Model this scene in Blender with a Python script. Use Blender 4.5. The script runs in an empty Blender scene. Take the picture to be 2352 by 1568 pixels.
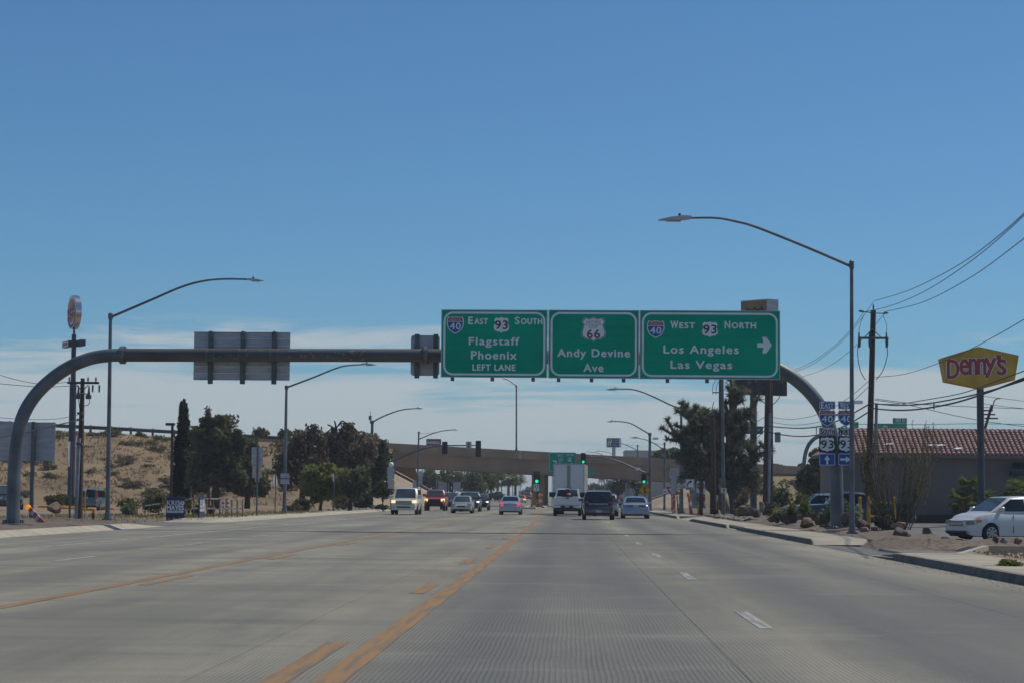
import bpy, bmesh, math, random
import numpy as np
from mathutils import Vector, Matrix, noise
R = math.radians
scene = bpy.context.scene
COL = scene.collection

# ------------------------------------------------------------------ camera
# measurements below are in pixels of a 2352 x 1568 view of the photograph
FPX, CX, CY, HC = 4600.0, 1176.0, 784.0, 1.3
ROLL = R(0.45)
_u = Matrix.Rotation(ROLL, 3, 'Z') @ Vector(((1310 - CX) / FPX, (CY - 1143) / FPX, -1)).normalized()
PSI, THETA = math.asin(_u.x), math.atan2(-_u.y, -_u.z)
CAM = Matrix.Rotation(PSI, 3, 'Z') @ Matrix.Rotation(math.pi / 2 + THETA, 3, 'X') @ Matrix.Rotation(ROLL, 3, 'Z')
cam_data = bpy.data.cameras.new('camera')
cam = bpy.data.objects.new('camera', cam_data)
COL.objects.link(cam)
cam.matrix_world = Matrix.Translation((0, 0, HC)) @ CAM.to_4x4()
cam_data.sensor_width = 36
cam_data.lens = FPX / 2352 * 36
cam_data.clip_start, cam_data.clip_end = 0.1, 20000
scene.camera = cam

# ------------------------------------------------------------------ light
SUN_EL, SUN_AZ = R(58), R(28)            # azimuth from +X towards +Y
sd = Vector((math.cos(SUN_EL) * math.cos(SUN_AZ), math.cos(SUN_EL) * math.sin(SUN_AZ), math.sin(SUN_EL)))
sl = bpy.data.lights.new('sun', 'SUN')
sl.energy, sl.angle, sl.color = 4.2, R(0.53), (1.0, 0.92, 0.78)
sun = bpy.data.objects.new('sun', sl)
COL.objects.link(sun)
sun.rotation_euler = sd.to_track_quat('Z', 'Y').to_euler()
world = bpy.data.worlds.new('World')
scene.world = world
world.use_nodes = True
nt = world.node_tree
nt.nodes.clear()
def N(t, **k):
    n = nt.nodes.new(t)
    for a, b in k.items():
        setattr(n, a, b)
    return n
sky = N('ShaderNodeTexSky', sky_type='NISHITA', sun_disc=False)
sky.sun_elevation, sky.sun_rotation = SUN_EL, math.pi / 2 - SUN_AZ
sky.altitude, sky.air_density, sky.dust_density, sky.ozone_density = 1000, 1.0, 1.2, 1.6
tc = N('ShaderNodeTexCoord')
mp = N('ShaderNodeMapping')
mp.inputs['Scale'].default_value = (5.5, 5.5, 60)
mp.inputs['Rotation'].default_value = (0, R(0.7), 0)
n1 = N('ShaderNodeTexNoise')
n1.inputs['Scale'].default_value = 1.0
n1.inputs['Detail'].default_value = 11
n1.inputs['Roughness'].default_value = 0.6
n1.inputs['Distortion'].default_value = 0.5
sep = N('ShaderNodeSeparateXYZ')
rampe = N('ShaderNodeMapRange')
rampe.interpolation_type = 'SMOOTHSTEP'
for i, v in enumerate((0.02, 0.108, 1.0, 0.0)):
    rampe.inputs[1 + i].default_value = v
rampn = N('ShaderNodeMapRange')
rampn.interpolation_type = 'SMOOTHSTEP'
for i, v in enumerate((0.55, 0.73, 0.0, 1.0)):
    rampn.inputs[1 + i].default_value = v
addm = N('ShaderNodeMath', operation='MULTIPLY_ADD')     # denser towards the horizon
addm.inputs[1].default_value = 0.30
mul = N('ShaderNodeMath', operation='MULTIPLY')
mul2 = N('ShaderNodeMath', operation='MULTIPLY')
mul2.inputs[1].default_value = 0.88
mix = N('ShaderNodeMix', data_type='RGBA')
tint = N('ShaderNodeMix', data_type='RGBA', blend_type='MULTIPLY')
tint.inputs[0].default_value = 1.0
tint.inputs[7].default_value = (0.66, 1.10, 1.42, 1)
bg = N('ShaderNodeBackground')
bg.inputs['Strength'].default_value = 0.085
out = N('ShaderNodeOutputWorld')
L = nt.links.new
L(tc.outputs['Generated'], mp.inputs[0]); L(mp.outputs[0], n1.inputs['Vector'])
L(tc.outputs['Generated'], sep.inputs[0]); L(sep.outputs[2], rampe.inputs[0])
L(rampe.outputs[0], addm.inputs[0]); L(n1.outputs[0], addm.inputs[2]); L(addm.outputs[0], rampn.inputs[0])
L(rampn.outputs[0], mul.inputs[0]); L(rampe.outputs[0], mul.inputs[1]); L(mul.outputs[0], mul2.inputs[0]); mk = N('ShaderNodeMath', operation='MULTIPLY'); mk.use_clamp = True; mk.inputs[1].default_value = 5; L(rampe.outputs[0], mk.inputs[0]); L(mk.outputs[0], mul.inputs[1])
L(sky.outputs[0], tint.inputs[6]); L(tint.outputs[2], mix.inputs[6])
mix.inputs[7].default_value = (7.6, 8.6, 9.2, 1)
L(mul2.outputs[0], mix.inputs[0]); L(mix.outputs[2], bg.inputs[0]); L(bg.outputs[0], out.inputs[0])

vs = scene.view_settings
vs.view_transform, vs.look, vs.gamma, vs.use_curve_mapping = 'Standard', 'None', 1, False
vs.exposure = -0.5
scene.display_settings.display_device = 'sRGB'
scene.render.engine = 'CYCLES'

# ------------------------------------------------------------------ helpers
def ray(px, py):
    return CAM @ Vector(((px - CX) / FPX, (CY - py) / FPX, -1))
def A(px, py, Y):
    """the point at depth Y seen at a measured pixel"""
    d = ray(px, py)
    t = Y / d.y
    return Vector((d.x * t, Y, HC + d.z * t))
def G(px, py, z=0.0):
    d = ray(px, py)
    t = (z - HC) / d.z
    return Vector((d.x * t, d.y * t, z))
def S(n, Y):
    return n * Y / FPX

def mat(name, color, rough=0.7, metal=0.0, var=0.0, scale=1.0, bump=0.0, bscale=None, emit=None, estr=0.0,
        coat=0.0, spec=0.5, color2=None, trans=0.0, stretch=(1, 1, 1), detail=5, lo=0.35, hi=0.65):
    m = bpy.data.materials.new(name)
    m.use_nodes = True
    n, l = m.node_tree.nodes, m.node_tree.links.new
    b = n['Principled BSDF']
    c = (*color, 1) if len(color) == 3 else color
    b.inputs['Base Color'].default_value = c
    b.inputs['Roughness'].default_value = rough
    b.inputs['Metallic'].default_value = metal
    b.inputs['Coat Weight'].default_value = coat
    b.inputs['Specular IOR Level'].default_value = spec
    if trans:
        b.inputs['Subsurface Weight'].default_value = 0
    if emit:
        b.inputs['Emission Color'].default_value = (*emit, 1)
        b.inputs['Emission Strength'].default_value = estr
    if var or color2 or bump:
        geo = n.new('ShaderNodeNewGeometry')
        mpn = n.new('ShaderNodeMapping')
        mpn.inputs['Scale'].default_value = stretch
        l(geo.outputs['Position'], mpn.inputs[0])
        if var or color2:
            t = n.new('ShaderNodeTexNoise')
            t.inputs['Scale'].default_value = scale
            t.inputs['Detail'].default_value = detail
            l(mpn.outputs[0], t.inputs['Vector'])
            rr = n.new('ShaderNodeMapRange')
            rr.inputs[1].default_value, rr.inputs[2].default_value = lo, hi
            l(t.outputs[0], rr.inputs[0])
            mx = n.new('ShaderNodeMix')
            mx.data_type = 'RGBA'
            d = color2 or tuple(max(0, x * (1 - var)) for x in color[:3])
            e = color if color2 else tuple(min(1, x * (1 + var)) for x in color[:3])
            mx.inputs[6].default_value = (*d[:3], 1)
            mx.inputs[7].default_value = (*e[:3], 1)
            l(rr.outputs[0], mx.inputs[0])
            l(mx.outputs[2], b.inputs['Base Color'])
        if bump:
            t2 = n.new('ShaderNodeTexNoise')
            t2.inputs['Scale'].default_value = bscale or scale * 4
            t2.inputs['Detail'].default_value = 6
            l(mpn.outputs[0], t2.inputs['Vector'])
            bm = n.new('ShaderNodeBump')
            bm.inputs['Strength'].default_value = 1.0
            bm.inputs['Distance'].default_value = bump
            l(t2.outputs[0], bm.inputs['Height'])
            l(bm.outputs[0], b.inputs['Normal'])
    return m

class MB:
    """collects faces in world (or prototype) coordinates; part() turns it into one mesh object"""
    def __init__(s):
        s.v, s.f = [], []
    def add(s, vs_, fs_):
        o = len(s.v)
        s.v += [Vector(p) for p in vs_]
        s.f += [tuple(i + o for i in f) for f in fs_]
        return s
    def box(s, c, d, M=None, bev=0.0):
        c = Vector(c)
        h = [x / 2 for x in d]
        if bev and min(d) > bev * 2.2:
            pts = []
            for sx in (-1, 1):
                for sy in (-1, 1):
                    for sz in (-1, 1):
                        for k in range(3):
                            q = [sx * h[0], sy * h[1], sz * h[2]]
                            for a in range(3):
                                if a != k:
                                    q[a] -= (sx, sy, sz)[a] * bev
                            pts.append(Vector(q))
            bm = bmesh.new()
            for p in pts:
                bm.verts.new(p)
            bmesh.ops.convex_hull(bm, input=bm.verts)
            bm.verts.index_update()
            vv = [v.co.copy() for v in bm.verts]
            ff = [[v.index for v in f.verts] for f in bm.faces]
            bm.free()
        else:
            vv = [Vector((x * h[0], y * h[1], z * h[2])) for x in (-1, 1) for y in (-1, 1) for z in (-1, 1)]
            ff = [(0, 1, 3, 2), (4, 6, 7, 5), (0, 4, 5, 1), (2, 3, 7, 6), (0, 2, 6, 4), (1, 5, 7, 3)]
        if M is not None:
            vv = [M @ v for v in vv]
        return s.add([v + c for v in vv], ff)
    def span(s, a, b, bev=0.0):
        a, b = Vector(a), Vector(b)
        return s.box((a + b) / 2, [abs(x) for x in (b - a)], bev=bev)
    def tube(s, pts, r, n=8, cap=True):
        pts = [Vector(p) for p in pts]
        if not isinstance(r, (list, tuple)):
            r = [r] * len(pts)
        vv, ff = [], []
        ref = None
        for i, p in enumerate(pts):
            t = (pts[min(i + 1, len(pts) - 1)] - pts[max(i - 1, 0)]).normalized()
            if ref is None:
                ref = Vector((0, 0, 1)) if abs(t.z) < 0.9 else Vector((1, 0, 0))
            a = t.cross(ref).normalized()
            b = a.cross(t).normalized()
            ref = b
            for k in range(n):
                w = 2 * math.pi * k / n
                vv.append(p + (a * math.cos(w) + b * math.sin(w)) * r[i])
        for i in range(len(pts) - 1):
            for k in range(n):
                k2 = (k + 1) % n
                ff.append((i * n + k, i * n + k2, (i + 1) * n + k2, (i + 1) * n + k))
        if cap:
            ff.append(tuple(range(n - 1, -1, -1)))
            ff.append(tuple((len(pts) - 1) * n + k for k in range(n)))
        return s.add(vv, ff)
    def cyl(s, c, r, h, n=16, r2=None):
        c = Vector(c)
        return s.tube([c, c + Vector((0, 0, h))], [r, r if r2 is None else r2], n)
    def prism(s, poly, O, U, V, D):
        """polygon (u, v) placed at O with axes U, V, extruded by vector D"""
        O, U, V, D = Vector(O), Vector(U), Vector(V), Vector(D)
        n = len(poly)
        a = [O + U * p[0] + V * p[1] for p in poly]
        vv = a + [p + D for p in a]
        ff = [tuple(range(n)), tuple(range(2 * n - 1, n - 1, -1))]
        ff += [(i, i + n, (i + 1) % n + n, (i + 1) % n) for i in range(n)]
        return s.add(vv, ff)
    def flat(s, poly, O, U, V):
        O, U, V = Vector(O), Vector(U), Vector(V)
        return s.add([O + U * p[0] + V * p[1] for p in poly], [tuple(range(len(poly)))])
    def ring(s, outer, inner, O, U, V):
        O, U, V = Vector(O), Vector(U), Vector(V)
        n = len(outer)
        vv = [O + U * p[0] + V * p[1] for p in outer + inner]
        return s.add(vv, [(i, (i + 1) % n, (i + 1) % n + n, i + n) for i in range(n)])
    def stone(s, c, d, seed=0, n=16, flat=-.7):
        r = random.Random(seed)
        bm = bmesh.new()
        for k in range(n):
            v = Vector((r.gauss(0, 1), r.gauss(0, 1), r.gauss(0, 1))).normalized() * r.uniform(.86, 1.1)
            bm.verts.new((v.x * d[0] / 2, v.y * d[1] / 2, max(v.z, flat) * d[2] / 2))
        h = bmesh.ops.convex_hull(bm, input=bm.verts)
        bmesh.ops.delete(bm, geom=[v for v in bm.verts if not v.link_faces], context='VERTS')
        bmesh.ops.bevel(bm, geom=bm.edges[:], offset=min(d) * .05, segments=1, affect='EDGES', clamp_overlap=True)
        bmesh.ops.triangulate(bm, faces=bm.faces[:])
        bmesh.ops.subdivide_edges(bm, edges=bm.edges[:], cuts=1)
        o = Vector((seed * 3.1, seed * 1.7, 0))
        vv = [v.co + v.co.normalized() * noise.noise(v.co * 5 / max(d) + o) * .06 * min(d) + Vector(c) for v in bm.verts]
        bm.verts.index_update()
        ff = [[v.index for v in f.verts] for f in bm.faces]
        bm.free()
        return s.add(vv, ff)
    def blob(s, c, d, seed=0, sub=2, rough=0.25, flat=None, freq=1.3):
        bm = bmesh.new()
        bmesh.ops.create_icosphere(bm, subdivisions=sub, radius=1)
        o = Vector((seed * 7.13, seed * 3.7, seed * 1.9))
        vv = []
        for v in bm.verts:
            p = v.co.copy()
            k = 1 + rough * noise.noise(p * freq + o) * 1.6 + rough * 0.5 * noise.noise(p * freq * 2.7 + o)
            p *= k
            q = Vector((p.x * d[0] / 2, p.y * d[1] / 2, p.z * d[2] / 2))
            if flat is not None:
                q.z = max(q.z, flat * d[2] / 2)
            vv.append(q + Vector(c))
        bm.verts.index_update()
        ff = [[v.index for v in f.verts] for f in bm.faces]
        bm.free()
        return s.add(vv, ff)

ORG = {}
def link_mesh(name, me, parent=None):
    o = bpy.data.objects.new(name, me)
    COL.objects.link(o)
    if parent is not None:
        o.parent = parent
    return o
def part(root, name, mb, m, smooth=False, kind=None, label=None):
    off = ORG.get(root.name, Vector()) if root is not None else Vector()
    me = bpy.data.meshes.new(name)
    me.from_pydata([tuple(v - off) for v in mb.v], [], mb.f)
    if smooth:
        me.polygons.foreach_set('use_smooth', [True] * len(me.polygons))
        if smooth != 'all':
            me.set_sharp_from_angle(angle=R(38))
    me.materials.append(m)
    o = link_mesh(name, me, root)
    ORG[o.name] = off
    if kind:
        o['kind'] = kind
    if label:
        o['label'] = label
    return o
def thing(name, label, cat, loc=(0, 0, 0), group=None):
    o = bpy.data.objects.new(name, None)
    COL.objects.link(o)
    o.location = loc
    o.empty_display_size = 0.2
    ORG[o.name] = Vector(loc)
    tag(o, label, cat, group)
    return o
def tag(o, label, cat, group=None):
    o['label'], o['category'] = label, cat
    if group:
        o['group'] = group
    return o
def struct(name, mb, m, kind='structure', smooth=False):
    o = part(None, name, mb, m, smooth)
    o['kind'] = kind
    return o
def copy_tree(o, parent=None):
    c = o.copy()
    COL.objects.link(c)
    if parent is not None:
        c.parent = parent
    for ch in list(o.children):
        copy_tree(ch, c)
    return c
X_, Y_, Z_ = Vector((1, 0, 0)), Vector((0, 1, 0)), Vector((0, 0, 1))

_tx = {}
def glyphs(s, sp=1.0):
    k = (s, sp)
    if k not in _tx:
        cu = bpy.data.curves.new('t', 'FONT')
        cu.body = s
        cu.space_character = sp
        cu.resolution_u = 3
        ob = bpy.data.objects.new('t', cu)
        COL.objects.link(ob)
        dg = bpy.context.evaluated_depsgraph_get()
        me = bpy.data.meshes.new_from_object(ob.evaluated_get(dg))
        vv = np.array([v.co[:2] for v in me.vertices]) if len(me.vertices) else np.zeros((1, 2))
        ff = [tuple(p.vertices) for p in me.polygons]
        bpy.data.objects.remove(ob)
        bpy.data.curves.remove(cu)
        bpy.data.meshes.remove(me)
        _tx[k] = (vv - vv.min(0), ff, vv.max(0) - vv.min(0))
    return _tx[k]
def text(mb, s, O, U, V, w, h, sp=1.1, slant=0.0, bold=0.0):
    """letters of s fitted into a w x h box whose lower left corner is O"""
    vv, ff, e = glyphs(s, sp)
    O, U, V = Vector(O), Vector(U), Vector(V)
    a = vv / np.where(e > 0, e, 1)
    pts = [O + U * (p[0] * w + slant * p[1] * h) + V * (p[1] * h) for p in a]
    mb.add(pts, ff)
    if bold:
        nn = U.cross(V).normalized() * 0.0018
        for j, (k, q) in enumerate(((-1, 0), (1, 0), (0, .8), (0, -.8))):
            mb.add([p + (U * k + V * q) * bold + nn * (j + 1) for p in pts], ff)
    return mb
def rrect(x0, z0, x1, z1, r, n=5):
    p = []
    for cx, cz, a0 in ((x1 - r, z1 - r, 0), (x0 + r, z1 - r, 90), (x0 + r, z0 + r, 180), (x1 - r, z0 + r, 270)):
        for k in range(n + 1):
            a = R(a0 + 90 * k / n)
            p.append((cx + r * math.cos(a), cz + r * math.sin(a)))
    return p
def arc_smooth(pts, n=4):
    """Catmull-Rom through points"""
    pts = [Vector(p) for p in pts]
    q = [pts[0]] + pts + [pts[-1]]
    o = []
    for i in range(1, len(q) - 2):
        for k in range(n):
            t = k / n
            a, b, c, d = q[i - 1], q[i], q[i + 1], q[i + 2]
            o.append(0.5 * ((2 * b) + (c - a) * t + (2 * a - 5 * b + 4 * c - d) * t * t + (3 * b - a - 3 * c + d) * t ** 3))
    return o + [pts[-1]]

# ------------------------------------------------------------------ materials
def leafmat(name, a, b, scale=0.7):
    m = mat(name, a, rough=0.75, color2=b, scale=scale, spec=0.2, detail=3)
    n, l = m.node_tree.nodes, m.node_tree.links.new
    pb, o = n['Principled BSDF'], n['Material Output']
    tr = n.new('ShaderNodeBsdfTranslucent')
    ms = n.new('ShaderNodeMixShader')
    ms.inputs[0].default_value = 0.4
    src = pb.inputs['Base Color'].links[0].from_socket
    l(src, tr.inputs[0]); l(pb.outputs[0], ms.inputs[1]); l(tr.outputs[0], ms.inputs[2]); l(ms.outputs[0], o.inputs[0])
    return m
M = dict(
    steel=mat('galvanised steel', (.13, .145, .16), .5, .3, var=.25, scale=1.2, detail=6),
    pipe=mat('weathered gantry steel', (.105, .11, .112), .6, .1, color2=(.07, .066, .062), scale=.9, stretch=(.5, 3, 3), detail=8, bump=.002, bscale=30),
    scuff=mat('scuffed paint', (.19, .19, .185), .8, color2=(.12, .115, .11), scale=9),
    green=mat('sign green', (.0, .36, .22), .8, spec=.08, var=.1, scale=.6),
    white=mat('sign white', (.78, .80, .82), .5, var=.06, scale=2),
    alum=mat('sign aluminium', (.44, .45, .48), .5, .25, var=.12, scale=1.5, stretch=(1, 1, 4)),
    beam=mat('dark sign beam', (.12, .14, .145), .6, .3, var=.2, scale=3),
    black=mat('black paint', (.018, .019, .021), .55, var=.2, scale=2),
    rubber=mat('tyre rubber', (.022, .022, .024), .85, var=.2, scale=8),
    blue=mat('interstate blue', (.012, .10, .36), .5, var=.08, scale=3),
    red=mat('sign red', (.36, .03, .045), .5, var=.1, scale=3),
    brown=mat('brown lettering', (.14, .075, .05), .6, var=.1, scale=3),
    wood=mat('weathered pole wood', (.105, .07, .052), .9, color2=(.05, .036, .03), scale=4, stretch=(6, 6, .5), bump=.01, bscale=10),
    conduit=mat('grey conduit', (.24, .26, .28), .7, var=.2, scale=2),
    navy=mat('navy painted steel', (.02, .028, .06), .5, var=.25, scale=1),
    dkpole=mat('dark grey painted pole', (.055, .065, .075), .55, var=.2, scale=1),
    conc=mat('pale kerb concrete', (.46, .41, .32), .9, color2=(.34, .30, .235), scale=1.4, bump=.004, bscale=25, detail=9),
    walk=mat('pavement concrete', (.42, .375, .29), .9, color2=(.32, .285, .225), scale=.9, bump=.003, bscale=30, detail=9),
    bridge=mat('bridge concrete', (.37, .265, .175), .9, color2=(.27, .19, .125), scale=.35, stretch=(1, 1, .5), detail=8),
    bridge2=mat('bridge girder concrete', (.34, .235, .15), .9, color2=(.245, .17, .11), scale=.3, stretch=(1, 1, .35), detail=8),
    slope=mat('slope paving', (.45, .36, .27), .9, color2=(.33, .265, .20), scale=.5, detail=8, bump=.01, bscale=4),
    gravel=mat('brown gravel', (.22, .17, .125), .95, color2=(.095, .072, .055), scale=6, detail=10, bump=.03, bscale=9, lo=.3, hi=.7),
    gravel2=mat('tan gravel', (.34, .25, .15), .95, color2=(.17, .12, .075), scale=7, detail=10, bump=.03, bscale=10, lo=.3, hi=.7),
    rubble=mat('pale rubble', (.36, .31, .25), .95, color2=(.18, .15, .13), scale=3),
    rock=mat('boulder stone', (.25, .16, .115), .95, color2=(.12, .082, .068), scale=2.5, detail=10, bump=.05, bscale=5),
    rock2=mat('grey boulder stone', (.16, .13, .12), .95, color2=(.085, .07, .07), scale=2.5, detail=10, bump=.05, bscale=5),
    rock3=mat('pink boulder stone', (.40, .26, .20), .95, color2=(.22, .125, .09), scale=3, detail=10, bump=.05, bscale=5),
    orange=mat('safety orange', (.50, .10, .055), .6, var=.12, scale=4),
    yellow=mat('safety yellow', (.58, .28, .015), .6, var=.15, scale=4),
    amber=mat('amber warning light', (.8, .25, .01), .4, emit=(1, .33, .02), estr=.8),
    amberoff=mat('amber reflector', (.75, .22, .02), .4, var=.1, scale=9),
    greenlit=mat('green signal lens', (.0, .3, .15), .3, emit=(.0, .95, .42), estr=1.5),
    redlit=mat('red signal lens', (.3, .01, .01), .3, emit=(1, .04, .02), estr=1.6),
    lens=mat('unlit signal lens', (.02, .015, .012), .3),
    cable=mat('black cable', (.02, .021, .024), .6),
    ceramic=mat('insulator', (.10, .085, .08), .35, var=.3, scale=20),
    # vehicles
    pwhite=mat('white car paint', (.66, .66, .64), .3, coat=.6, var=.03, scale=.8),
    pcream=mat('cream white car paint', (.62, .60, .52), .32, coat=.6, var=.04, scale=.8),
    psilver=mat('silver car paint', (.42, .44, .48), .32, .55, coat=.6, var=.05, scale=.8),
    pgold=mat('pale gold silver car paint', (.46, .45, .41), .32, .5, coat=.6, var=.05, scale=.8),
    pbluegrey=mat('blue grey car paint', (.30, .36, .46), .3, .4, coat=.6, var=.05, scale=.8),
    pnavy=mat('midnight blue car paint', (.012, .018, .035), .2, .3, coat=1, var=.1, scale=.8),
    pblack=mat('black car paint', (.012, .013, .016), .2, .2, coat=1, var=.1, scale=.8),
    pdgrey=mat('dark slate car paint', (.045, .06, .07), .3, .4, coat=.6, var=.1, scale=.8),
    pteal=mat('faded teal car paint', (.10, .16, .18), .4, .2, coat=.3, var=.15, scale=1.2),
    pred=mat('red car paint', (.38, .03, .035), .3, coat=.7, var=.06, scale=.8),
    pmaroon=mat('maroon car paint', (.16, .04, .05), .35, coat=.5, var=.06, scale=.8),
    porange=mat('orange car paint', (.62, .20, .03), .35, coat=.5, var=.06, scale=.8),
    ptan=mat('tan van paint', (.50, .40, .24), .4, coat=.3, var=.06, scale=.8),
    glass=mat('car window glass', (.012, .016, .018), .06, spec=.6, var=.2, scale=1),
    shield=mat('windscreen glass', (.05, .062, .066), .06, spec=.9, var=.25, scale=1.2),
    plastic=mat('dark trim plastic', (.025, .026, .028), .6, var=.2, scale=6),
    grey=mat('grey trim plastic', (.20, .20, .21), .6, var=.1, scale=6),
    chrome=mat('chrome trim', (.55, .56, .58), .2, .9, var=.1, scale=6),
    rim=mat('alloy wheel', (.33, .34, .36), .35, .7, var=.15, scale=8),
    lampclear=mat('clear headlamp', (.40, .41, .40), .12, .3, var=.3, scale=7),
    lampon=mat('lit headlamp', (.9, .8, .5), .2, emit=(1, .68, .22), estr=1.7),
    lampwhite=mat('lit white headlamp', (.9, .88, .8), .2, emit=(1, .93, .78), estr=2.0),
    tail=mat('red tail lamp', (.28, .012, .02), .25, coat=.5, var=.15, scale=9),
    brake=mat('lit brake lamp', (.8, .02, .03), .25, emit=(1, .04, .06), estr=1.3),
    plate=mat('licence plate', (.38, .44, .47), .5, var=.35, scale=22),
    # sites
    campaign=mat('campaign navy', (.018, .038, .105), .6, var=.1, scale=2),
    stucco=mat('grey brown stucco', (.22, .175, .155), .95, color2=(.18, .145, .13), scale=.5, detail=8, bump=.006, bscale=30),
    stucco2=mat('dark brown plinth', (.08, .055, .048), .95, var=.12, scale=.7),
    stucco3=mat('light tan stucco', (.30, .245, .205), .95, var=.08, scale=.6),
    fascia=mat('fascia board', (.20, .17, .145), .8, var=.1, scale=2),
    tile=mat('dusty red clay roof tile', (.38, .24, .21), .85, color2=(.25, .15, .135), scale=3.5, detail=4),
    dcyan=mat('dark teal awning', (.035, .05, .055), .7, var=.1, scale=2),
    dsign=mat('diner sign yellow', (.74, .42, .035), .5, color2=(.56, .28, .02), scale=.9, detail=6),
    dred=mat('diner lettering red', (.42, .045, .05), .5, var=.08, scale=3),
    tan=mat('tan sign face', (.33, .20, .085), .6, color2=(.24, .14, .06), scale=.6),
    bkorange=mat('bun orange', (.60, .25, .035), .5, var=.06, scale=2),
    bkblue=mat('sign ring blue', (.03, .10, .26), .5, var=.06, scale=2),
    led=mat('display face', (.012, .013, .016), .5, var=.2, scale=3),
    ledgrey=mat('display module', (.05, .054, .058), .5, var=.3, scale=3),
    purple=mat('plum sign face', (.18, .03, .07), .5, var=.08, scale=1),
    hgreen=mat('hotel sign green', (.05, .17, .03), .5, var=.08, scale=1),
    hblue=mat('hotel sign blue', (.02, .05, .16), .5, var=.08, scale=1),
    teal=mat('inn sign teal', (.015, .055, .065), .5, var=.08, scale=1),
    teal2=mat('inn sign bright teal', (.02, .25, .24), .5, var=.08, scale=1),
    cream=mat('pale wall', (.52, .49, .43), .9, var=.07, scale=.2),
    guard=mat('guard rail steel', (.07, .078, .082), .6, .3, var=.3, scale=.6),
    # plants
    pine=leafmat('pine needles', (.20, .205, .10), (.055, .066, .038), .5),
    cypress=leafmat('cypress foliage', (.018, .032, .018), (.009, .018, .011), .9),
    dry=leafmat('dry brown foliage', (.26, .205, .14), (.085, .07, .052), .5),
    palo=leafmat('palo verde foliage', (.34, .35, .10), (.15, .17, .06), .8),
    bushg=leafmat('green shrub foliage', (.12, .155, .05), (.05, .065, .025), 1.4),
    bushy=leafmat('yellow green shrub foliage', (.15, .145, .035), (.07, .075, .022), 1.4),
    sage=leafmat('grey green brush foliage', (.20, .17, .09), (.10, .085, .05), .6),
    pale=leafmat('pale sage foliage', (.24, .29, .17), (.12, .15, .09), 2),
    farg=leafmat('roadside tree foliage', (.17, .205, .07), (.07, .095, .035), .35),
    yucca=leafmat('yucca blades', (.24, .25, .16), (.075, .09, .065), 1.2),
    yuccag=leafmat('bright yucca blades', (.20, .22, .06), (.08, .10, .035), 2.5),
    palm=leafmat('palm fronds', (.17, .22, .05), (.07, .10, .03), 2),
    bark=mat('bark', (.085, .062, .045), .95, color2=(.04, .03, .024), scale=3, stretch=(3, 3, .6), bump=.02, bscale=6),
    thatch=mat('dead leaf thatch', (.19, .14, .10), .95, color2=(.075, .058, .045), scale=4, stretch=(3, 3, 1), bump=.03, bscale=9),
    ocot=mat('ocotillo stem', (.20, .18, .135), .9, color2=(.09, .08, .062), scale=5),
    grass=leafmat('short grass', (.26, .25, .08), (.15, .15, .05), 1.5),
    grassd=leafmat('dry grass', (.42, .29, .15), (.30, .20, .11), .5),
)

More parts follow.
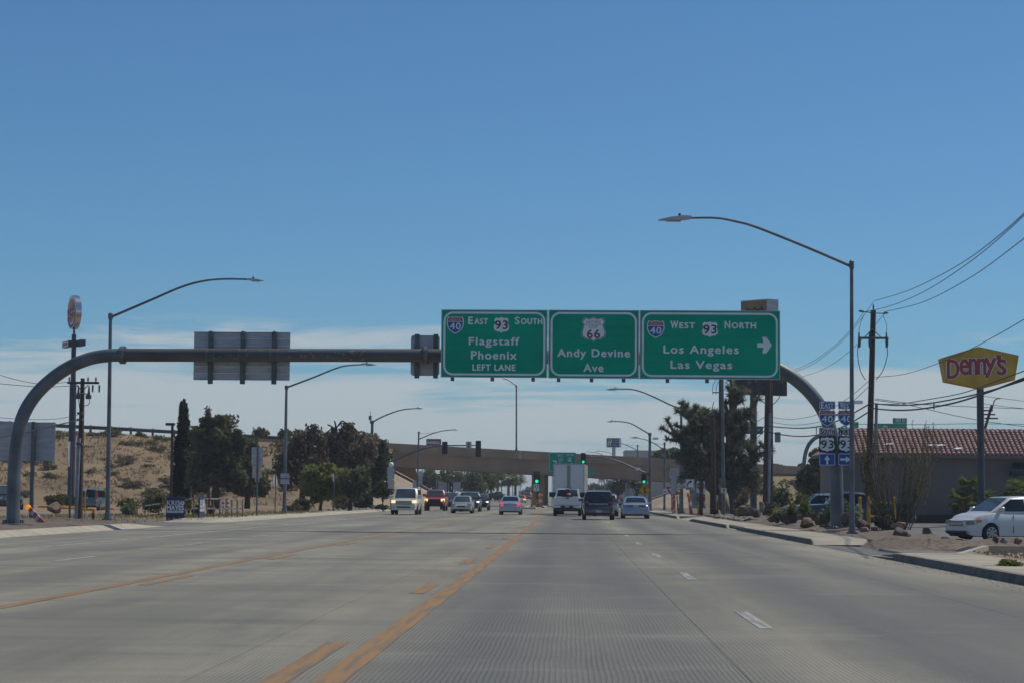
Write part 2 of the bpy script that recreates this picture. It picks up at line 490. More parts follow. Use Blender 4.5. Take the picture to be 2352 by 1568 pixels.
# ------------------------------------------------------------------ ground and road
def rz(y):
    return 0.0042 * (min(max(y, 300), 700) - 300)
def concrete_road():
    m = bpy.data.materials.new('grooved road concrete')
    m.use_nodes = True
    n, l = m.node_tree.nodes, m.node_tree.links.new
    b = n['Principled BSDF']
    b.inputs['Roughness'].default_value = 0.85
    b.inputs['Specular IOR Level'].default_value = 0.25
    geo = n.new('ShaderNodeNewGeometry')
    def noise_(scale, stretch, det=6, rough=.55):
        mp_ = n.new('ShaderNodeMapping')
        mp_.inputs['Scale'].default_value = stretch
        l(geo.outputs['Position'], mp_.inputs[0])
        t = n.new('ShaderNodeTexNoise')
        t.inputs['Scale'].default_value = scale
        t.inputs['Detail'].default_value = det
        t.inputs['Roughness'].default_value = rough
        l(mp_.outputs[0], t.inputs['Vector'])
        return t.outputs[0]
    def rng(s, a, b_, c, d):
        r = n.new('ShaderNodeMapRange')
        for i, v in enumerate((a, b_, c, d)):
            r.inputs[1 + i].default_value = v
        l(s, r.inputs[0])
        return r.outputs[0]
    def mth(op, a, b_=None, c=None):
        r = n.new('ShaderNodeMath')
        r.operation = op
        for i, v in enumerate((a, b_, c)):
            if v is None:
                continue
            if isinstance(v, (int, float)):
                r.inputs[i].default_value = v
            else:
                l(v, r.inputs[i])
        return r.outputs[0]
    def mixc(f, a, b_):
        x = n.new('ShaderNodeMix')
        x.data_type = 'RGBA'
        for i, v in ((0, f), (6, a), (7, b_)):
            if isinstance(v, tuple):
                x.inputs[i].default_value = (*v, 1)
            else:
                l(v, x.inputs[i])
        return x.outputs[2]
    sp = n.new('ShaderNodeSeparateXYZ')
    l(geo.outputs['Position'], sp.inputs[0])
    big = rng(noise_(.22, (1, .3, 1), 8, .6), .40, .60, 0, 1)
    lanes = rng(noise_(.8, (1.3, .035, 1), 5), .35, .68, 0, 1)       # worn wheel paths along the lanes
    cross = rng(noise_(.5, (.22, 1.5, 1), 8, .62), .47, .68, 0, 1)         # scuffs lying across
    fine = rng(noise_(14, (1, 1, 1), 8, .7), .3, .7, 0, 1)
    col = mixc(big, (.225, .206, .155), (.35, .322, .245))
    col = mixc(mth('MULTIPLY', lanes, .7), col, (.165, .157, .135))
    cross = mth('MULTIPLY', cross, rng(sp.outputs[0], -3.4, -1.6, 1, .22))
    col = mixc(mth('MULTIPLY', cross, .62), col, (.115, .113, .108))
    # the lane the cars keep to is darker from tyres
    for c0, w0, k0 in ((-.7, .85, .8), (.75, .9, .75), (3.2, .9, .75), (5.0, .9, .65), (-8.6, .9, .3), (-11.6, .9, .3), (-4.6, 1.2, .2)):
        d = mth('ABSOLUTE', mth('SUBTRACT', sp.outputs[0], c0))
        wob = mth('ADD', d, mth('MULTIPLY', mth('SUBTRACT', noise_(.25, (1, .3, 1), 4), .5), .9))
        f = rng(wob, w0 * 1.5, w0 * .2, 0, k0)
        col = mixc(f, col, (.10, .103, .103))
    blot = rng(noise_(.7, (1.1, .13, 1), 8, .65), .52, .70, 0, 1)     # oil and rubber lying in the lanes
    col = mixc(mth('MULTIPLY', blot, .5), col, (.085, .085, .084))
    pale = rng(noise_(.45, (.5, .9, 1), 7, .6), .55, .72, 0, 1)        # ground off, paler patches
    col = mixc(mth('MULTIPLY', pale, .35), col, (.36, .335, .27))
    vo = n.new('ShaderNodeTexVoronoi')
    vo.feature = 'DISTANCE_TO_EDGE'
    vo.inputs['Scale'].default_value = .33
    wv = n.new('ShaderNodeVectorMath')
    nz = n.new('ShaderNodeTexNoise')
    nz.inputs['Scale'].default_value = 1.3
    l(geo.outputs['Position'], nz.inputs['Vector'])
    l(geo.outputs['Position'], wv.inputs[0]); l(nz.outputs[1], wv.inputs[1]); l(wv.outputs[0], vo.inputs['Vector'])
    crk = mth('MULTIPLY', rng(vo.outputs[0], .004, .0015, 0, 1), rng(noise_(.12, (1, 1, 1), 3), .5, .58, 0, 1))
    col = mixc(mth('MULTIPLY', crk, .6), col, (.07, .068, .065))
    col = mixc(mth('MULTIPLY', fine, .16), col, (.36, .345, .31))
    # sawn grooves run along the road; the grit lies in them
    wx = mth('ADD', sp.outputs[0], mth('MULTIPLY', mth('SUBTRACT', noise_(1.3, (1, .45, 1), 4), .5), .055))
    g = mth('SINE', mth('MULTIPLY', wx, 2 * math.pi / .042))
    gm = rng(g, .15, .9, 0, 1)
    broken = rng(noise_(1.4, (3, .25, 1), 5), .3, .6, .25, 1)
    near = rng(sp.outputs[1], 13, 34, 1, .0)
    gk = mth('MULTIPLY', mth('MULTIPLY', gm, broken), near)
    left = rng(sp.outputs[0], -6.5, -2.4, .3, 1)
    gk = mth('MULTIPLY', gk, left)
    col = mixc(mth('MULTIPLY', gk, .30), col, (.075, .077, .08))
    rk = mth('MULTIPLY', mth('MULTIPLY', rng(g, -.55, -.95, 0, 1), broken), mth('MULTIPLY', near, left))
    col = mixc(mth('MULTIPLY', rk, .20), col, (.36, .355, .33))
    l(col, b.inputs['Base Color'])
    bu = n.new('ShaderNodeBump')
    bu.inputs['Distance'].default_value = .004
    bu.inputs['Strength'].default_value = .7
    hgt = mth('ADD', mth('MULTIPLY', gk, -.8), mth('MULTIPLY', fine, .35))
    l(hgt, bu.inputs['Height'])
    l(bu.outputs[0], b.inputs['Normal'])
    return m
def paint(name, c, wear_c, keep=.45):
    m = mat(name, c, rough=.75, color2=wear_c, scale=3.2, stretch=(4, .22, 1), detail=12, lo=keep - .10, hi=keep + .08)
    return m
M['road'] = concrete_road()
M['paintw'] = paint('worn white road paint', (.37, .37, .345), (.21, .205, .185), .49)
M['paintww'] = paint('faded white road paint', (.42, .42, .40), (.24, .23, .205), .50)
M['painty'] = paint('worn yellow road paint', (.31, .175, .07), (.19, .145, .095), .47)
M['dirt'] = mat('desert dirt', (.30, .205, .13), .95, color2=(.20, .135, .085), scale=.25, detail=12)
M['asph'] = mat('old asphalt', (.17, .165, .16), .9, color2=(.12, .117, .115), scale=.8, detail=9, bump=.003, bscale=30)
M['grime_shade'] = mat('tyre blackened kerb face with painted shade', (.10, .095, .088), .95, color2=(.17, .155, .135), scale=2.5, detail=8)  # shade of the road side put into the colour, along with tyre black
M['asphd'] = mat('dark asphalt patch', (.15, .14, .13), .95, color2=(.21, .19, .165), scale=2.2, detail=9, bump=.02, bscale=9)
M['chips'] = mat('pale gravel chips', (.46, .37, .25), .95, color2=(.24, .17, .12), scale=9)
M['tar'] = mat('joint sealant', (.11, .107, .10), .9, var=.2, scale=3)
M['hill'] = mat('dry hillside', (.265, .185, .10), .95, color2=(.165, .12, .07), scale=.22, detail=14, lo=.3, hi=.68)

ys = [-60, 0, 300, 400, 500, 600, 700, 1500, 3000]
g = MB()
ya = [-60, 0, 40, 135, 300, 400, 500, 600, 700, 1500, 3000]
for i in range(len(ya) - 1):
    a, b_ = ya[i], ya[i + 1]
    if a == 40:
        g.add([(-1500, a, -.08), (11, a, -.08), (11, b_, -.08), (-1500, b_, -.08)], [(0, 1, 2, 3)])
        g.add([(11, a, -.6), (1500, a, -.6), (1500, b_, -.6), (11, b_, -.6)], [(0, 1, 2, 3)])
        continue
    g.add([(-1500, a, rz(a) - .08), (1500, a, rz(a) - .08), (1500, b_, rz(b_) - .08), (-1500, b_, rz(b_) - .08)], [(0, 1, 2, 3)])
struct('ground', g, M['dirt'])
g = MB()
for i in range(len(ys) - 1):
    a, b_ = ys[i], ys[i + 1]
    x0, x1 = (-16.8, 7.05) if b_ <= 300 else (-16, 9)
    g.add([(x0, a, rz(a) - .025), (x1, a, rz(a) - .025), (x1, b_, rz(b_) - .025), (x0, b_, rz(b_) - .025)], [(0, 1, 2, 3)])
road = struct('road', g, M['tar'])
xb = [-16.8, -13.4, -10.05, -6.75, -2.7, 1.3, 5.05, 7.05]
yb = [-20, -4] + [-4 + 4.6 * i for i in range(1, 15)] + [64, 110, 170, 300]
rnd = random.Random(4)
for i in range(len(xb) - 1):
    for j in range(len(yb) - 1):
        gx, gy = .0032, .001
        dz = 0.0
        z0 = dz
        mb = MB()
        mb.add([(xb[i] + gx, yb[j] + gy, z0), (xb[i + 1] - gx, yb[j] + gy, z0), (xb[i + 1] - gx, yb[j + 1] - gy, z0), (xb[i] + gx, yb[j + 1] - gy, z0),
                (xb[i] + gx, yb[j] + gy, z0 - .02), (xb[i + 1] - gx, yb[j] + gy, z0 - .02), (xb[i + 1] - gx, yb[j + 1] - gy, z0 - .02), (xb[i] + gx, yb[j + 1] - gy, z0 - .02)],
               [(0, 1, 2, 3), (0, 4, 5, 1), (1, 5, 6, 2), (2, 6, 7, 3), (3, 7, 4, 0)])
        part(road, 'slab', mb, M['road'])
for a, b_ in zip(ys[2:-1], ys[3:]):
    mb = MB()
    mb.add([(-15.9, a, rz(a)), (8.9, a, rz(a)), (8.9, b_, rz(b_)), (-15.9, b_, rz(b_))], [(0, 1, 2, 3)])
    part(road, 'slab', mb, M['road'])

def strip(mb, pts, w, z=.0045):
    pts = [Vector((p[0], p[1], 0)) for p in pts]
    vv, ff = [], []
    for i, p in enumerate(pts):
        t = (pts[min(i + 1, len(pts) - 1)] - pts[max(0, i - 1)]).normalized()
        nn = Vector((-t.y, t.x, 0)) * w / 2
        zz = z + rz(p.y)
        vv += [p - nn + Z_ * zz, p + nn + Z_ * zz]
    ff = [(2 * i, 2 * i + 1, 2 * i + 3, 2 * i + 2) for i in range(len(pts) - 1)]
    return mb.add(vv, ff)
# solid yellow beside the camera's lane, bending to the pier island far ahead
rl = [(-1.69, 2), (-1.69, 30), (-1.71, 60), (-1.78, 80), (-1.9, 105), (-2.15, 135), (-2.45, 165), (-2.9, 200), (-3.3, 238)]
mb = strip(MB(), rl, .23)
part(road, 'centre_line', mb, M['painty'], label='solid yellow line left of the nearest lane')
lp = [(-6.55, 2), (-6.5, 45), (-6.4, 70), (-6.3, 85), (-6.1, 122), (-6.0, 150), (-6.1, 238)]
part(road, 'centre_line', strip(MB(), lp, .2), M['painty'], label='solid yellow line on the far side of the turn lane')
def lerp_line(l, y):
    for (xa, ya), (xb_, yb_) in zip(l, l[1:]):
        if ya <= y <= yb_:
            return xa + (xb_ - xa) * (y - ya) / (yb_ - ya)
    return l[-1][0]
for k in range(12):
    y1 = 18.0 + 12.2 * k
    ln_ = 4.6 if k == 0 else 3.05
    part(road, 'lane_dash', strip(MB(), [(lerp_line(rl, y1 - ln_) - .38, y1 - ln_), (lerp_line(rl, y1) - .38, y1)], .2), M['painty'])
    y1 = 20.3 + 12.2 * k
    part(road, 'lane_dash', strip(MB(), [(lerp_line(lp, y1 - 3.6) + .36, y1 - 3.6), (lerp_line(lp, y1) + .36, y1)], .15), M['painty'])
for k in range(12):
    y1 = 23.5 + 12.2 * k
    x = 1.99 if y1 < 110 else 1.99 + (y1 - 110) * .003
    part(road, 'lane_dash', strip(MB(), [(x, y1 - 3.05), (x, y1)], .145), M['paintw'])
for k in range(14):
    y1 = 17.8 + 12.2 * k
    part(road, 'lane_dash', strip(MB(), [(-10.0, y1 - 3.4), (-10.0, y1)], .16), M['paintw'])
part(road, 'edge_line', strip(MB(), [(-13.35, 6), (-12.9, 60), (-12.75, 150)], .17), M['paintww'])
for k in range(3):
    y1 = 76 + 11 * k
    part(road, 'lane_dash', strip(MB(), [(-14.8, y1 - 5), (-14.75, y1)], .15), M['paintww'])
part(road, 'stop_line', strip(MB(), [(-16.2, 140), (-7, 140)], .5), M['paintww'])
for k in range(5):
    part(road, 'lane_dash', strip(MB(), [(-9.7, 180 + 24 * k), (-9.6, 186 + 24 * k)], .16), M['paintww'])

# ------------------------------------------------------------------ left verge
def slab_strip(name, x0, x1, y0, y1, z, m, step, gap=.012, dz=.012, parent=None):
    base = struct(name, MB().add([(x0, y0, z - dz), (x1, y0, z - dz), (x1, y1, z - dz), (x0, y1, z - dz)], [(0, 1, 2, 3)]), M['tar']) if parent is None else parent
    y = y0
    while y < y1 - .01:
        e = min(y + step, y1)
        mb = MB().span((x0, y + gap / 2, z - .1), (x1, e - gap / 2, z + rnd.uniform(-.004, .004)))
        part(base, 'slab', mb, m)
        y = e
    return base
def kerb(name, x, y0, y1, side, m, h=.16, w=.34, slope=.12, taper=(2.2, 2.2), step=3.05, label=None):
    """kerb along the road at x; side +1 has the road to its left, -1 to its right; every cast length is a part"""
    root = struct(name, MB().span((min(x, x + side * w), y0 + .4, -.06), (max(x, x + side * w), y1 - .4, -.03)), M['tar'])
    y = y0
    while y < y1 - .01:
        e = min(y + step, y1)
        if y1 - e < step * .4:
            e = y1
        cuts = sorted({y + .006, e - .006, *[c for c in (y0 + taper[0], y1 - taper[1]) if y + .05 < c < e - .05]})
        vv = []
        for c in cuts:
            k = min(1, max(.04, (c - y0) / taper[0] if taper[0] else 1), max(.04, (y1 - c) / taper[1] if taper[1] else 1))
            hh = h * k
            vv += [(x, c, -.06), (x, c, .004), (x + side * slope, c, hh - .02 * k), (x + side * (slope + .03), c, hh), (x + side * w, c, hh + .003), (x + side * w, c, -.06)]
        ff = []
        for i in range(len(cuts) - 1):
            for q in range(6):
                a, b_ = i * 6 + q, i * 6 + (q + 1) % 6
                ff.append((a, b_, b_ + 6, a + 6) if side > 0 else (b_, a, a + 6, b_ + 6))
        ff += [tuple(range(6)), tuple(len(vv) - 1 - q for q in range(6))]
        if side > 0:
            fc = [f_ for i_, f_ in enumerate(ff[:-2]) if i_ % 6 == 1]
            part(root, 'kerb_face', MB().add(vv, fc), M['grime_shade'])
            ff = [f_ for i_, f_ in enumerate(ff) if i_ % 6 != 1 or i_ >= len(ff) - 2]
        part(root, 'kerb_stone', MB().add(vv, ff), m)
        y = e
    return root
kerb('kerb', -16.8, 30, 83.5, -1, M['conc'], h=.17, w=.75, slope=.42, taper=(0, 5))
kerb('kerb', -16.75, 95, 190, -1, M['conc'], h=.17, w=.75, slope=.42, taper=(4, 3))
spt = slab_strip('side_path', -19.6, -17.55, 101, 190, .15, M['walk'], 3.0)
part(spt, 'slab', MB().add([(-19.6, 96, .0), (-17.55, 96, .0), (-17.55, 101, .15), (-19.6, 101, .15)], [(0, 1, 2, 3)]), M['walk'])
def patch(name, pts, z, m, kind='structure', sub=0, amp=.0, seed=0):
    """ground sheet over a quad with gentle lumps"""
    a, b_, c, d = [Vector((p[0], p[1], p[2] if len(p) > 2 else z)) for p in pts]
    n = max(1, sub)
    vv, ff = [], []
    for i in range(n + 1):
        for j in range(n + 1):
            u, v = i / n, j / n
            p = a * (1 - u) * (1 - v) + b_ * u * (1 - v) + c * u * v + d * (1 - u) * v
            e = min(u, 1 - u, v, 1 - v) * 6
            p.z += amp * min(1, e) * (.5 + noise.noise(p * .35 + Vector((seed, 0, 0))) + .6 * noise.noise(p * 1.1))
            vv.append(p)
    for i in range(n):
        for j in range(n):
            q = i * (n + 1) + j
            ff.append((q, q + n + 1, q + n + 2, q + 1))
    m1 = n + 1
    rim = [i * m1 for i in range(m1)] + [n * m1 + j for j in range(1, m1)] + [i * m1 + n for i in range(n - 1, -1, -1)] + list(range(n - 1, 0, -1))
    o_ = len(vv)
    cen = (a + b_ + c + d) / 4
    vv += [Vector((vv[k].x, vv[k].y, -.1 if vv[k].x < 10 else -.65)) + Vector(((vv[k].x - cen.x), (vv[k].y - cen.y), 0)).normalized() * (.7 if z > .1 else .1) for k in rim]
    ff += [(rim[k], rim[(k + 1) % len(rim)], o_ + (k + 1) % len(rim), o_ + k) for k in range(len(rim))]
    return struct(name, MB().add(vv, ff), m, kind, smooth=True if sub else False)
patch('gravel_verge', [(-17.5, 30), (-17.5, 84), (-26, 104), (-60, 30)], .115, M['gravel'], sub=40, amp=.10, seed=3)
patch('verge', [(-16.78, 80), (-16.78, 98), (-30, 112), (-30, 100)], .006, M['asph'])
patch('verge', [(-17.5, 96.5, .0), (-17.5, 190, .1), (-60, 240, .1), (-60, 106, .0)], .05, M['dirt'], sub=30, amp=.14, seed=9)
patch('car_park', [(-24.5, 106), (-31, 172), (-120, 172), (-90, 90)], .075, M['asph'])
patch('verge', [(-17.4, 190), (-13, 300), (-60, 262), (-60, 236)], .05, M['dirt'], sub=20, amp=.1, seed=5)

# ------------------------------------------------------------------ right verge
KX = 7.05
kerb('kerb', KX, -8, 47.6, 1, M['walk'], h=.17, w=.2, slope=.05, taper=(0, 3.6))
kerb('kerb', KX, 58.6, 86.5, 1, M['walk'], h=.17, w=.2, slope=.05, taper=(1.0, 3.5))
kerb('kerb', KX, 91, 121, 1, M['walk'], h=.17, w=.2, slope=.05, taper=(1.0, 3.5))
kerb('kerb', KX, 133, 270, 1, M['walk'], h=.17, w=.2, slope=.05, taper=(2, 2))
pave = slab_strip('pavement', KX + .2, 8.75, -8, 44.2, .165, M['walk'], 1.83)
slab_strip('pavement', KX + .2, 8.75, 59.7, 118, .165, M['walk'], 1.83, parent=pave)
slab_strip('pavement', KX + .2, 8.75, 135, 200, .165, M['walk'], 3.66, parent=pave)
def ramp(y0, y1, y2, y3):
    """apron slab falling from the pavement to the gutter"""
    mb = MB().add([(KX + .01, y0, .006), (KX + .2, y0, .01), (8.75, y0, .165), (8.75, y1, .165), (8.75, y1, -.05), (8.75, y0, -.05)], [(0, 1, 2), (0, 2, 3)])
    return mb
for y0, y1 in ((44.2, 47.7), (58.4, 59.7)):
    lo_, hi_ = (y1, y0) if y0 < 50 else (y0, y1)
    part(pave, 'slab', MB().add([(KX + .2, hi_, .165), (8.75, hi_, .165), (8.75, lo_, .014), (KX + .2, lo_, .014), (KX, lo_, .006), (KX, hi_, .06), (8.75, hi_, 0), (8.75, lo_, 0)],
                                [(0, 1, 2, 3), (0, 3, 4, 5), (1, 6, 7, 2)]), M['walk'])
for y0, y1 in ((86.5, 91.0), (121, 133)):
    part(pave, 'slab', MB().add([(KX, y0, .006), (KX, y1, .006), (8.75, y1, .17), (8.75, y0, .17)], [(0, 1, 2, 3)]), M['walk'])
patch('driveway', [(KX, 47.6), (KX, 58.6), (16, 64, -.3), (16, 46, -.3)], .012, M['asph'], sub=6)
patch('driveway', [(8.2, 48.2, .03), (8.2, 53.6, .03), (16, 54.8, -.2), (16, 46, -.2)], .02, M['asphd'], sub=14, amp=.03)
patch('gravel_bed', [(8.75, 24), (8.75, 45.2), (13.5, 46.2), (20, 24)], .16, M['gravel2'], sub=30, amp=.09, seed=7)
patch('gravel_bed', [(8.75, 58.5), (8.75, 133), (13.0, 133), (11.6, 59)], .16, M['gravel'], sub=44, amp=.20, seed=8)
patch('gravel_bed', [(8.7, 53.2, .03), (8.75, 58.6), (11.6, 59.1), (14.5, 55.4, .05)], .15, M['gravel'], sub=20, amp=.18, seed=2)
patch('car_park', [(11.0, 47, -.45), (12.2, 130, -.04), (60, 130, -.04), (60, 47, -.45)], .07, M['asph'], sub=12)
patch('gravel_bed', [(8.75, 133.2), (8.75, 268), (40, 268), (30, 128)], .10, M['gravel'], sub=26, amp=.14, seed=1)
# loose grit swept against the right kerb
mb = MB()
rg = random.Random(8)
for k in range(900):
    y = rg.uniform(24, 60)
    x = KX - abs(rg.gauss(0, .28)) - .01
    if 47.6 < y < 58.6:
        x = KX + rg.uniform(-.5, 1.2)
    s_ = rg.uniform(.004, .010)
    mb.add([(x - s_, y, .004), (x + s_, y - s_, .004), (x + s_ * .6, y + s_, .004), (x, y, .004 + s_)], [(0, 1, 3), (1, 2, 3), (2, 0, 3)])
struct('grit', mb, M['rubble'], 'stuff')
mb = MB()
for k in range(3000):
    x, y = rg.uniform(8.9, 14), rg.uniform(25, 45)
    s_ = rg.uniform(.012, .034)
    z = .2 + rg.uniform(-.02, .02)
    mb.add([(x - s_, y, z - .03), (x + s_, y - s_, z - .03), (x + s_ * .6, y + s_, z - .03), (x + rg.uniform(-.3, .3) * s_, y, z + s_ * .4)], [(0, 1, 3), (1, 2, 3), (2, 0, 3)])
struct('loose_gravel', mb, M['chips'], 'stuff')
mb = MB()
for k in range(700):
    y = rg.uniform(104, 134)
    x = rg.uniform(8.9, 11.0) if y > 112 else rg.uniform(8.8, 9.6)
    s_ = rg.uniform(.06, .2)
    mb.blob((x, y, .2), (s_ * 2, s_ * 2, s_ * 1.6), seed=k, sub=1, rough=.5)
struct('rubble', mb, M['rubble'], 'stuff')
mb = MB()
for k in range(260):
    y = rg.uniform(165, 240)
    s_ = rg.uniform(.1, .25)
    mb.blob((-17.7 - abs(rg.gauss(0, 1.3)), y, .15), (s_ * 2, s_ * 2, s_ * 1.4), seed=k, sub=1, rough=.4)
struct('rubble', mb, M['rubble'], 'stuff')

# low concrete planter edges beside the driveway
t = tag(thing('planter_edge', '', '', (10.4, 47.4, .15)), 'low pale concrete planter edge rising from the driveway in front of the white minivan', 'planter edge')
a_ = [G(2206, 1271, .17), A(2271, 1252, 47.2), A(2420, 1254, 47.4)]
mb = MB()
for p, q, h0, h1 in ((a_[0], a_[1], .02, 0), (a_[1], a_[2], 0, 0)):
    w_ = Vector((0, .16, 0)) if p is a_[1] else Vector((-.13, .1, 0))
    vv = [p, q, q + w_, p + w_, Vector((p.x, p.y, .05)), Vector((q.x, q.y, .05)), Vector((q.x, q.y, .05)) + w_, Vector((p.x, p.y, .05)) + w_]
    part(t, 'edge_stone', MB().add(vv, [(0, 1, 2, 3), (0, 4, 5, 1), (3, 2, 6, 7), (0, 3, 7, 4), (1, 5, 6, 2)]), M['conc'])
t = thing('planter_edge', 'shaded concrete planter edge lying behind the pale one in front of the white minivan', 'planter edge', (10.4, 50, .1))
p, q = A(2196, 1261, 50.5), A(2420, 1258, 50.5)
p2 = A(2222, 1253, 50.5)
for u, v in ((p, p2), (p2, Vector((q.x, q.y, p2.z)))):
    part(t, 'edge_stone', MB().add([u, v, v + Vector((0, .16, 0)), u + Vector((0, .16, 0)), Vector((u.x, u.y, .05)), Vector((v.x, v.y, .05)), Vector((v.x, v.y + .16, .05)), Vector((u.x, u.y + .16, .05))],
                                  [(0, 1, 2, 3), (0, 4, 5, 1), (3, 2, 6, 7), (0, 3, 7, 4), (1, 5, 6, 2)]), M['conc'])

# ------------------------------------------------------------------ embankments
def ftop(x):                                    # carriageway edge of the freeway
    return 9.05 - .042 * (x + 26)
def fy(x):
    return 290 + .34 * (x + 26)
def embank(name, x0, x1, nx, toe, crest, seed):
    vv, ff = [], []
    vs_ = [0, .08, .16, .24, .32, .4, .48, .56, .64, .72, .8, .88, .95, 1.0, 1.06, 1.5, 2.2]
    for i in range(nx + 1):
        x = x0 + (x1 - x0) * i / nx
        for v in vs_:
            yt, yc = toe(x), crest(x)
            y = yt + (yc - yt) * v
            h = ftop(x) - .95
            z = h * (min(v, 1) ** .9) if v <= 1.5 else h * max(0, 1 - (v - 1.5) / .7)
            z += (noise.noise(Vector((x * .09, y * .13, seed))) * .9 + noise.noise(Vector((x * .35, y * .4, seed))) * .3) * (1 if .05 < v < .96 else 0) - .02
            vv.append((x, y, max(z, -.1)))
    m_ = len(vs_)
    for i in range(nx):
        for j in range(m_ - 1):
            q = i * m_ + j
            ff.append((q, q + m_, q + m_ + 1, q + 1))
    return struct(name, MB().add(vv, ff), M['hill'], smooth='all')
embank('hillside', -190, -25, 150, lambda x: 228 + .12 * (x + 26), lambda x: fy(x) - 6 if x > -60 else 278 + .05 * (x + 60) - 6, 1.7)
embank('hillside', 19, 140, 70, lambda x: 282 + .1 * (x - 18), lambda x: fy(x) + 3 if x < 40 else 315, 5.2)
def hill_z(x, y):
    yt, yc = 228 + .12 * (x + 26), (fy(x) if x > -60 else 278 + .05 * (x + 60)) - 6
    v = min(max((y - yt) / (yc - yt), 0), 1)
    return (ftop(x) - .95) * v ** .9 + (noise.noise(Vector((x * .09, y * .13, 1.7))) * .9 + noise.noise(Vector((x * .35, y * .4, 1.7))) * .3) * (1 if .05 < v < .96 else 0) - .02
def crest(x):
    return (fy(x) if x > -60 else 278 + .05 * (x + 60)) - 5.2
# guard rail along the crest
def guard(label, x0, x1, n, yf):
    t = thing('guard_rail', label, 'guard rail', ((x0 + x1) / 2, yf((x0 + x1) / 2), ftop((x0 + x1) / 2) - .95))
    for i in range(n):
        xa, xb_ = x0 + (x1 - x0) * i / n, x0 + (x1 - x0) * (i + 1) / n
        p, q = Vector((xa, yf(xa), ftop(xa) - .28)), Vector((xb_, yf(xb_), ftop(xb_) - .28))
        prof = [(0, -.25), (-.09, -.17), (-.09, -.07), (-.01, 0), (-.09, .07), (-.09, .17), (0, .25), (.02, .25), (.02, -.25)]
        vv = [p + Y_ * a + Z_ * b_ for a, b_ in prof] + [q + Y_ * a + Z_ * b_ for a, b_ in prof]
        ff = [(k, (k + 1) % 9, (k + 1) % 9 + 9, k + 9) for k in range(9)]
        part(t, 'rail', MB().add(vv, ff), M['guard'])
        part(t, 'post', MB().span((xa - .14, p.y + .03, p.z - .85), (xa + .14, p.y + .3, p.z + .32)), M['wood'])
    return t
guard('dark guard rail along the crest of the dry hillside left of the overpass', -118, -30, 32, crest)
guard('guard rail on top of the hill right of the overpass', 24, 60, 12, lambda x: (fy(x) if x < 40 else 312) + 1)

# ------------------------------------------------------------------ overpass
t = thing('overpass', 'long brown concrete freeway overpass crossing above the road ahead', 'overpass', (-4.8, 296, 0))
def deck(name, x0, x1, dz0, dz1, yo, depth, m, n=1):
    for i in range(n):
        a, b_ = x0 + (x1 - x0) * i / n + .015, x0 + (x1 - x0) * (i + 1) / n - .015
        vv = []
        for x in (a, b_):
            for y in (fy(x) + yo, fy(x) + yo + depth):
                for z in (ftop(x) + dz0, ftop(x) + dz1):
                    vv.append((x, y, z))
        part(t, name, MB().add(vv, [(0, 1, 3, 2), (4, 6, 7, 5), (0, 4, 5, 1), (2, 3, 7, 6), (0, 2, 6, 4), (1, 5, 7, 3)]), m)
deck('parapet', -46, 40, -1.2, 0, 0, .35, M['bridge'], 7)
deck('parapet', -46, 40, -1.2, 0, 13.0, .35, M['bridge'], 1)
deck('ledge', -46, 40, -1.32, -1.2, -.06, 13.5, M['bridge2'], 1)
deck('girder', -46, 40, -3.25, -1.32, .28, 1.0, M['bridge2'], 2)
deck('girder', -46, 40, -3.25, -1.32, 11.9, 1.0, M['bridge2'], 1)
for k in range(1, 5):
    deck('girder', -46, 40, -3.2, -1.32, .28 + k * 2.33, .5, M['bridge2'], 1)
deck('soffit', -46, 40, -3.4, -3.25, .2, 12.9, M['bridge2'], 1)
xj = A(1192, 1050, fy(-7.5)).x
deck('expansion_joint', xj, xj + .35, -1.18, .01, -.05, .05, M['conc'])
for yo, dx in ((2.0, 0), (7.2, .5)):
    px_ = (1234 - 1310) / FPX * 292 + dx
    part(t, 'pier', MB().span((px_ - .95, fy(px_) + yo, -.1), (px_ + .95, fy(px_) + yo + 1.3, ftop(px_) - 3.4), bev=.08), M['bridge2'])
for k, (xa, za, xb_, zb_) in enumerate(((-27.5, ftop(-27) - 3.4, -16.6, .02), (19.5, ftop(19) - 3.4, 9.2, .02))):
    ys_ = (fy(xa) - 3.5, fy(xa) + 17)
    mb = MB().add([(xa, ys_[0], za), (xb_, ys_[0] + (0 if k == 0 else -3), zb_), (xb_, ys_[1], zb_), (xa, ys_[1], za), (xa, ys_[0], -.2), (xb_, ys_[0], -.2)],
                  [(0, 1, 2, 3)])
    part(t, 'slope_paving', mb, M['slope'])
    fo = (-.8, -9) if k == 0 else (-.5, -12)
    yb0 = ys_[0] + (0 if k == 0 else -3)
    part(t, 'slope_paving', MB().add([(xa, ys_[0], za - .01), (xb_, yb0, zb_), (xb_, yb0 + fo[0], -.02), (xa, ys_[0] + fo[1], -.02)], [(0, 1, 2), (0, 2, 3)]), M['slope'])
    sgn = -1 if k == 0 else 1
    part(t, 'abutment', MB().span((xa, ys_[0] + 2.5, 0), (xa + sgn * 6, ys_[1], za + .0)), M['bridge'])
# island round the pier
mb = MB().prism([(-5.9, 246), (-5.2, 238), (-4.1, 238), (-3.5, 246), (-3.3, 318), (-6.2, 318)], (0, 0, -.05), X_, Y_, (0, 0, .22))
struct('traffic_island', mb, M['conc'])

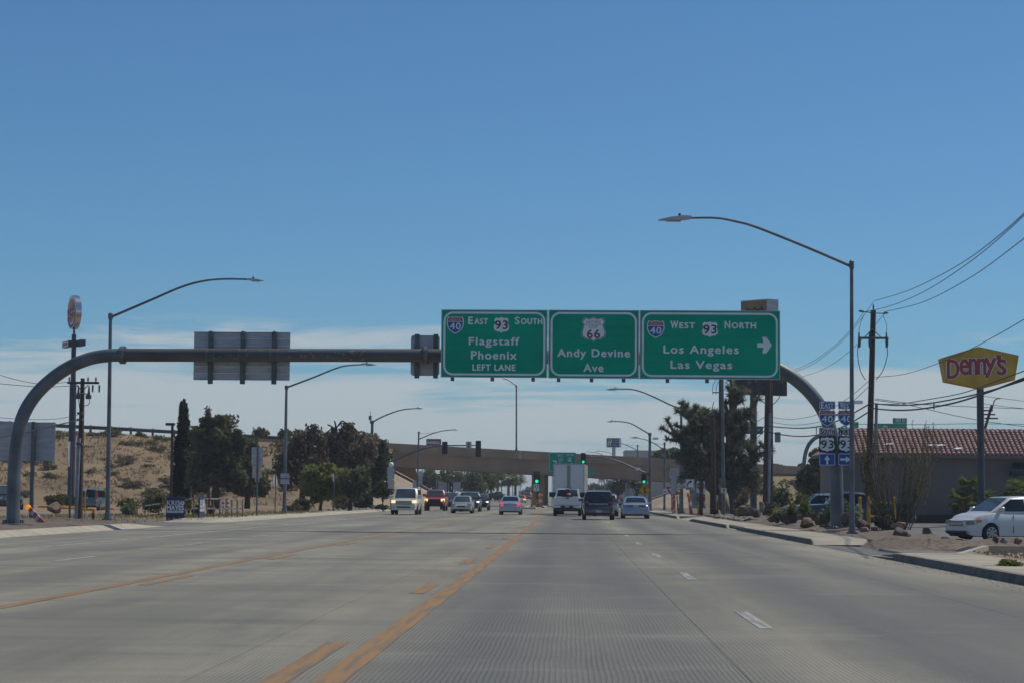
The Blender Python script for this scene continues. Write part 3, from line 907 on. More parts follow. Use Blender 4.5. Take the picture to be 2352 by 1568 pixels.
# ------------------------------------------------------------------ leaf clouds
rng = np.random.default_rng(11)
def cloud(blobs, n, size, k=60, spread=.26, rng=rng, flatten=1.0, aspect=.55):
    """blobs: (cx,cy,cz, rx,ry,rz) -> vertices and quads of leaf faces gathered in clumps"""
    vol = np.array([b[3] * b[4] * b[5] for b in blobs]) ** .67
    cnt = np.maximum(1, (n * vol / vol.sum()).astype(int))
    P = []
    for b_, c in zip(blobs, cnt):
        kk = max(3, int(k * c / n * 1.2) + 3)
        d = rng.normal(size=(kk, 3))
        d /= np.linalg.norm(d, axis=1)[:, None]
        rr = rng.uniform(.35, 1.0, kk) ** .6
        cc = d * rr[:, None]
        w = rng.uniform(.5, 1.5, kk)
        idx = rng.choice(kk, c, p=w / w.sum())
        g_ = np.clip(rng.normal(size=(c, 3)), -1.7, 1.7) * spread * rng.uniform(.55, 1.15, kk)[idx][:, None]
        g_[:, 2] *= flatten
        q = cc[idx] + g_
        P.append(q * np.array(b_[3:6]) + np.array(b_[:3]))
    P = np.concatenate(P)
    m_ = len(P)
    u = rng.normal(size=(m_, 3)); u /= np.linalg.norm(u, axis=1)[:, None]
    v = np.cross(u, rng.normal(size=(m_, 3))); v /= np.linalg.norm(v, axis=1)[:, None]
    s_ = size * rng.uniform(.55, 1.4, m_)[:, None]
    V = np.stack([P - u * s_, P + v * s_ * aspect, P + u * s_, P - v * s_ * aspect], 1).reshape(-1, 3)
    return V
def quads(root, name, V, m, kind=None):
    off = np.array(ORG.get(root.name, Vector())) if root is not None else np.zeros(3)
    me = bpy.data.meshes.new(name)
    nq = len(V) // 4
    me.vertices.add(len(V)); me.vertices.foreach_set('co', (V - off).astype(np.float32).ravel())
    me.loops.add(len(V)); me.loops.foreach_set('vertex_index', np.arange(len(V), dtype=np.int32))
    me.polygons.add(nq); me.polygons.foreach_set('loop_start', np.arange(0, 4 * nq, 4, dtype=np.int32))
    me.update(calc_edges=True)
    me.materials.append(m)
    o = link_mesh(name, me, root)
    ORG[o.name] = Vector(off)
    if kind:
        o['kind'] = kind
    return o
def tree(name, label, cat, base, blobs, n, size, m, trunk=.2, group=None, k=46, spread=.26, limbs=True, bark=None, lean=(0, 0), tw=None, aspect=.55, seed=1):
    base = Vector(base)
    t = thing(name, label, cat, base, group)
    r_ = random.Random(seed)
    top = max(b_[2] for b_ in blobs)
    mb = MB()
    cx = sum(b_[0] for b_ in blobs) / len(blobs)
    cy = sum(b_[1] for b_ in blobs) / len(blobs)
    p1 = Vector((base.x + (cx - base.x) * .35 + lean[0], base.y + (cy - base.y) * .35, base.z + (top - base.z) * .45))
    mb.tube(arc_smooth([base - Z_ * .2, base.lerp(p1, .5) + Vector((r_.uniform(-.1, .1), 0, 0)), p1, Vector((cx, cy, top))], 3), [trunk * (1 - .085 * i) for i in range(10)], 7)
    if limbs:
        for b_ in blobs:
            e = Vector(b_[:3])
            s0 = base.lerp(p1, r_.uniform(.45, 1))
            for q in range(3):
                e2 = e + Vector((r_.uniform(-.7, .7) * b_[3], r_.uniform(-.7, .7) * b_[4], r_.uniform(-.2, .7) * b_[5]))
                mid = s0.lerp(e2, .5) + Vector((0, 0, -.1 * b_[5]))
                mb.tube(arc_smooth([s0, mid, e2], 3), [trunk * .45 * (1 - .12 * i) for i in range(7)], 5)
    part(t, 'trunk', mb, bark or M['bark'], smooth=True)
    quads(t, 'crown', cloud(blobs, n, size, k, spread, aspect=aspect, rng=np.random.default_rng(seed + 50)), m)
    return t

# ------------------------------------------------------------------ sign gantry
GY = 76.0
b0, b1 = A(30, 1203, GY), A(1923, 1213, GY)
gt = thing('sign_gantry', 'huge weathered steel tube gantry arching over the whole road and carrying the green signs', 'sign gantry', (b0.x, GY, b0.z))
pL = [(30, 1200), (32, 1105), (37, 1030), (50, 962), (77, 912), (116, 872), (160, 842), (207, 823), (250, 816), (282, 815)]
pR = [(1640, 825), (1715, 829), (1770, 840), (1805, 856), (1835, 877), (1862, 903), (1886, 935), (1903, 973), (1914, 1015), (1920, 1065), (1923, 1205)]
rp = S(15.3, GY)
part(gt, 'column', MB().tube(arc_smooth([A(x, y, GY) for x, y in pL], 4), rp, 24), M['steel'], smooth=True, label='left bent column of the gantry')
part(gt, 'column', MB().tube(arc_smooth([A(x, y, GY) for x, y in pR], 4), rp, 24), M['steel'], smooth=True, label='right bent column of the gantry')
fl0, fl1, fl2 = A(282, 815, GY), A(978, 816, GY), A(1640, 825, GY)
for p, q in ((fl0, fl1), (fl1, fl2)):
    part(gt, 'arm', MB().tube([p, p.lerp(q, .5), q], rp, 24), M['pipe'], smooth=True)
for p in (fl0, fl1, fl2):
    f_ = part(gt, 'flange', MB().tube([p - X_ * .075, p + X_ * .075], rp + .09, 24), M['steel'], smooth=True)
    for k in range(12):
        a = 2 * math.pi * k / 12
        c = p + Vector((0, math.cos(a), math.sin(a))) * (rp + .055)
        part(f_, 'bolt', MB().tube([c - X_ * .12, c + X_ * .12], .022, 6), M['beam'])
for b_ in (b0, b1):
    part(gt, 'footing', MB().span((b_.x - .85, GY - .8, b_.z - .3), (b_.x + .85, GY + .8, b_.z - .02), bev=.05), M['conc'])
    part(gt, 'base_plate', MB().tube([b_ - Z_ * .02, b_ + Z_ * .05], rp + .2, 8), M['steel'])
    for k in range(8):
        a = 2 * math.pi * (k + .5) / 8
        part(gt, 'bolt', MB().cyl((b_.x + math.cos(a) * (rp + .11), GY + math.sin(a) * (rp + .11), b_.z), .035, .17, 6), M['beam'])
# rubbed, scraped patches of older paint on the arm
mb = MB()
r_ = random.Random(5)
for k in range(46):
    cx_ = r_.choice([r_.gauss(560, 55), r_.gauss(690, 20), r_.gauss(770, 30), r_.gauss(860, 60)])
    cy_ = r_.uniform(803, 826)
    a = (815 - cy_) / 15.3
    p = A(cx_, 815 + (cx_ - 282) / 700, GY)
    th = math.asin(max(-.95, min(.95, a)))
    pts = []
    for q in range(6):
        w = 2 * math.pi * q / 6
        dx, dt = math.cos(w) * r_.uniform(.03, .13), math.sin(w) * r_.uniform(.04, .3)
        tt = th + dt
        pts.append(Vector((p.x + dx, GY - math.cos(tt) * (rp + .003), p.z + math.sin(tt) * (rp + .003))))
    mb.add(pts, [tuple(range(6))])
part(gt, 'scrape_marks', mb, M['scuff'])

def sign_back(label, x0, x1, y0, y1, Y, beams, n, group=None, cat='sign'):
    """back of a sign: stacked extruded panels, held by vertical beams on the near side"""
    p, q = A(x0, y1, Y), A(x1, y0, Y)
    t = thing('road_sign', label, cat, ((p.x + q.x) / 2, Y, p.z), group)
    hgt = (q.z - p.z) / n
    for i in range(n):
        z = p.z + hgt * i
        mb = MB().span((p.x, Y, z + .004), (q.x, Y + .02, z + hgt - .004))
        mb.span((p.x, Y - .05, z + hgt - .022), (q.x, Y, z + hgt - .004))
        mb.span((p.x, Y - .05, z + .004), (q.x, Y, z + .016))
        part(t, 'panel', mb, M['alum'])
    for bx in beams:
        c = A(bx, (y0 + y1) / 2, Y - .12)
        part(t, 'beam', MB().span((c.x - .09, Y - .19, p.z - .15), (c.x + .09, Y - .055, q.z + .0)).span((c.x - .03, Y - .24, p.z - .15), (c.x + .03, Y - .19, q.z + .02)), M['beam'])
    return t
t = sign_back('back of a wide ribbed sign facing away on the left half of the gantry arm', 444, 667, 763, 872, GY + .62, (484, 558, 630), 7)
for bx in (484, 558, 630):
    for dx in (-8, 8):
        c = A(bx + dx, 815.6, GY)
        part(t, 'strap', MB().tube([c - X_ * .02, c + X_ * .02], rp + .018, 20), M['beam'], smooth=True)
t = thing('road_sign', 'back of a small rounded sign facing away next to the green East South sign', 'sign', A(975, 862, GY + .6))
p, q = A(943, 862, GY + .6), A(1010, 770, GY + .6)
part(t, 'panel', MB().prism(rrect(p.x, p.z, q.x, q.z, .12), (0, GY + .6, 0), X_, Z_, (0, .02, 0)), M['alum'])
for bx in (958, 1001):
    c = A(bx, 815, GY + .5)
    part(t, 'beam', MB().span((c.x - .09, GY + .42, p.z - .1), (c.x + .09, GY + .59, q.z + .03)), M['beam'])

SY = GY - .62
def C6(cx, cy, Y=SY):
    return A((1740 + cx * .60374) / 1.7415, (1200 + cy * .60374) / 1.7415, Y)
def fit(mb, s, x0, y0, x1, y1, Y, cmap=C6, sp=1.1, bold=0.0):
    p, q = cmap(x0, y1, Y), cmap(x1, y0, Y)
    return text(mb, s, p, X_, Z_, q.x - p.x, q.z - p.z, sp, bold=bold)
SH_I = [(-.5, .33), (-.42, .5), (-.3, .455), (-.15, .47), (0, .5), (.15, .47), (.3, .455), (.42, .5), (.5, .33), (.515, .1), (.46, -.12), (.33, -.31), (.15, -.43), (0, -.5), (-.15, -.43), (-.33, -.31), (-.46, -.12), (-.515, .1)]
SH_U = [(-.36, .47), (-.2, .43), (-.08, .46), (0, .5), (.08, .46), (.2, .43), (.36, .47), (.47, .32), (.41, .18), (.44, .02), (.5, -.13), (.46, -.3), (.3, -.4), (.12, -.41), (0, -.5), (-.12, -.41), (-.3, -.4), (-.46, -.3), (-.5, -.13), (-.44, .02), (-.41, .18), (-.47, .32)]
def shield_interstate(root, x0, y0, x1, y1, Y, cmap, num, label=None):
    p, q = cmap(x0, y1, Y), cmap(x1, y0, Y)
    c, w, h = (p + q) / 2, q.x - p.x, q.z - p.z
    O = Vector((c.x, Y, c.z))
    U, V = X_ * w, Z_ * h
    s_ = part(root, 'route_shield', MB().prism([(a * 1.06, b_ * 1.05) for a, b_ in SH_I], O, U, V, (0, .012, 0)), M['white'], label=label)
    k = .94
    top = [(a * k, b_ * k) for a, b_ in SH_I if b_ > .2]
    O2 = O - Y_ * .003
    part(s_, 'red_band', MB().flat([(-.49, .24), *[(a * .95, max(b_ * .95, .24)) for a, b_ in SH_I[:9]], (.49, .24)], O2, U, V), M['red'])
    part(s_, 'blue_field', MB().flat([(-.485, .2), (.485, .2), *[(a * k, min(b_ * k, .2)) for a, b_ in SH_I[9:]]], O2, U, V), M['blue'])
    O3 = O - Y_ * .006
    mb = text(MB(), num, O3 + U * -.34 + V * -.26, X_, Z_, w * .68, h * .40, bold=w * .012)
    text(mb, 'INTERSTATE', O3 + U * -.36 + V * .28, X_, Z_, w * .72, h * .10)
    part(s_, 'lettering', mb, M['white'])
    return s_
def shield_us(root, x0, y0, x1, y1, Y, cmap, num, top=None, col='black'):
    p, q = cmap(x0, y1, Y), cmap(x1, y0, Y)
    c, w, h = (p + q) / 2, q.x - p.x, q.z - p.z
    O = Vector((c.x, Y, c.z))
    U, V = X_ * w, Z_ * h
    s_ = part(root, 'route_shield', MB().prism(SH_U, O, U, V, (0, .012, 0)), M['white'])
    O3 = O - Y_ * .005
    if top:
        part(s_, 'outline', MB().ring([(a * .97, b_ * .97) for a, b_ in SH_U], [(a * .91, b_ * .91) for a, b_ in SH_U], O - Y_ * .003, U, V), M[col])
        mb = text(MB(), num, O3 + U * -.26 + V * -.36, X_, Z_, w * .52, h * .35, bold=w * .01)
        text(mb, top[0], O3 + U * -.28 + V * .24, X_, Z_, w * .57, h * .1)
        text(mb, top[1], O3 + U * -.17 + V * .055, X_, Z_, w * .34, h * .095)
        mb.flat([(-.42, .185), (.42, .185), (.42, .2), (-.42, .2)], O3, U, V)
    else:
        mb = text(MB(), num, O3 + U * -.4 + V * -.26, X_, Z_, w * .8, h * .54, bold=w * .012)
    part(s_, 'lettering', mb, M[col])
    return s_
def guide_sign(label, x0, y0, x1, y1, lines, tabs, n=8):
    p, q = C6(x0, y1), C6(x1, y0)
    t = thing('guide_sign', label, 'road sign', ((p.x + q.x) / 2, SY, p.z), 'green guide signs on the gantry')
    dz = (q.z - p.z) / n
    for i in range(n):
        part(t, 'panel', MB().span((p.x, SY, p.z + dz * i + .0015), (q.x, SY + .05, p.z + dz * (i + 1) - .0015)), M['green'])
    part(t, 'backing', MB().span((p.x, SY + .051, p.z), (q.x, SY + .06, q.z)), M['beam'])
    e, w_, r0 = .05, .075, .36
    mb = MB().ring(rrect(p.x + e, p.z + e, q.x - e, q.z - e, r0, 7), rrect(p.x + e + w_, p.z + e + w_, q.x - e - w_, q.z - e - w_, r0 - w_, 7), (0, SY - .004, 0), X_, Z_)
    part(t, 'border', mb, M['white'])
    part(t, 'edge_trim', MB().span((p.x - .03, SY - .01, p.z - .03), (q.x + .03, SY + .05, p.z - .002)).span((p.x - .03, SY - .01, q.z + .002), (q.x + .03, SY + .05, q.z + .03))
         .span((p.x - .035, SY - .012, p.z - .03), (p.x - .004, SY + .05, q.z + .03)).span((q.x + .004, SY - .012, p.z - .03), (q.x + .035, SY + .05, q.z + .03)), M['alum'])
    mb = MB()
    for s, a, b_, c, d in lines:
        fit(mb, s, a, b_, c, d, SY - .006, sp=1.15, bold=.013)
    part(t, 'lettering', mb, M['white'])
    for bx in tabs:
        c = C6(bx, (y0 + y1) / 2, SY + .15)
        part(t, 'bracket', MB().span((c.x - .066, SY + .052, p.z - .16), (c.x + .066, SY + .22, q.z + .02)), M['beam'])
    return t
t = guide_sign('left green guide sign reading East South, Flagstaff, Phoenix, left lane', 44, 72, 741, 504,
               [('E', 222, 113, 250, 160), ('AST', 262, 123, 350, 160), ('S', 530, 113, 560, 160), ('OUTH', 571, 123, 710, 160),
                ('Flagstaff', 225, 248, 558, 312), ('Phoenix', 240, 338, 540, 390), ('LEFT LANE', 250, 426, 532, 464)], (118, 382, 652))
shield_interstate(t, 82, 112, 187, 221, SY - .02, C6, '40')
shield_us(t, 388, 114, 492, 218, SY - .02, C6, '93')
t = guide_sign('middle green guide sign with a brown historic loop 66 shield over the avenue name', 755, 74, 1347, 510,
               [('Andy Devine', 812, 325, 1290, 390), ('Ave', 985, 422, 1115, 472)], (820, 1038, 1250))
shield_us(t, 968, 113, 1133, 275, SY - .02, C6, '66', ('HISTORIC', 'LOOP'), 'brown')
t = guide_sign('right green guide sign reading West North, Los Angeles, Las Vegas with an arrow', 1361, 78, 2280, 515,
               [('W', 1562, 140, 1610, 187), ('EST', 1620, 150, 1722, 187), ('N', 1920, 140, 1955, 188), ('ORTH', 1967, 150, 2125, 188),
                ('Los Angeles', 1515, 302, 2010, 368), ('Las Vegas', 1562, 403, 1967, 468)], (1540, 1802, 2080))
shield_interstate(t, 1409, 140, 1516, 249, SY - .02, C6, '40')
shield_us(t, 1768, 143, 1875, 246, SY - .02, C6, '93')
p, q = C6(2135, 352, SY - .006), C6(2232, 245, SY - .006)
part(t, 'arrow', MB().flat([(0, .36), (.42, .36), (.34, 0), (.62, 0), (1, .5), (.62, 1), (.34, 1), (.42, .64), (0, .64)], p, X_ * (q.x - p.x), Z_ * (q.z - p.z)), M['white'])

# small route markers on the right gantry column
def CM(cx, cy, Y):
    return A((3200 + cx * .5103) / 1.7415, (1550 + cy * .5103) / 1.7415, Y)
MYY = GY - .62
def marker(label, cat, x0, y0, x1, y1, m, name='route_marker', rim='white'):
    p, q = CM(x0, y1, MYY), CM(x1, y0, MYY)
    t = thing(name, label, cat, ((p.x + q.x) / 2, MYY, p.z), 'route markers on the gantry column')
    part(t, 'plate', MB().prism(rrect(p.x, p.z, q.x, q.z, .04, 3), (0, MYY, 0), X_, Z_, (0, .012, 0)), M[m])
    part(t, 'border', MB().ring(rrect(p.x + .012, p.z + .012, q.x - .012, q.z - .012, .035, 3), rrect(p.x + .03, p.z + .03, q.x - .03, q.z - .03, .025, 3), (0, MYY - .003, 0), X_, Z_), M[rim])
    return t
for dx, d1, d2, arrow, side in ((0, 'EAST', 'SOUTH', 'up', 'left'), (149, 'WEST', 'NORTH', 'right', 'right')):
    t = marker(f'blue plate reading {d1.title()} at the top of the {side} stack of route markers', 'road sign', 150 + dx, 105, 277 + dx, 167, 'blue')
    mb = fit(MB(), d1[0], 166 + dx, 113, 188 + dx, 158, MYY - .005, CM, bold=.008)
    fit(mb, d1[1:], 193 + dx, 121, 261 + dx, 158, MYY - .005, CM, bold=.008)
    part(t, 'lettering', mb, M['white'])
    p = CM(213 + dx, 298, MYY)
    t = thing('route_marker', f'interstate 40 shield under the {d1.title()} plate on the gantry column', 'road sign', p, 'route markers on the gantry column')
    shield_interstate(t, 152 + dx, 174, 275 + dx, 297, MYY, CM, '40')
    t = marker(f'white plate reading {d2.title()} in the {side} stack of route markers', 'road sign', 150 + dx, 309, 277 + dx, 368, 'white', rim='black')
    mb = fit(MB(), d2[0], 160 + dx, 317, 180 + dx, 360, MYY - .005, CM, bold=.008)
    fit(mb, d2[1:], 184 + dx, 325, 268 + dx, 360, MYY - .005, CM, bold=.008)
    part(t, 'lettering', mb, M['black'])
    t = marker(f'black square with white 93 shield under the {d2.title()} plate', 'road sign', 150 + dx, 378, 277 + dx, 505, 'black', rim='black')
    shield_us(t, 155 + dx, 384, 272 + dx, 500, MYY - .016, CM, '93')
    t = marker(f'blue plate with a white arrow pointing {arrow} at the foot of the {side} stack', 'road sign', 150 + dx, 512, 277 + dx, 607, 'blue')
    p, q = CM(190 + dx, 597, MYY - .005), CM(236 + dx, 528, MYY - .005)
    if arrow == 'right':
        p, q = CM(166 + dx, 585, MYY - .005), CM(255 + dx, 535, MYY - .005)
    ar = [(.33, 0), (.67, 0), (.67, .5), (1, .5), (.5, 1), (0, .5), (.33, .5)]
    if arrow == 'right':
        ar = [(b_, a) for a, b_ in ar]
    part(t, 'arrow', MB().flat(ar, p, X_ * (q.x - p.x), Z_ * (q.z - p.z)), M['white'])
    c0, c1 = CM(213 + dx, 607, MYY + .04), CM(213 + dx, 105, MYY + .04)
    t = thing('sign_rail', f'slim steel upright behind the {side} stack of route markers', 'sign post', c0)
    part(t, 'upright', MB().span((c0.x - .03, MYY + .014, c0.z), (c0.x + .03, MYY + .06, c1.z)), M['steel'])
    for zz in (c0.z + .5, c1.z - .5):
        part(t, 'clamp', MB().span((min(c0.x, b1.x) - .05, MYY + .062, zz - .03), (max(c0.x, b1.x) + .05, GY - rp * .8, zz + .03)), M['steel'])

# ------------------------------------------------------------------ street lamps
def lamp(label, foot, top, arm, lum, Y, r0, r1, ra=None, brace=None, ground=None, name='street_lamp', photocell=True, group='street lamps along the road'):
    b_ = A(*foot, Y)
    tp = A(*top, Y)
    b_ = Vector((tp.x + (b_.x - tp.x), Y, b_.z if ground is None else ground))
    t = thing(name, label, 'street lamp', b_, group)
    part(t, 'pole', MB().tube([b_, b_.lerp(tp, .5), tp], [r0, (r0 + r1) / 2, r1], 12), M['steel'], smooth=True)
    part(t, 'base_plate', MB().span((b_.x - r0 * 1.9, Y - r0 * 1.9, b_.z - .02), (b_.x + r0 * 1.9, Y + r0 * 1.9, b_.z + .05)), M['steel'])
    part(t, 'base_cover', MB().tube([b_ + Z_ * .05, b_ + Z_ * .32], [r0 * 1.45, r0 * 1.2], 8), M['steel'])
    part(t, 'pole_cap', MB().tube([tp - Z_ * .22, tp + Z_ * .02, tp + Z_ * .07], [r1 * 1.5, r1 * 1.5, r1 * .5], 10), M['steel'])
    ra = ra or r1 * .75
    pts = arc_smooth([A(x, y, Y) for x, y in arm], 5)
    part(t, 'arm', MB().tube(pts, [ra * (1 - .35 * i / len(pts)) for i in range(len(pts))], 8), M['steel'], smooth=True)
    p, q = A(*lum[0], Y), A(*lum[1], Y)
    d = (q - p)
    ln = d.length
    d.normalize()
    up = Vector((-d.z, 0, d.x)) if d.x > 0 else Vector((d.z, 0, -d.x))
    prof = [(0, -.04), (0, .05), (.25, .10), (.6, .085), (1, .01), (1, -.02), (.45, -.075), (.2, -.075)]
    mb = MB()
    wid = .16
    for s_ in (-1, 1):
        mb.v += [p + d * (a * ln) + up * (b2 * ln / .75 * .55) + Y_ * s_ * wid * (1 - .45 * a) for a, b2 in prof]
    n = len(prof)
    mb.f = [tuple(range(n)), tuple(range(2 * n - 1, n - 1, -1))] + [(i, i + n, (i + 1) % n + n, (i + 1) % n) for i in range(n)]
    l_ = part(t, 'lamp_head', mb, M['alum'])
    part(l_, 'lens', MB().box(p + d * ln * .55 - up * ln * .075, (ln * .45, wid * 1.1, .02)), M['lampclear'])
    if photocell:
        part(l_, 'photocell', MB().cyl(p + d * ln * .35 + up * ln * .07, .04, .09, 8), M['black'])
    if brace:
        pts = [A(*x, Y) for x in brace]
        part(t, 'brace', MB().tube(pts, .02, 5), M['steel'])
    return t
lamp('tallest street lamp, its arm reaching left over the road from the right kerb', (1957, 1224), (1956, 602), [(1955, 612), (1860, 571), (1740, 523), (1690, 509), (1645, 501), (1585, 501)], ((1588, 500), (1512, 506)), 66, .085, .055, ra=.05)
lamp('street lamp at the left kerb beside the burger sign, with flat led head', (247, 1192), (254, 722), [(256, 728), (345, 690), (415, 660), (465, 646), (515, 641), (575, 642)], ((568, 642), (606, 645)), 91, .115, .075, ra=.06)
lamp('street lamp behind the dead tree on the left, below the gantry arm', (653, 1176), (658, 886), [(659, 889), (715, 868), (770, 846), (797, 839), (835, 836.5)], ((830, 835.5), (865, 837.5)), 138, .14, .085, ra=.065)
lamp('street lamp on the right behind the joshua tree, just beyond the signal sign', (1566, 1177), (1564.5, 934), [(1564, 938), (1540, 929), (1500, 910), (1470, 898), (1447, 893), (1422, 893)], ((1424, 892.5), (1391, 894)), 165, .15, .09, ra=.07)
lamp('street lamp with a parking sign on its post in front of the joshua tree', (1662, 1186), (1659, 846), [(1658, 850), (1640, 842), (1600, 822), (1560, 812), (1520, 812)], ((1523, 811), (1480, 813)), 131, .125, .08, ra=.06)
lamp('thin street lamp beyond the left signal mast with a wire brace', (958, 1150), (962, 991), [(962, 1008), (985, 998), (1010, 990), (1030, 987), (1042, 986.5)], ((1038, 986), (1052, 987)), 262, .13, .1, ra=.07, brace=[(962, 996), (1010, 991)], ground=0)
lamp('street lamp standing up from the overpass parapet against the clouds', (1186, 1034), (1186, 885), [(1186, 886), (1177, 879), (1168, 873), (1160, 869)], ((1163, 871), (1153, 868)), 292, .13, .1, ra=.07, photocell=False)
lamp('street lamp right of the right signal mast, braced by a wire', (1526, 1166), (1526.5, 1016), [(1526, 1033), (1510, 1022), (1490, 1011), (1465, 1005)], ((1467, 1004.5), (1446, 1004)), 225, .13, .09, ra=.06, brace=[(1526, 1020), (1490, 1015)], ground=0)
lamp('far street lamp rising behind the overpass left of the pale wall', (1464.5, 1052), (1464.5, 1021), [(1464.5, 1034), (1452, 1027), (1438, 1021), (1424, 1016)], ((1426, 1016), (1415, 1014)), 340, .13, .1, ra=.07, ground=0, brace=[(1464.5, 1023.5), (1438, 1020)], photocell=False)
for k, (x0, y0) in enumerate(((1346, 1036), (1368, 1034))):
    lamp(('distant curved lamp arm over the overpass, nearer the signal', 'distant curved lamp arm over the overpass, nearer the hotel sign')[k], (x0 + 42, 1060), (x0 + 42, y0 + 10),
         [(x0 + 42, y0 + 12), (x0 + 33, y0 + 5), (x0 + 20, y0 + 2), (x0 + 8, y0 + 1)], ((x0 + 9, y0), (x0 - 1, y0 + 1)), 420 + 40 * k, .13, .1, ra=.07, ground=0, photocell=False)

# ------------------------------------------------------------------ traffic signals
def signal_head(label, x0, y0, x1, y1, Y, lit=None, n=3, back=True, yaw=0, plate=True):
    p, q = A(x0, y1, Y), A(x1, y0, Y)
    c = (p + q) / 2
    w, h = q.x - p.x, q.z - p.z
    t = thing('traffic_signal', label, 'traffic light', (c.x, Y, p.z), 'traffic lights at the ramps')
    rot = Matrix.Rotation(yaw, 3, 'Z')
    def P(x, y, z):
        return Vector((c.x, Y, c.z)) + rot @ Vector((x, y, z))
    ORI = Vector((c.x, Y, c.z))
    if plate:
        mb = MB().prism(rrect(-w / 2, -h / 2, w / 2, h / 2, .08, 3), (0, .0, 0), X_, Z_, (0, .02, 0))
        mb.v = [ORI + rot @ v for v in mb.v]
        part(t, 'backplate', mb, M['black'])
    hw = w * (.31 if plate else .5)
    mb = MB().span((-hw, -.12 if not back else .02, -h * .44), (hw, .0 if not back else .2, h * .44), bev=.03)
    mb.v = [ORI + rot @ v for v in mb.v]
    part(t, 'housing', mb, M['black'])
    if not back:
        for i in range(n):
            z = h * .44 - h * .88 * (i + .5) / n
            r = min(hw * .82, h * .88 / n * .45)
            on = lit == i
            mb = MB().tube([(0, -.121, z), (0, -.135, z)], r, 14)
            mb.v = [ORI + rot @ v for v in mb.v]
            part(t, 'lens', mb, M['greenlit'] if on else M['lens'])
            vz = MB()
            pts = []
            for k in range(9):
                a = R(-10 + 200 * k / 8)
                pts.append((math.cos(a) * r * 1.12, math.sin(a) * r * 1.12))
            vz.add([(a, -.12, z + b_) for a, b_ in pts] + [(a, -.34, z + b_) for a, b_ in pts], [(k, k + 1, k + 10, k + 9) for k in range(8)])
            vz.v = [ORI + rot @ v for v in vz.v]
            part(t, 'visor', vz, M['black'])
    return t
def mast(label, foot, top, lamp_arm, lum, sig_arm, Y, r0, ground, r_arm=.1):
    t = lamp(label, foot, top, lamp_arm, lum, Y, r0, r0 * .72, ra=r0 * .4, ground=ground, name='signal_mast', group='signal masts with mast arms')
    t['category'] = 'signal mast'
    pts = arc_smooth([A(x, y, Y) for x, y in sig_arm], 4)
    part(t, 'mast_arm', MB().tube(pts, [r_arm * (1.1 - .6 * i / len(pts)) for i in range(len(pts))], 10), M['steel'], smooth=True)
    return t
YL, YR = 185, 192
t = mast('tall signal mast with a lamp on the left kerb, carrying lights seen from behind', (853, 1168), (855, 966), [(856, 968), (880, 955.5), (910, 944), (932, 939), (955, 937.5)], ((953, 937), (972, 937.5)),
         [(855, 1073), (901, 1058), (952, 1036), (982, 1027), (1015, 1022.5), (1070, 1022), (1092, 1021.6)], YL, .17, .1)
c = A(850.5, 955, YL)
part(t, 'antenna', MB().tube([c - Z_ * .7, c + Z_ * .45], .03, 6).span((c.x - .14, YL - .1, c.z - .35), (c.x + .12, YL + .1, c.z + .05)), M['conduit'])
signal_head('traffic light seen from behind, left of two on the left mast arm', 1015, 1013, 1028, 1042, YL - .2)
signal_head('traffic light seen from behind, at the tip of the left mast arm', 1092, 1011, 1105, 1048, YL - .2, n=4)
signal_head('green lit traffic light seen from the side at the edge of the dark trees', 888.5, 1039, 899.5, 1058, YL + 8, lit=2, back=False, yaw=R(48), plate=False)
signal_head('dark traffic light seen from the side on the left mast post', 872, 1071, 882, 1101, YL - .3, back=False, yaw=R(75), plate=False)
sg = thing('road_sign', 'small sign seen from behind between the two lights of the left mast arm', 'sign', A(1076, 1030, YL - .2))
p, q = A(1070, 1030, YL - .2), A(1083, 1013, YL - .2)
part(sg, 'plate', MB().span((p.x, YL - .2, p.z), (q.x, YL - .18, q.z)), M['alum'])
part(sg, 'bracket', MB().span(((p.x + q.x) / 2 - .05, YL - .25, p.z + .06), ((p.x + q.x) / 2 + .05, YL - .2, q.z - .06)), M['beam'])
t = mast('signal mast on the right kerb whose arm reaches out to a green light', (1493, 1172), (1492.5, 994), [(1492, 996), (1479, 988.5), (1458, 976), (1443, 970), (1428, 967.5), (1410, 967)], ((1412, 966.5), (1393, 967.5)),
         [(1492, 1089), (1466, 1078.5), (1434, 1064), (1408, 1054.5), (1383, 1049.4), (1345, 1048)], YR, .17, .05)
c = A(1466, 1075.5, YR)
part(t, 'camera', MB().span((c.x - .25, YR - .25, c.z - .15), (c.x + .2, YR - .1, c.z + .12)), M['white'])
c = A(1507, 1006, YR)
part(t, 'camera', MB().span((c.x - .3, YR - .1, c.z - .12), (c.x + .2, YR + .1, c.z + .1)).tube([(A(1493, 1007, YR)), c], .03, 5), M['white'])
signal_head('green lit traffic light at the tip of the right mast arm', 1334, 1039, 1345.5, 1065, YR - .35, lit=2, back=False)
signal_head('green lit traffic light fixed to the right signal mast above the yellow merge sign', 1473, 1087, 1485, 1110, YR - .35, lit=2, back=False)
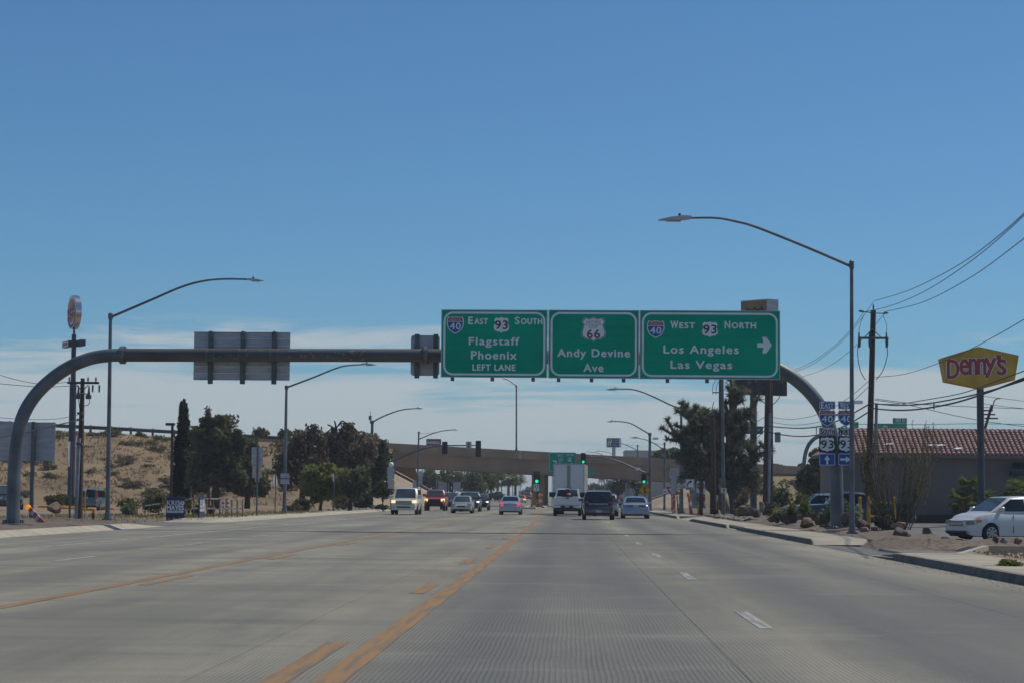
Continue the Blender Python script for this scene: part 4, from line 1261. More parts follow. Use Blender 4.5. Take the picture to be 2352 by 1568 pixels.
# island post in front of the pier
iy = 250
p = A(1234.5, 1160, iy)
t = thing('signal_post', 'brown post on the traffic island holding a green light before the bridge pier', 'signal post', (p.x, iy, .17))
part(t, 'post', MB().span((p.x - .13, iy - .1, .15), (p.x + .13, iy + .1, A(1234, 1090, iy).z)), M['wood'])
part(t, 'foot', MB().span((p.x - .3, iy - .3, .15), (p.x + .3, iy + .3, .3)), M['conc'])
signal_head('green lit traffic light in front of the central bridge pier', 1225.5, 1081.5, 1240.5, 1110, iy - .3, lit=2, back=False)
def plate_sign(label, x0, y0, x1, y1, Y, m='white', border=None, post=None, cat='road sign', name='road_sign', th=.02, round_=.05, group=None, post_m='steel', pr=.035):
    p, q = A(x0, y1, Y), A(x1, y0, Y)
    base = p if post is None else A(post[0], post[1], Y)
    t = thing(name, label, cat, (base.x if post else (p.x + q.x) / 2, Y, base.z), group)
    part(t, 'plate', MB().prism(rrect(p.x, p.z, q.x, q.z, round_, 3), (0, Y, 0), X_, Z_, (0, th, 0)), M[m])
    if border:
        e = .03
        part(t, 'border', MB().ring(rrect(p.x + e, p.z + e, q.x - e, q.z - e, round_, 3), rrect(p.x + 2 * e, p.z + 2 * e, q.x - 2 * e, q.z - 2 * e, max(.01, round_ - e), 3), (0, Y - .004, 0), X_, Z_), M[border])
    if post:
        part(t, 'post', MB().span((base.x - pr, Y + th, base.z - .1), (base.x + pr, Y + th + 2 * pr, q.z - .05)), M[post_m])
    return t, p, q
t, p, q = plate_sign('white sign with two curved black arrows under the island light', 1225.5, 1111, 1238, 1126.5, iy - .25, border=None)
O, U, V = Vector((p.x, iy - .256, p.z)), X_ * (q.x - p.x), Z_ * (q.z - p.z)
mb = MB().flat([(.52, .08), (.66, .08), (.66, .3), (.80, .5), (.80, .72), (.9, .72), (.73, .95), (.56, .72), (.66, .72), (.66, .55), (.52, .35)], O, U, V)
mb.flat([(.12, .85), (.36, .85), (.36, .62), (.46, .62), (.3, .4), (.14, .62), (.22, .62), (.22, .74), (.12, .74)], O, U, V)
part(t, 'arrow', mb, M['black'])
# big green sign half hidden by the truck
t, p, q = plate_sign('green East South sign with a left arrow half hidden by the box truck', 1261.5, 1038, 1324, 1083, 205, m='green', border='white', round_=.15, post=(1268, 1166))
mb = MB()
for s, a, b_, c, d in (('EAST', 905, 450, 992, 484), ('SOUTH', 1035, 448, 1153, 478), ('Flagstaff', 920, 582, 1140, 640)):
    P0, P1 = [A((2000 + x * .2551) / 1.7415, (1700 + y * .2551) / 1.7415, 204.95) for x, y in ((a, d), (c, b_))]
    text(mb, s, P0, X_, Z_, P1.x - P0.x, P1.z - P0.z, bold=.006)
part(t, 'lettering', mb, M['white'])
C4 = lambda x, y, Y: A((2000 + x * .2551) / 1.7415, (1700 + y * .2551) / 1.7415, Y)
shield_interstate(t, 918, 502, 987, 570, 204.94, C4, '40')
shield_us(t, 1062, 502, 1128, 566, 204.94, C4, '93')
P0, P1 = C4(825, 598, 204.95), C4(888, 535, 204.95)
part(t, 'arrow', MB().flat([(1, 0), (1, .78), (.45, .78), (.45, 1), (0, .62), (.45, .25), (.45, .5), (.72, .5), (.72, 0)], P0, X_ * (P1.x - P0.x), Z_ * (P1.z - P0.z)), M['white'])
t, p, q = plate_sign('small green street name plate on the bridge face right of the box truck', 1336, 1075, 1364, 1088.5, 289, m='green', border=None)
part(t, 'lettering', text(MB(), 'S/I-40', (p.x + .15, 288.99, p.z + .22), X_, Z_, (q.x - p.x) - .3, (q.z - p.z) * .5, bold=.01), M['teal2'])

# right side signs
t, p, q = plate_sign('yellow diamond merge sign in front of the right signal mast', 1476.5, 1116, 1488, 1132, 182, m='yellow', post=(1480, 1160))
bpy.data.objects.remove([c for c in t.children if c.name.startswith('plate')][0])
c = A(1480.5, 1124.3, 182)
w = S(15, 182)
part(t, 'plate', MB().prism([(-w, 0), (0, -w), (w, 0), (0, w)], (c.x, 182, c.z), X_, Z_, (0, .02, 0)), M['yellow'])
part(t, 'border', MB().ring([(-w * .93, 0), (0, -w * .93), (w * .93, 0), (0, w * .93)], [(-w * .87, 0), (0, -w * .87), (w * .87, 0), (0, w * .87)], (c.x, 181.995, c.z), X_, Z_), M['black'])
part(t, 'arrow', MB().flat([(-.08, -.5), (.06, -.5), (.06, -.25), (.3, -.5), (.38, -.4), (.06, -.05), (.06, .2), (.22, .2), (-.01, .55), (-.24, .2), (-.08, .2)], (c.x, 181.994, c.z), X_ * w, Z_ * w), M['black'])
t, p, q = plate_sign('white right turn only sign with a curved black arrow by the joshua tree', 1574.5, 1099, 1595, 1124, 148, border='black', post=(1585.5, 1178))
O, U, V = Vector((p.x, 147.994, p.z)), X_ * (q.x - p.x), Z_ * (q.z - p.z)
mb = MB().flat([(.17, .32), (.28, .32), (.30, .5), (.38, .62), (.52, .68), (.52, .57), (.76, .76), (.52, .93), (.52, .82), (.36, .78), (.22, .66), (.17, .5)], O, U, V)
text(mb, 'ONLY', O + U * .12 + V * .08, X_, Z_, (q.x - p.x) * .74, (q.z - p.z) * .16, bold=.012)
part(t, 'lettering', mb, M['black'])
P0 = A(1602.5, 1115, 150)
t, p, q = plate_sign('do not enter sign, red ring on white, half hidden behind a brown post', 1600, 1104, 1619.5, 1131, 150, post=(1610, 1180), pr=.09, post_m='wood')
c, r = Vector(((p.x + q.x) / 2, 149.994, (p.z + q.z) / 2 + .08)), (q.x - p.x) * .46
circ = [(math.cos(2 * math.pi * k / 28), math.sin(2 * math.pi * k / 28)) for k in range(28)]
part(t, 'red_disc', MB().flat(circ, c, X_ * r, Z_ * r), M['red'])
part(t, 'white_bar', MB().flat([(-.7, -.17), (.7, -.17), (.7, .17), (-.7, .17)], c - Y_ * .004, X_ * r, Z_ * r), M['white'])
P0, P1 = A(1600, 1149.5, 150), A(1619.5, 1133, 150)
part(t, 'lower_plate', MB().span((P0.x, 150, P0.z), (P1.x, 150.02, P1.z)), M['red'])
mb = text(MB(), 'WRONG', (P0.x + .06, 149.994, P0.z + .3), X_, Z_, P1.x - P0.x - .12, .18)
text(mb, 'WAY', (P0.x + .15, 149.994, P0.z + .07), X_, Z_, P1.x - P0.x - .3, .18)
part(t, 'lettering', mb, M['white'])
P0, P1 = A(1610, 1180, 149.6), A(1611, 1098, 149.6)
t = thing('timber_post', 'brown timber post standing in front of the do not enter sign', 'post', P0)
part(t, 'post', MB().tube([P0, P1], .14, 8), M['wood'])
part(t, 'band', MB().tube([P0.lerp(P1, .6), P0.lerp(P1, .63)], .15, 8), M['steel'])
t, p, q = plate_sign('red and white yield triangle beside the slope paving under the bridge', 1535, 1117, 1550, 1129, 205, post=(1542.5, 1172))
bpy.data.objects.remove([c for c in t.children if c.name.startswith('plate')][0])
P0, P1, P2 = A(1529.5, 1117, 205), A(1557, 1117, 205), A(1543.3, 1140, 205)
cc = (P0 + P1 + P2) / 3
tri = [P0 - cc, P2 - cc, P1 - cc]
part(t, 'plate', MB().prism([(v.x, v.z) for v in tri], cc, X_, Z_, (0, .02, 0)), M['red'])
part(t, 'white_centre', MB().flat([(v.x * .52, v.z * .52) for v in tri], cc - Y_ * .005, X_, Z_), M['white'])
t, p, q = plate_sign('low white sign half hidden by the yield triangle', 1523, 1122, 1533, 1133, 212, post=(1527, 1170))
part(t, 'lettering', MB().flat([(.15, .3), (.4, .3), (.4, .6), (.15, .6)], p - Y_ * .005, X_ * (q.x - p.x), Z_ * (q.z - p.z)).flat([(.5, .3), (.8, .3), (.8, .6), (.5, .6)], p - Y_ * .005, X_ * (q.x - p.x), Z_ * (q.z - p.z)), M['black'])
t, p, q = plate_sign('tall pale sign back on a post left of the third right lamp', 1540.5, 1101, 1553.5, 1134, 176, m='alum', post=(1547, 1172))
c = A(1548, 1089, 175.98)
part(t, 'round_plate', MB().prism([(a * .42, b_ * .48) for a, b_ in circ], c, X_, Z_, (0, .015, 0)), M['alum'])
c = A(1549, 1080, 175.97)
part(t, 'top_plate', MB().span((c.x - .4, 175.9, c.z - .16), (c.x + .4, 175.92, c.z + .25)), M['alum'])
t, p, q = plate_sign('white parking sign with a black letter P on the lamp post by the joshua tree', 1657, 1120, 1669, 1131, 130.8, border=None)
part(t, 'lettering', text(MB(), 'P', (p.x + .1, 130.794, p.z + .06), X_, Z_, .15, .2, bold=.008), M['black'])
t, p, q = plate_sign('small no parking sign on the third right lamp post', 1561, 1111, 1570, 1121, 164.7)
c = Vector(((p.x + q.x) / 2, 164.69, (p.z + q.z) / 2))
part(t, 'red_ring', MB().ring([(a * .15, b_ * .15) for a, b_ in circ], [(a * .11, b_ * .11) for a, b_ in circ], c, X_, Z_).flat([(-.1, .08), (-.08, .1), (.1, -.08), (.08, -.1)], c, X_, Z_), M['red'])
signal_head('dark traffic light seen from behind beside the third right lamp', 1566, 1070, 1576, 1099, 166, plate=True)
# signs under the bridge
t, p, q = plate_sign('blue service sign beyond the bridge left of the merge sign', 1457.5, 1110, 1468, 1126, 312, m='hblue', post=(1463, 1158))
part(t, 'lettering', MB().flat([(.15, .6), (.85, .6), (.85, .72), (.15, .72)], p - Y_ * .005, X_ * (q.x - p.x), Z_ * (q.z - p.z)).flat([(.2, .3), (.8, .3), (.8, .42), (.2, .42)], p - Y_ * .005, X_ * (q.x - p.x), Z_ * (q.z - p.z)), M['white'])
t, p, q = plate_sign('white no right turn sign under the right end of the bridge', 1436, 1109, 1450, 1121, 315, post=(1444, 1158))
c = Vector((p.x + (q.x - p.x) * .72, 314.99, (p.z + q.z) / 2))
part(t, 'red_ring', MB().ring([(a * .36, b_ * .36) for a, b_ in circ], [(a * .27, b_ * .27) for a, b_ in circ], c, X_, Z_), M['red'])
t, p, q = plate_sign('blue hotel board under the bridge above the no right turn sign', 1434, 1101, 1447, 1108, 330, m='hblue', post=(1440, 1140))

# left side signs seen from behind
t = sign_back('back of a large ribbed sign at the left edge behind the gantry column', -6, 128, 969, 1056.5, 98, (76.5,), 8)
c, b_ = A(76.5, 1010, 97.8), A(75, 1195, 97.8)
part(t, 'post', MB().span((c.x - .085, 97.7, b_.z), (c.x + .085, 97.86, A(76, 968, 98).z)), M['beam'])
t = thing('road_sign', 'pair of pale sign backs stacked on one post left of the dead tree', 'sign', A(589, 1190, 122))
for x0, y0, x1, y1 in ((577.5, 1026, 604.5, 1067), (579.5, 1068, 601, 1096), (585, 1096, 595.5, 1105)):
    p, q = A(x0, y1, 122), A(x1, y0, 122)
    part(t, 'plate', MB().span((p.x, 122, p.z), (q.x, 122.02, q.z)), M['alum'] if y0 < 1050 else M['cream'])
b_, c = A(589, 1190, 121.9), A(591, 1026, 121.9)
part(t, 'post', MB().span((b_.x - .05, 121.88, b_.z - .1), (b_.x + .05, 121.98, c.z)), M['steel'])
def edge_sign(label, x, y0, y1, yb_, Y, w=.75, ang=80, m='alum', pr=.035):
    b_, c0, c1 = A(x, yb_, Y), A(x, y1, Y), A(x, y0, Y)
    t = thing('road_sign', label, 'sign', b_)
    h = (c1.z - c0.z) / 2
    oc = [(math.cos(R(22.5 + 45 * k)) * h * 1.08, math.sin(R(22.5 + 45 * k)) * h * 1.08) for k in range(8)]
    a = R(ang)
    part(t, 'plate', MB().prism(oc, (c0 + c1) / 2, (math.cos(a), math.sin(a), 0), Z_, (-math.sin(a) * .03, math.cos(a) * .03, 0)), M[m])
    part(t, 'post', MB().span((b_.x - pr, Y - .09, b_.z - .1), (b_.x + pr, Y - .05, c1.z)), M['steel'])
    return t
edge_sign('stop sign seen nearly edge on beside the left power pole', 160.5, 1013, 1071, 1191, 99, ang=95, pr=.05)
edge_sign('stop sign seen nearly edge on just left of the second left lamp', 632, 1088, 1120, 1176, 142, ang=82)
edge_sign('stop sign seen nearly edge on before the pale green tree', 767, 1086, 1106, 1172, 160, ang=83)
t, p, q = plate_sign('pale sign back strapped to the second left lamp post', 644, 1086, 664.5, 1110, 137.5, m='alum')
c = A(654, 1098, 137.4)
part(t, 'bracket', MB().span((c.x - .3, 137.38, c.z - .04), (c.x + .3, 137.48, c.z + .04)), M['beam'])
t, p, q = plate_sign('tall pale sign back in front of the white oncoming suv', 889.5, 1072, 906, 1099, 172, m='alum', post=(897, 1160))
P0, P1 = A(891, 1121, 171.99), A(905, 1100, 171.99)
part(t, 'lower_plate', MB().span((P0.x, 171.98, P0.z), (P1.x, 171.995, P1.z)), M['cream'])
c = A(898.5, 1066, 172)
part(t, 'beacon', MB().blob(c, (.45, .4, .45), sub=2, rough=.02), M['white'])
t, p, q = plate_sign('sign back on the thin far lamp left of the bridge slope', 962, 1081, 971, 1113, 258, m='alum', post=(966, 1150))
t, p, q = plate_sign('sign back below the left end of the bridge, left of the thin lamp', 948, 1103, 957, 1120, 257, m='alum', post=(952, 1150))
t = sign_back('back of a wide ribbed sign under the bridge among the green trees', 998.5, 1034, 1107, 1127, 345, (1005, 1028), 6)
b_ = A(1004, 1150, 345)
for x in (1000, 1033):
    c = A(x, 1115, 344.6)
    part(t, 'post', MB().span((c.x - .1, 344.5, 0), (c.x + .1, 344.7, A(x, 1107, 345).z)), M['wood'])
t, p, q = plate_sign('grey sign back under the bridge beside the wide ribbed one', 1041, 1106, 1058, 1124, 346, m='alum', post=(1050, 1145))
t, p, q = plate_sign('green exit sign standing on the hillside behind the bare tree', 718, 987, 740, 995.5, 300, m='green', border=None, post=(737, 1005))
part(t, 'lettering', MB().flat([(.35, .35), (.6, .35), (.6, .6), (.35, .6)], p - Y_ * .006, X_ * (q.x - p.x), Z_ * (q.z - p.z)).flat([(.68, .35), (.92, .35), (.92, .6), (.68, .6)], p - Y_ * .006, X_ * (q.x - p.x), Z_ * (q.z - p.z)), M['white'])
# green exit signs above the diner roof
t = thing('guide_sign', 'green exit 53 sign showing above the tiled roof behind the ocotillo', 'road sign', A(2050, 990, 330))
P0, P1, P2 = A(2007, 1002, 330), A(2083, 972, 330), A(2050.5, 959, 330)
part(t, 'panel', MB().span((P0.x, 330, P0.z - 3.5), (P1.x, 330.06, P1.z)), M['green'])
part(t, 'exit_tab', MB().span((P2.x, 330, P1.z + .02), (P1.x, 330.06, P2.z)), M['green'])
part(t, 'lettering', text(MB(), 'EXIT 53', (P2.x + .5, 329.99, P1.z + .3), X_, Z_, P1.x - P2.x - .9, .6, bold=.02), M['white'])
shield_us(t, 2029, 976, 2039, 988, 329.97, lambda x, y, Y: A(x, y, Y), '66')
for x in (2012, 2078):
    c = A(x, 1000, 330.4)
    part(t, 'post', MB().span((c.x - .15, 330.1, 0), (c.x + .15, 330.4, A(x, 980, 330).z)), M['steel'])
t, p, q = plate_sign('small green sign above the diner roof beside the route markers', 1955, 968, 1972, 982, 330, m='green')
part(t, 'post', MB().span(((p.x + q.x) / 2 - .1, 330.1, 0), ((p.x + q.x) / 2 + .1, 330.3, p.z + .5)), M['steel'])

# second, farther gantry bend behind the route markers
pts = [A(x, y, 235) for x, y in ((1846, 1120), (1846, 1080), (1849, 1045), (1858, 1020), (1874, 1004), (1895, 998), (1935, 998))]
t = thing('sign_gantry', 'smaller bent steel gantry pole behind the route markers on the right', 'sign gantry', (pts[0].x, 235, 0))
part(t, 'column', MB().tube([Vector((pts[0].x, 235, 0))] + arc_smooth(pts, 4), .23, 14), M['steel'], smooth=True)
part(t, 'flange', MB().tube([pts[-2], pts[-2] + X_ * .15], .32, 14), M['steel'])

# ------------------------------------------------------------------ commercial signs
circ = [(math.cos(2 * math.pi * k / 28), math.sin(2 * math.pi * k / 28)) for k in range(28)]
# diner sign
DY = 112
pg = [A(x, y, DY) for x, y in ((2163, 822), (2248, 796), (2341, 816), (2332, 872), (2257.5, 891.5), (2173.5, 875))]
b_, tp = A(2254, 1160, DY + .6), A(2252, 892, DY + .6)
t = thing('pylon_sign', 'yellow six sided diner pylon sign with red lettering on a dark grey pole', 'pylon sign', (b_.x, DY + .6, .05))
part(t, 'pole', MB().tube([(b_.x, DY + .6, .05), (b_.x, DY + .6, tp.z + .1)], .2, 12), M['dkpole'], smooth=True)
c = sum(pg, Vector()) / 6
poly = [(v.x - c.x, v.z - c.z) for v in pg]
part(t, 'cabinet', MB().prism(poly, (c.x, DY + .1, c.z), X_, Z_, (0, 1.0, 0)), M['dsign'])
part(t, 'face', MB().prism([(a * .965, b2 * .955) for a, b2 in poly], (c.x, DY + .06, c.z), X_, Z_, (0, .04, 0)), M['dsign'])
part(t, 'top_cap', MB().add([pg[0] + Z_ * .01 + Y_ * .08, pg[1] + Z_ * .01 + Y_ * .08, pg[1] + Z_ * .01 + Y_ * 1.12, pg[0] + Z_ * .01 + Y_ * 1.12,
                              pg[2] + Z_ * .01 + Y_ * .08, pg[2] + Z_ * .01 + Y_ * 1.12], [(0, 1, 2, 3), (1, 4, 5, 2)]), M['cream'])
def C3(x, y, Y):
    return A((3300 + x * .5422) / 1.7415, (800 + y * .5422) / 1.7415, Y)
mbw, mbr = MB(), MB()
for s, x0, y0, x1, y1, sh in (('D', 905, 1176, 988, 1312, 0), ('e', 998, 1172, 1062, 1288, 0), ('n', 1066, 1168, 1122, 1285, 0), ('n', 1128, 1168, 1186, 1283, 0), ('y', 1182, 1165, 1262, 1305, 0), ("'", 1270, 1142, 1296, 1182, 0), ('s', 1272, 1172, 1336, 1288, 0)):
    P0, P1 = C3(x0, y1, DY), C3(x1, y0, DY)
    text(mbw, s, (P0.x - .0, DY + .045, P0.z), X_, Z_, P1.x - P0.x, P1.z - P0.z, bold=.075)
    text(mbr, s, (P0.x, DY + .038, P0.z), X_, Z_, P1.x - P0.x, P1.z - P0.z, bold=.035)
part(t, 'letter_outline', mbw, M['white'])
part(t, 'lettering', mbr, M['dred'])

# burger sign
BY = 200
c = A(171, 717.5, BY)
hz = S(39.5, BY)
t = thing('pylon_sign', 'tall navy pole with a round burger restaurant sign seen at an angle', 'pylon sign', (A(163, 1140, BY).x, BY, .05))
yaw = R(-60)
rot = Matrix.Rotation(yaw, 3, 'Z')
U, Nn = rot @ X_, rot @ Y_                       # face looks along -Nn
wx = hz * .93
th = .58
def el(k, n=36):
    return [(math.cos(2 * math.pi * i / n) * wx * k, math.sin(2 * math.pi * i / n) * hz * k) for i in range(n)]
O = c - Nn * th / 2
part(t, 'drum', MB().prism(el(1), O, U, Z_, Nn * th), M['chrome'], smooth=True)
part(t, 'face', MB().flat(el(.965), O - Nn * .01, U, Z_), M['white'])
mb = MB()
a0 = [(math.cos(R(a)) * wx * .93, math.sin(R(a)) * hz * .93) for a in range(200, 371, 10)]
a1 = [(math.cos(R(a)) * wx * .78 + wx * .03, math.sin(R(a)) * hz * .80 + hz * .05) for a in range(370, 199, -10)]
part(t, 'blue_swoosh', MB().flat(a0 + a1, O - Nn * .02, U, Z_), M['bkblue'])
def bun(s_):
    p_ = []
    for k in range(13):
        a = R(180 * k / 12)
        p_.append((math.cos(a) * wx * .70, s_ * (hz * .36 + math.sin(a) * hz * .40)))
    return p_ if s_ > 0 else p_[::-1]
cr, sr = math.cos(R(12)), math.sin(R(12))
rt = lambda pts: [(a * cr - b2 * sr, a * sr + b2 * cr) for a, b2 in pts]
part(t, 'bun', MB().flat(rt(bun(1)), O - Nn * .02, U, Z_), M['bkorange'])
part(t, 'bun', MB().flat(rt([(a * .95, b2 * .78 + hz * -.04) for a, b2 in bun(-1)]), O - Nn * .02, U, Z_), M['bkorange'])
U2, V2 = (U * cr + Z_ * sr), (Z_ * cr - U * sr)
mb = text(MB(), 'BURGER', O - Nn * .03 + U2 * (-wx * .80) + V2 * (hz * .02), U2, V2, wx * 1.6, hz * .30, sp=1.0, bold=.05)
text(mb, 'KING', O - Nn * .03 + U2 * (-wx * .66) + V2 * (-hz * .36), U2, V2, wx * 1.34, hz * .35, sp=1.0, bold=.05)
part(t, 'lettering', mb, M['red'])
xb_ = A(163, 1140, BY).x
p1, p2, p3 = A(170, 757, BY), A(170, 768, BY), A(168, 880, BY)
part(t, 'pole', MB().tube([(xb_, BY, .05), (p3.x, BY, p3.z)], [.36, .34], 14), M['navy'], smooth=True)
part(t, 'pole', MB().tube([p3 - Z_ * .01, p2], [.26, .23], 14), M['navy'], smooth=True)
part(t, 'neck', MB().tube([p2 - Z_ * .1, p1 + Z_ * .4], .11, 10), M['navy'])
# two boards half way down
cb = A(171, 789, BY)
h = S(10, BY)
for k, (off, ln) in enumerate(((-1, 2.35), (1, 1.9))):
    cc = cb + U * (off * ln * .52) - Nn * (.35 if k == 0 else -.35)
    mb = MB().box((0, 0, 0), (ln, .5, h * 1.5), bev=.03)
    mb.v = [cc + rot @ v for v in mb.v]
    f_ = part(t, 'board', mb, M['navy'])
    if k == 0:
        part(f_, 'board_face', MB().flat(rrect(-ln / 2 + .08, -h * .68, ln / 2 - .08, h * .68, .06, 3), cc - Nn * .256, U, Z_), M['white'])
        part(f_, 'lettering', text(MB(), 'KIDS AREA', cc - Nn * .262 + U * (-ln * .38) - Z_ * h * .35, U, Z_, ln * .76, h * .7, bold=.02), M['red'])

# digital board with the tan route sign above it
EY = 172
t = thing('billboard', 'dark digital display board on black posts with a tan route shield sign above', 'billboard', (A(1731, 1165, EY).x, EY, .05))
P0, P1 = A(1686, 904, EY), A(1814, 866, EY)
for k, (x0, x1, y0, y1) in enumerate(((P0.x, P1.x, EY, EY + .9),)):
    vv = [(x0, y0, P0.z), (x1, y0 + 2.2, P0.z), (x1, y0 + 3.1, P0.z), (x0, y0 + .9, P0.z)]
    zt = A(1750, 862, EY).z
    vv += [(a, b2, zt) for a, b2, _ in vv]
    cab = part(t, 'display', MB().add(vv, [(0, 3, 2, 1), (4, 5, 6, 7), (0, 1, 5, 4), (1, 2, 6, 5), (2, 3, 7, 6), (3, 0, 4, 7)]), M['led'])
nx_, nz_ = 30, 10
mb = MB()
for i in range(nx_):
    for j in range(nz_):
        if i < 5 or i > 24 or (15 < i < 19):
            continue
        u = (i + .5) / nx_
        x, y = P0.x + (P1.x - P0.x) * u, EY + 2.2 * u
        z = P0.z + .1 + (zt - P0.z - .15) * (j + .5) / nz_
        mb.box((x, y - .02, z), ((P1.x - P0.x) / nx_ * .62, .05, (zt - P0.z) / nz_ * .40))
part(cab, 'display_modules', mb, M['ledgrey'], kind='stuff')
for x, r in ((1731, .30), (1771, .2)):
    p = A(x, 1000, EY + 1)
    part(t, 'post', MB().tube([(p.x, EY + 1.2, 0), (p.x, EY + 1.2, P0.z + 3.2)], r, 10), M['dkpole'] if x < 1750 else M['black'])
Q0, Q1, Q2 = A(1706, 740, EY), A(1762, 686, EY), A(1789.5, 686, EY)
zt2 = A(1762, 686.5, EY).z
fx = [(Q0.x, EY + 1.9), (Q1.x, EY), (Q2.x, EY + .55), (Q0.x + (Q2.x - Q1.x), EY + 2.4)]
zb_ = A(1740, 860, EY).z
mb = MB().add([(*p, zb_) for p in fx] + [(*p, zt2) for p in fx], [(0, 1, 5, 4), (1, 2, 6, 5), (2, 3, 7, 6), (3, 0, 4, 7), (4, 5, 6, 7), (3, 2, 1, 0)])
tw = part(t, 'sign_cabinet', mb, M['alum'])
fa, fb = Vector((*fx[0], 0)), Vector((*fx[1], 0))
Uf = (fb - fa)
ln = Uf.length
Uf.normalize()
Nf = Uf.cross(Z_)
part(tw, 'tan_face', MB().flat([(.05, zb_ + .1), (ln - .05, zb_ + .1), (ln - .05, zt2 - .1), (.05, zt2 - .1)], fa + Nf * .02, Uf, Z_), M['tan'])
SH66 = [(-.5, .30), (-.36, .5), (-.2, .42), (-.1, .43), (0, .5), (.1, .43), (.2, .42), (.36, .5), (.5, .30), (.46, .05), (.5, -.15), (.4, -.33), (.15, -.42), (0, -.5), (-.15, -.42), (-.4, -.33), (-.5, -.15), (-.46, .05)]
cs = fa + Uf * ln * .53 + Z_ * (zt2 - 2.15) + Nf * .04
part(tw, 'route_emblem', MB().flat([(a * ln * .78, b2 * 3.1) for a, b2 in SH66], cs, Uf, Z_), M['black'])
part(tw, 'emblem_line', MB().ring([(a * ln * .70, b2 * 2.75) for a, b2 in SH66], [(a * ln * .66, b2 * 2.62) for a, b2 in SH66], cs + Nf * .01, Uf, Z_), M['tan'])
mb = text(MB(), 'HISTORIC', cs + Nf * .012 - Uf * ln * .27 + Z_ * .42, Uf, Z_, ln * .54, .42, bold=.02)
text(mb, '66', cs + Nf * .012 - Uf * ln * .2 - Z_ * .95, Uf, Z_, ln * .4, 1.1, bold=.03)
part(tw, 'lettering', mb, M['tan'])

# motel, inn and hotel signs
t, p, q = plate_sign('plum coloured motel sign above the left end of the overpass', 979, 1007, 1013, 1022, 420, m='purple', round_=.1, cat='hotel sign', name='hotel_sign', th=.8)
part(t, 'lettering', text(MB(), 'RAMADA', (p.x + .3, 419.97, p.z + .35), X_, Z_, q.x - p.x - .6, .55, bold=.02), M['white'])
part(t, 'pole', MB().tube([((p.x + q.x) / 2, 420.4, 0), ((p.x + q.x) / 2, 420.4, p.z)], .3, 10), M['purple'])
t, p, q = plate_sign('white and blue hotel sign with a green H panel above the overpass', 1393, 1005, 1427, 1026, 430, m='white', round_=.05, cat='hotel sign', name='hotel_sign', th=.9)
w_, h_ = q.x - p.x, q.z - p.z
part(t, 'green_panel', MB().flat([(.01, .02), (.41, .02), (.41, .98), (.01, .98)], p - Y_ * .02, X_ * w_, Z_ * h_), M['hgreen'])
part(t, 'blue_panel', MB().flat([(.41, .02), (.86, .02), (.86, .98), (.41, .98)], p - Y_ * .021, X_ * w_, Z_ * h_), M['hblue'])
mb = MB().flat([(.08, .16), (.14, .16), (.22, .86), (.17, .86)], p - Y_ * .03, X_ * w_, Z_ * h_).flat([(.22, .16), (.28, .16), (.36, .86), (.31, .86)], p - Y_ * .031, X_ * w_, Z_ * h_).flat([(.05, .42), (.38, .6), (.38, .67), (.05, .49)], p - Y_ * .032, X_ * w_, Z_ * h_)
for i, s in enumerate(('Holiday Inn', 'Express', '& Suites')):
    text(mb, s, p - Y_ * .03 + X_ * w_ * .45 + Z_ * h_ * (.68 - .25 * i), X_, Z_, w_ * .36 * (1, .8, .7)[i], h_ * .17)
part(t, 'lettering', mb, M['white'])
part(t, 'pole', MB().tube([((p.x + q.x) / 2, 430.5, 0), ((p.x + q.x) / 2, 430.5, p.z)], .4, 10), M['alum'])
t, p, q = plate_sign('dark teal inn sign between the joshua tree and the power pole', 1705.5, 978, 1752, 995, 260, m='teal', round_=.1, cat='hotel sign', name='hotel_sign', th=.6)
w_, h_ = q.x - p.x, q.z - p.z
part(t, 'end_panel', MB().span((q.x - .18, 259.99, p.z), (q.x + .03, 260.6, q.z)), M['teal2'])
part(t, 'emblem', MB().ring([(a * .28, b2 * .24) for a, b2 in circ], [(a * .16, b2 * .13) for a, b2 in circ], p + X_ * .5 + Z_ * h_ * .5 - Y_ * .02, X_, Z_), M['teal2'])
part(t, 'lettering', text(MB(), 'CLARION INN', p + X_ * .85 + Z_ * h_ * .36 - Y_ * .02, X_, Z_, w_ - 1.15, h_ * .32), M['white'])
part(t, 'pole', MB().tube([((p.x + q.x) / 2, 260.3, 0), ((p.x + q.x) / 2, 260.3, p.z)], .25, 10), M['dkpole'])

# ------------------------------------------------------------------ diner building
WY = 126.0
zE, zR = A(2150, 1044, WY).z, A(2150, 989, WY + 2.5).z
xl, xr = A(1907, 1100, WY).x, A(1907, 1100, WY).x + 21
BD = 5.0
t = thing('diner_building', 'low brown stucco diner with a red tiled hip roof and dark plinth on the right', 'building', ((xl + xr) / 2, WY + 2.5, 0))
wl = part(t, 'wall', MB().span((xl, WY, .0), (xr, WY + BD, zE - .05)), M['stucco'])
part(t, 'wall', MB().span((xl - .012, WY + .9, 0), (xl + .02, WY + BD, zE - .06)), M['stucco3'], label='light tan end wall')
part(t, 'plinth', MB().span((xl + .7, WY - .06, -.1), (xr, WY, .45)), M['stucco2'])
part(t, 'pilaster', MB().span((xl - .1, WY - .10, 0), (xl + .55, WY + .3, zE - .06)), M['stucco3'])
ov = .55
part(t, 'fascia', MB().span((xl - ov, WY - ov, zE - .2), (xr + ov, WY - ov + .06, zE)).span((xl - ov, WY - ov, zE - .2), (xl - ov + .06, WY + BD + ov, zE)), M['fascia'])
part(t, 'soffit', MB().span((xl - ov, WY - ov + .06, zE - .06), (xr + ov, WY, zE - .04)), M['fascia'])
y0, y1, yr = WY - ov, WY + BD + ov, WY + BD / 2
hip = 2.2
rv = [(xl - ov, y0, zE), (xr + ov, y0, zE), (xr + ov, y1, zE), (xl - ov, y1, zE), (xl - ov + hip, yr, zR), (xr + ov - hip + 2, yr, zR)]
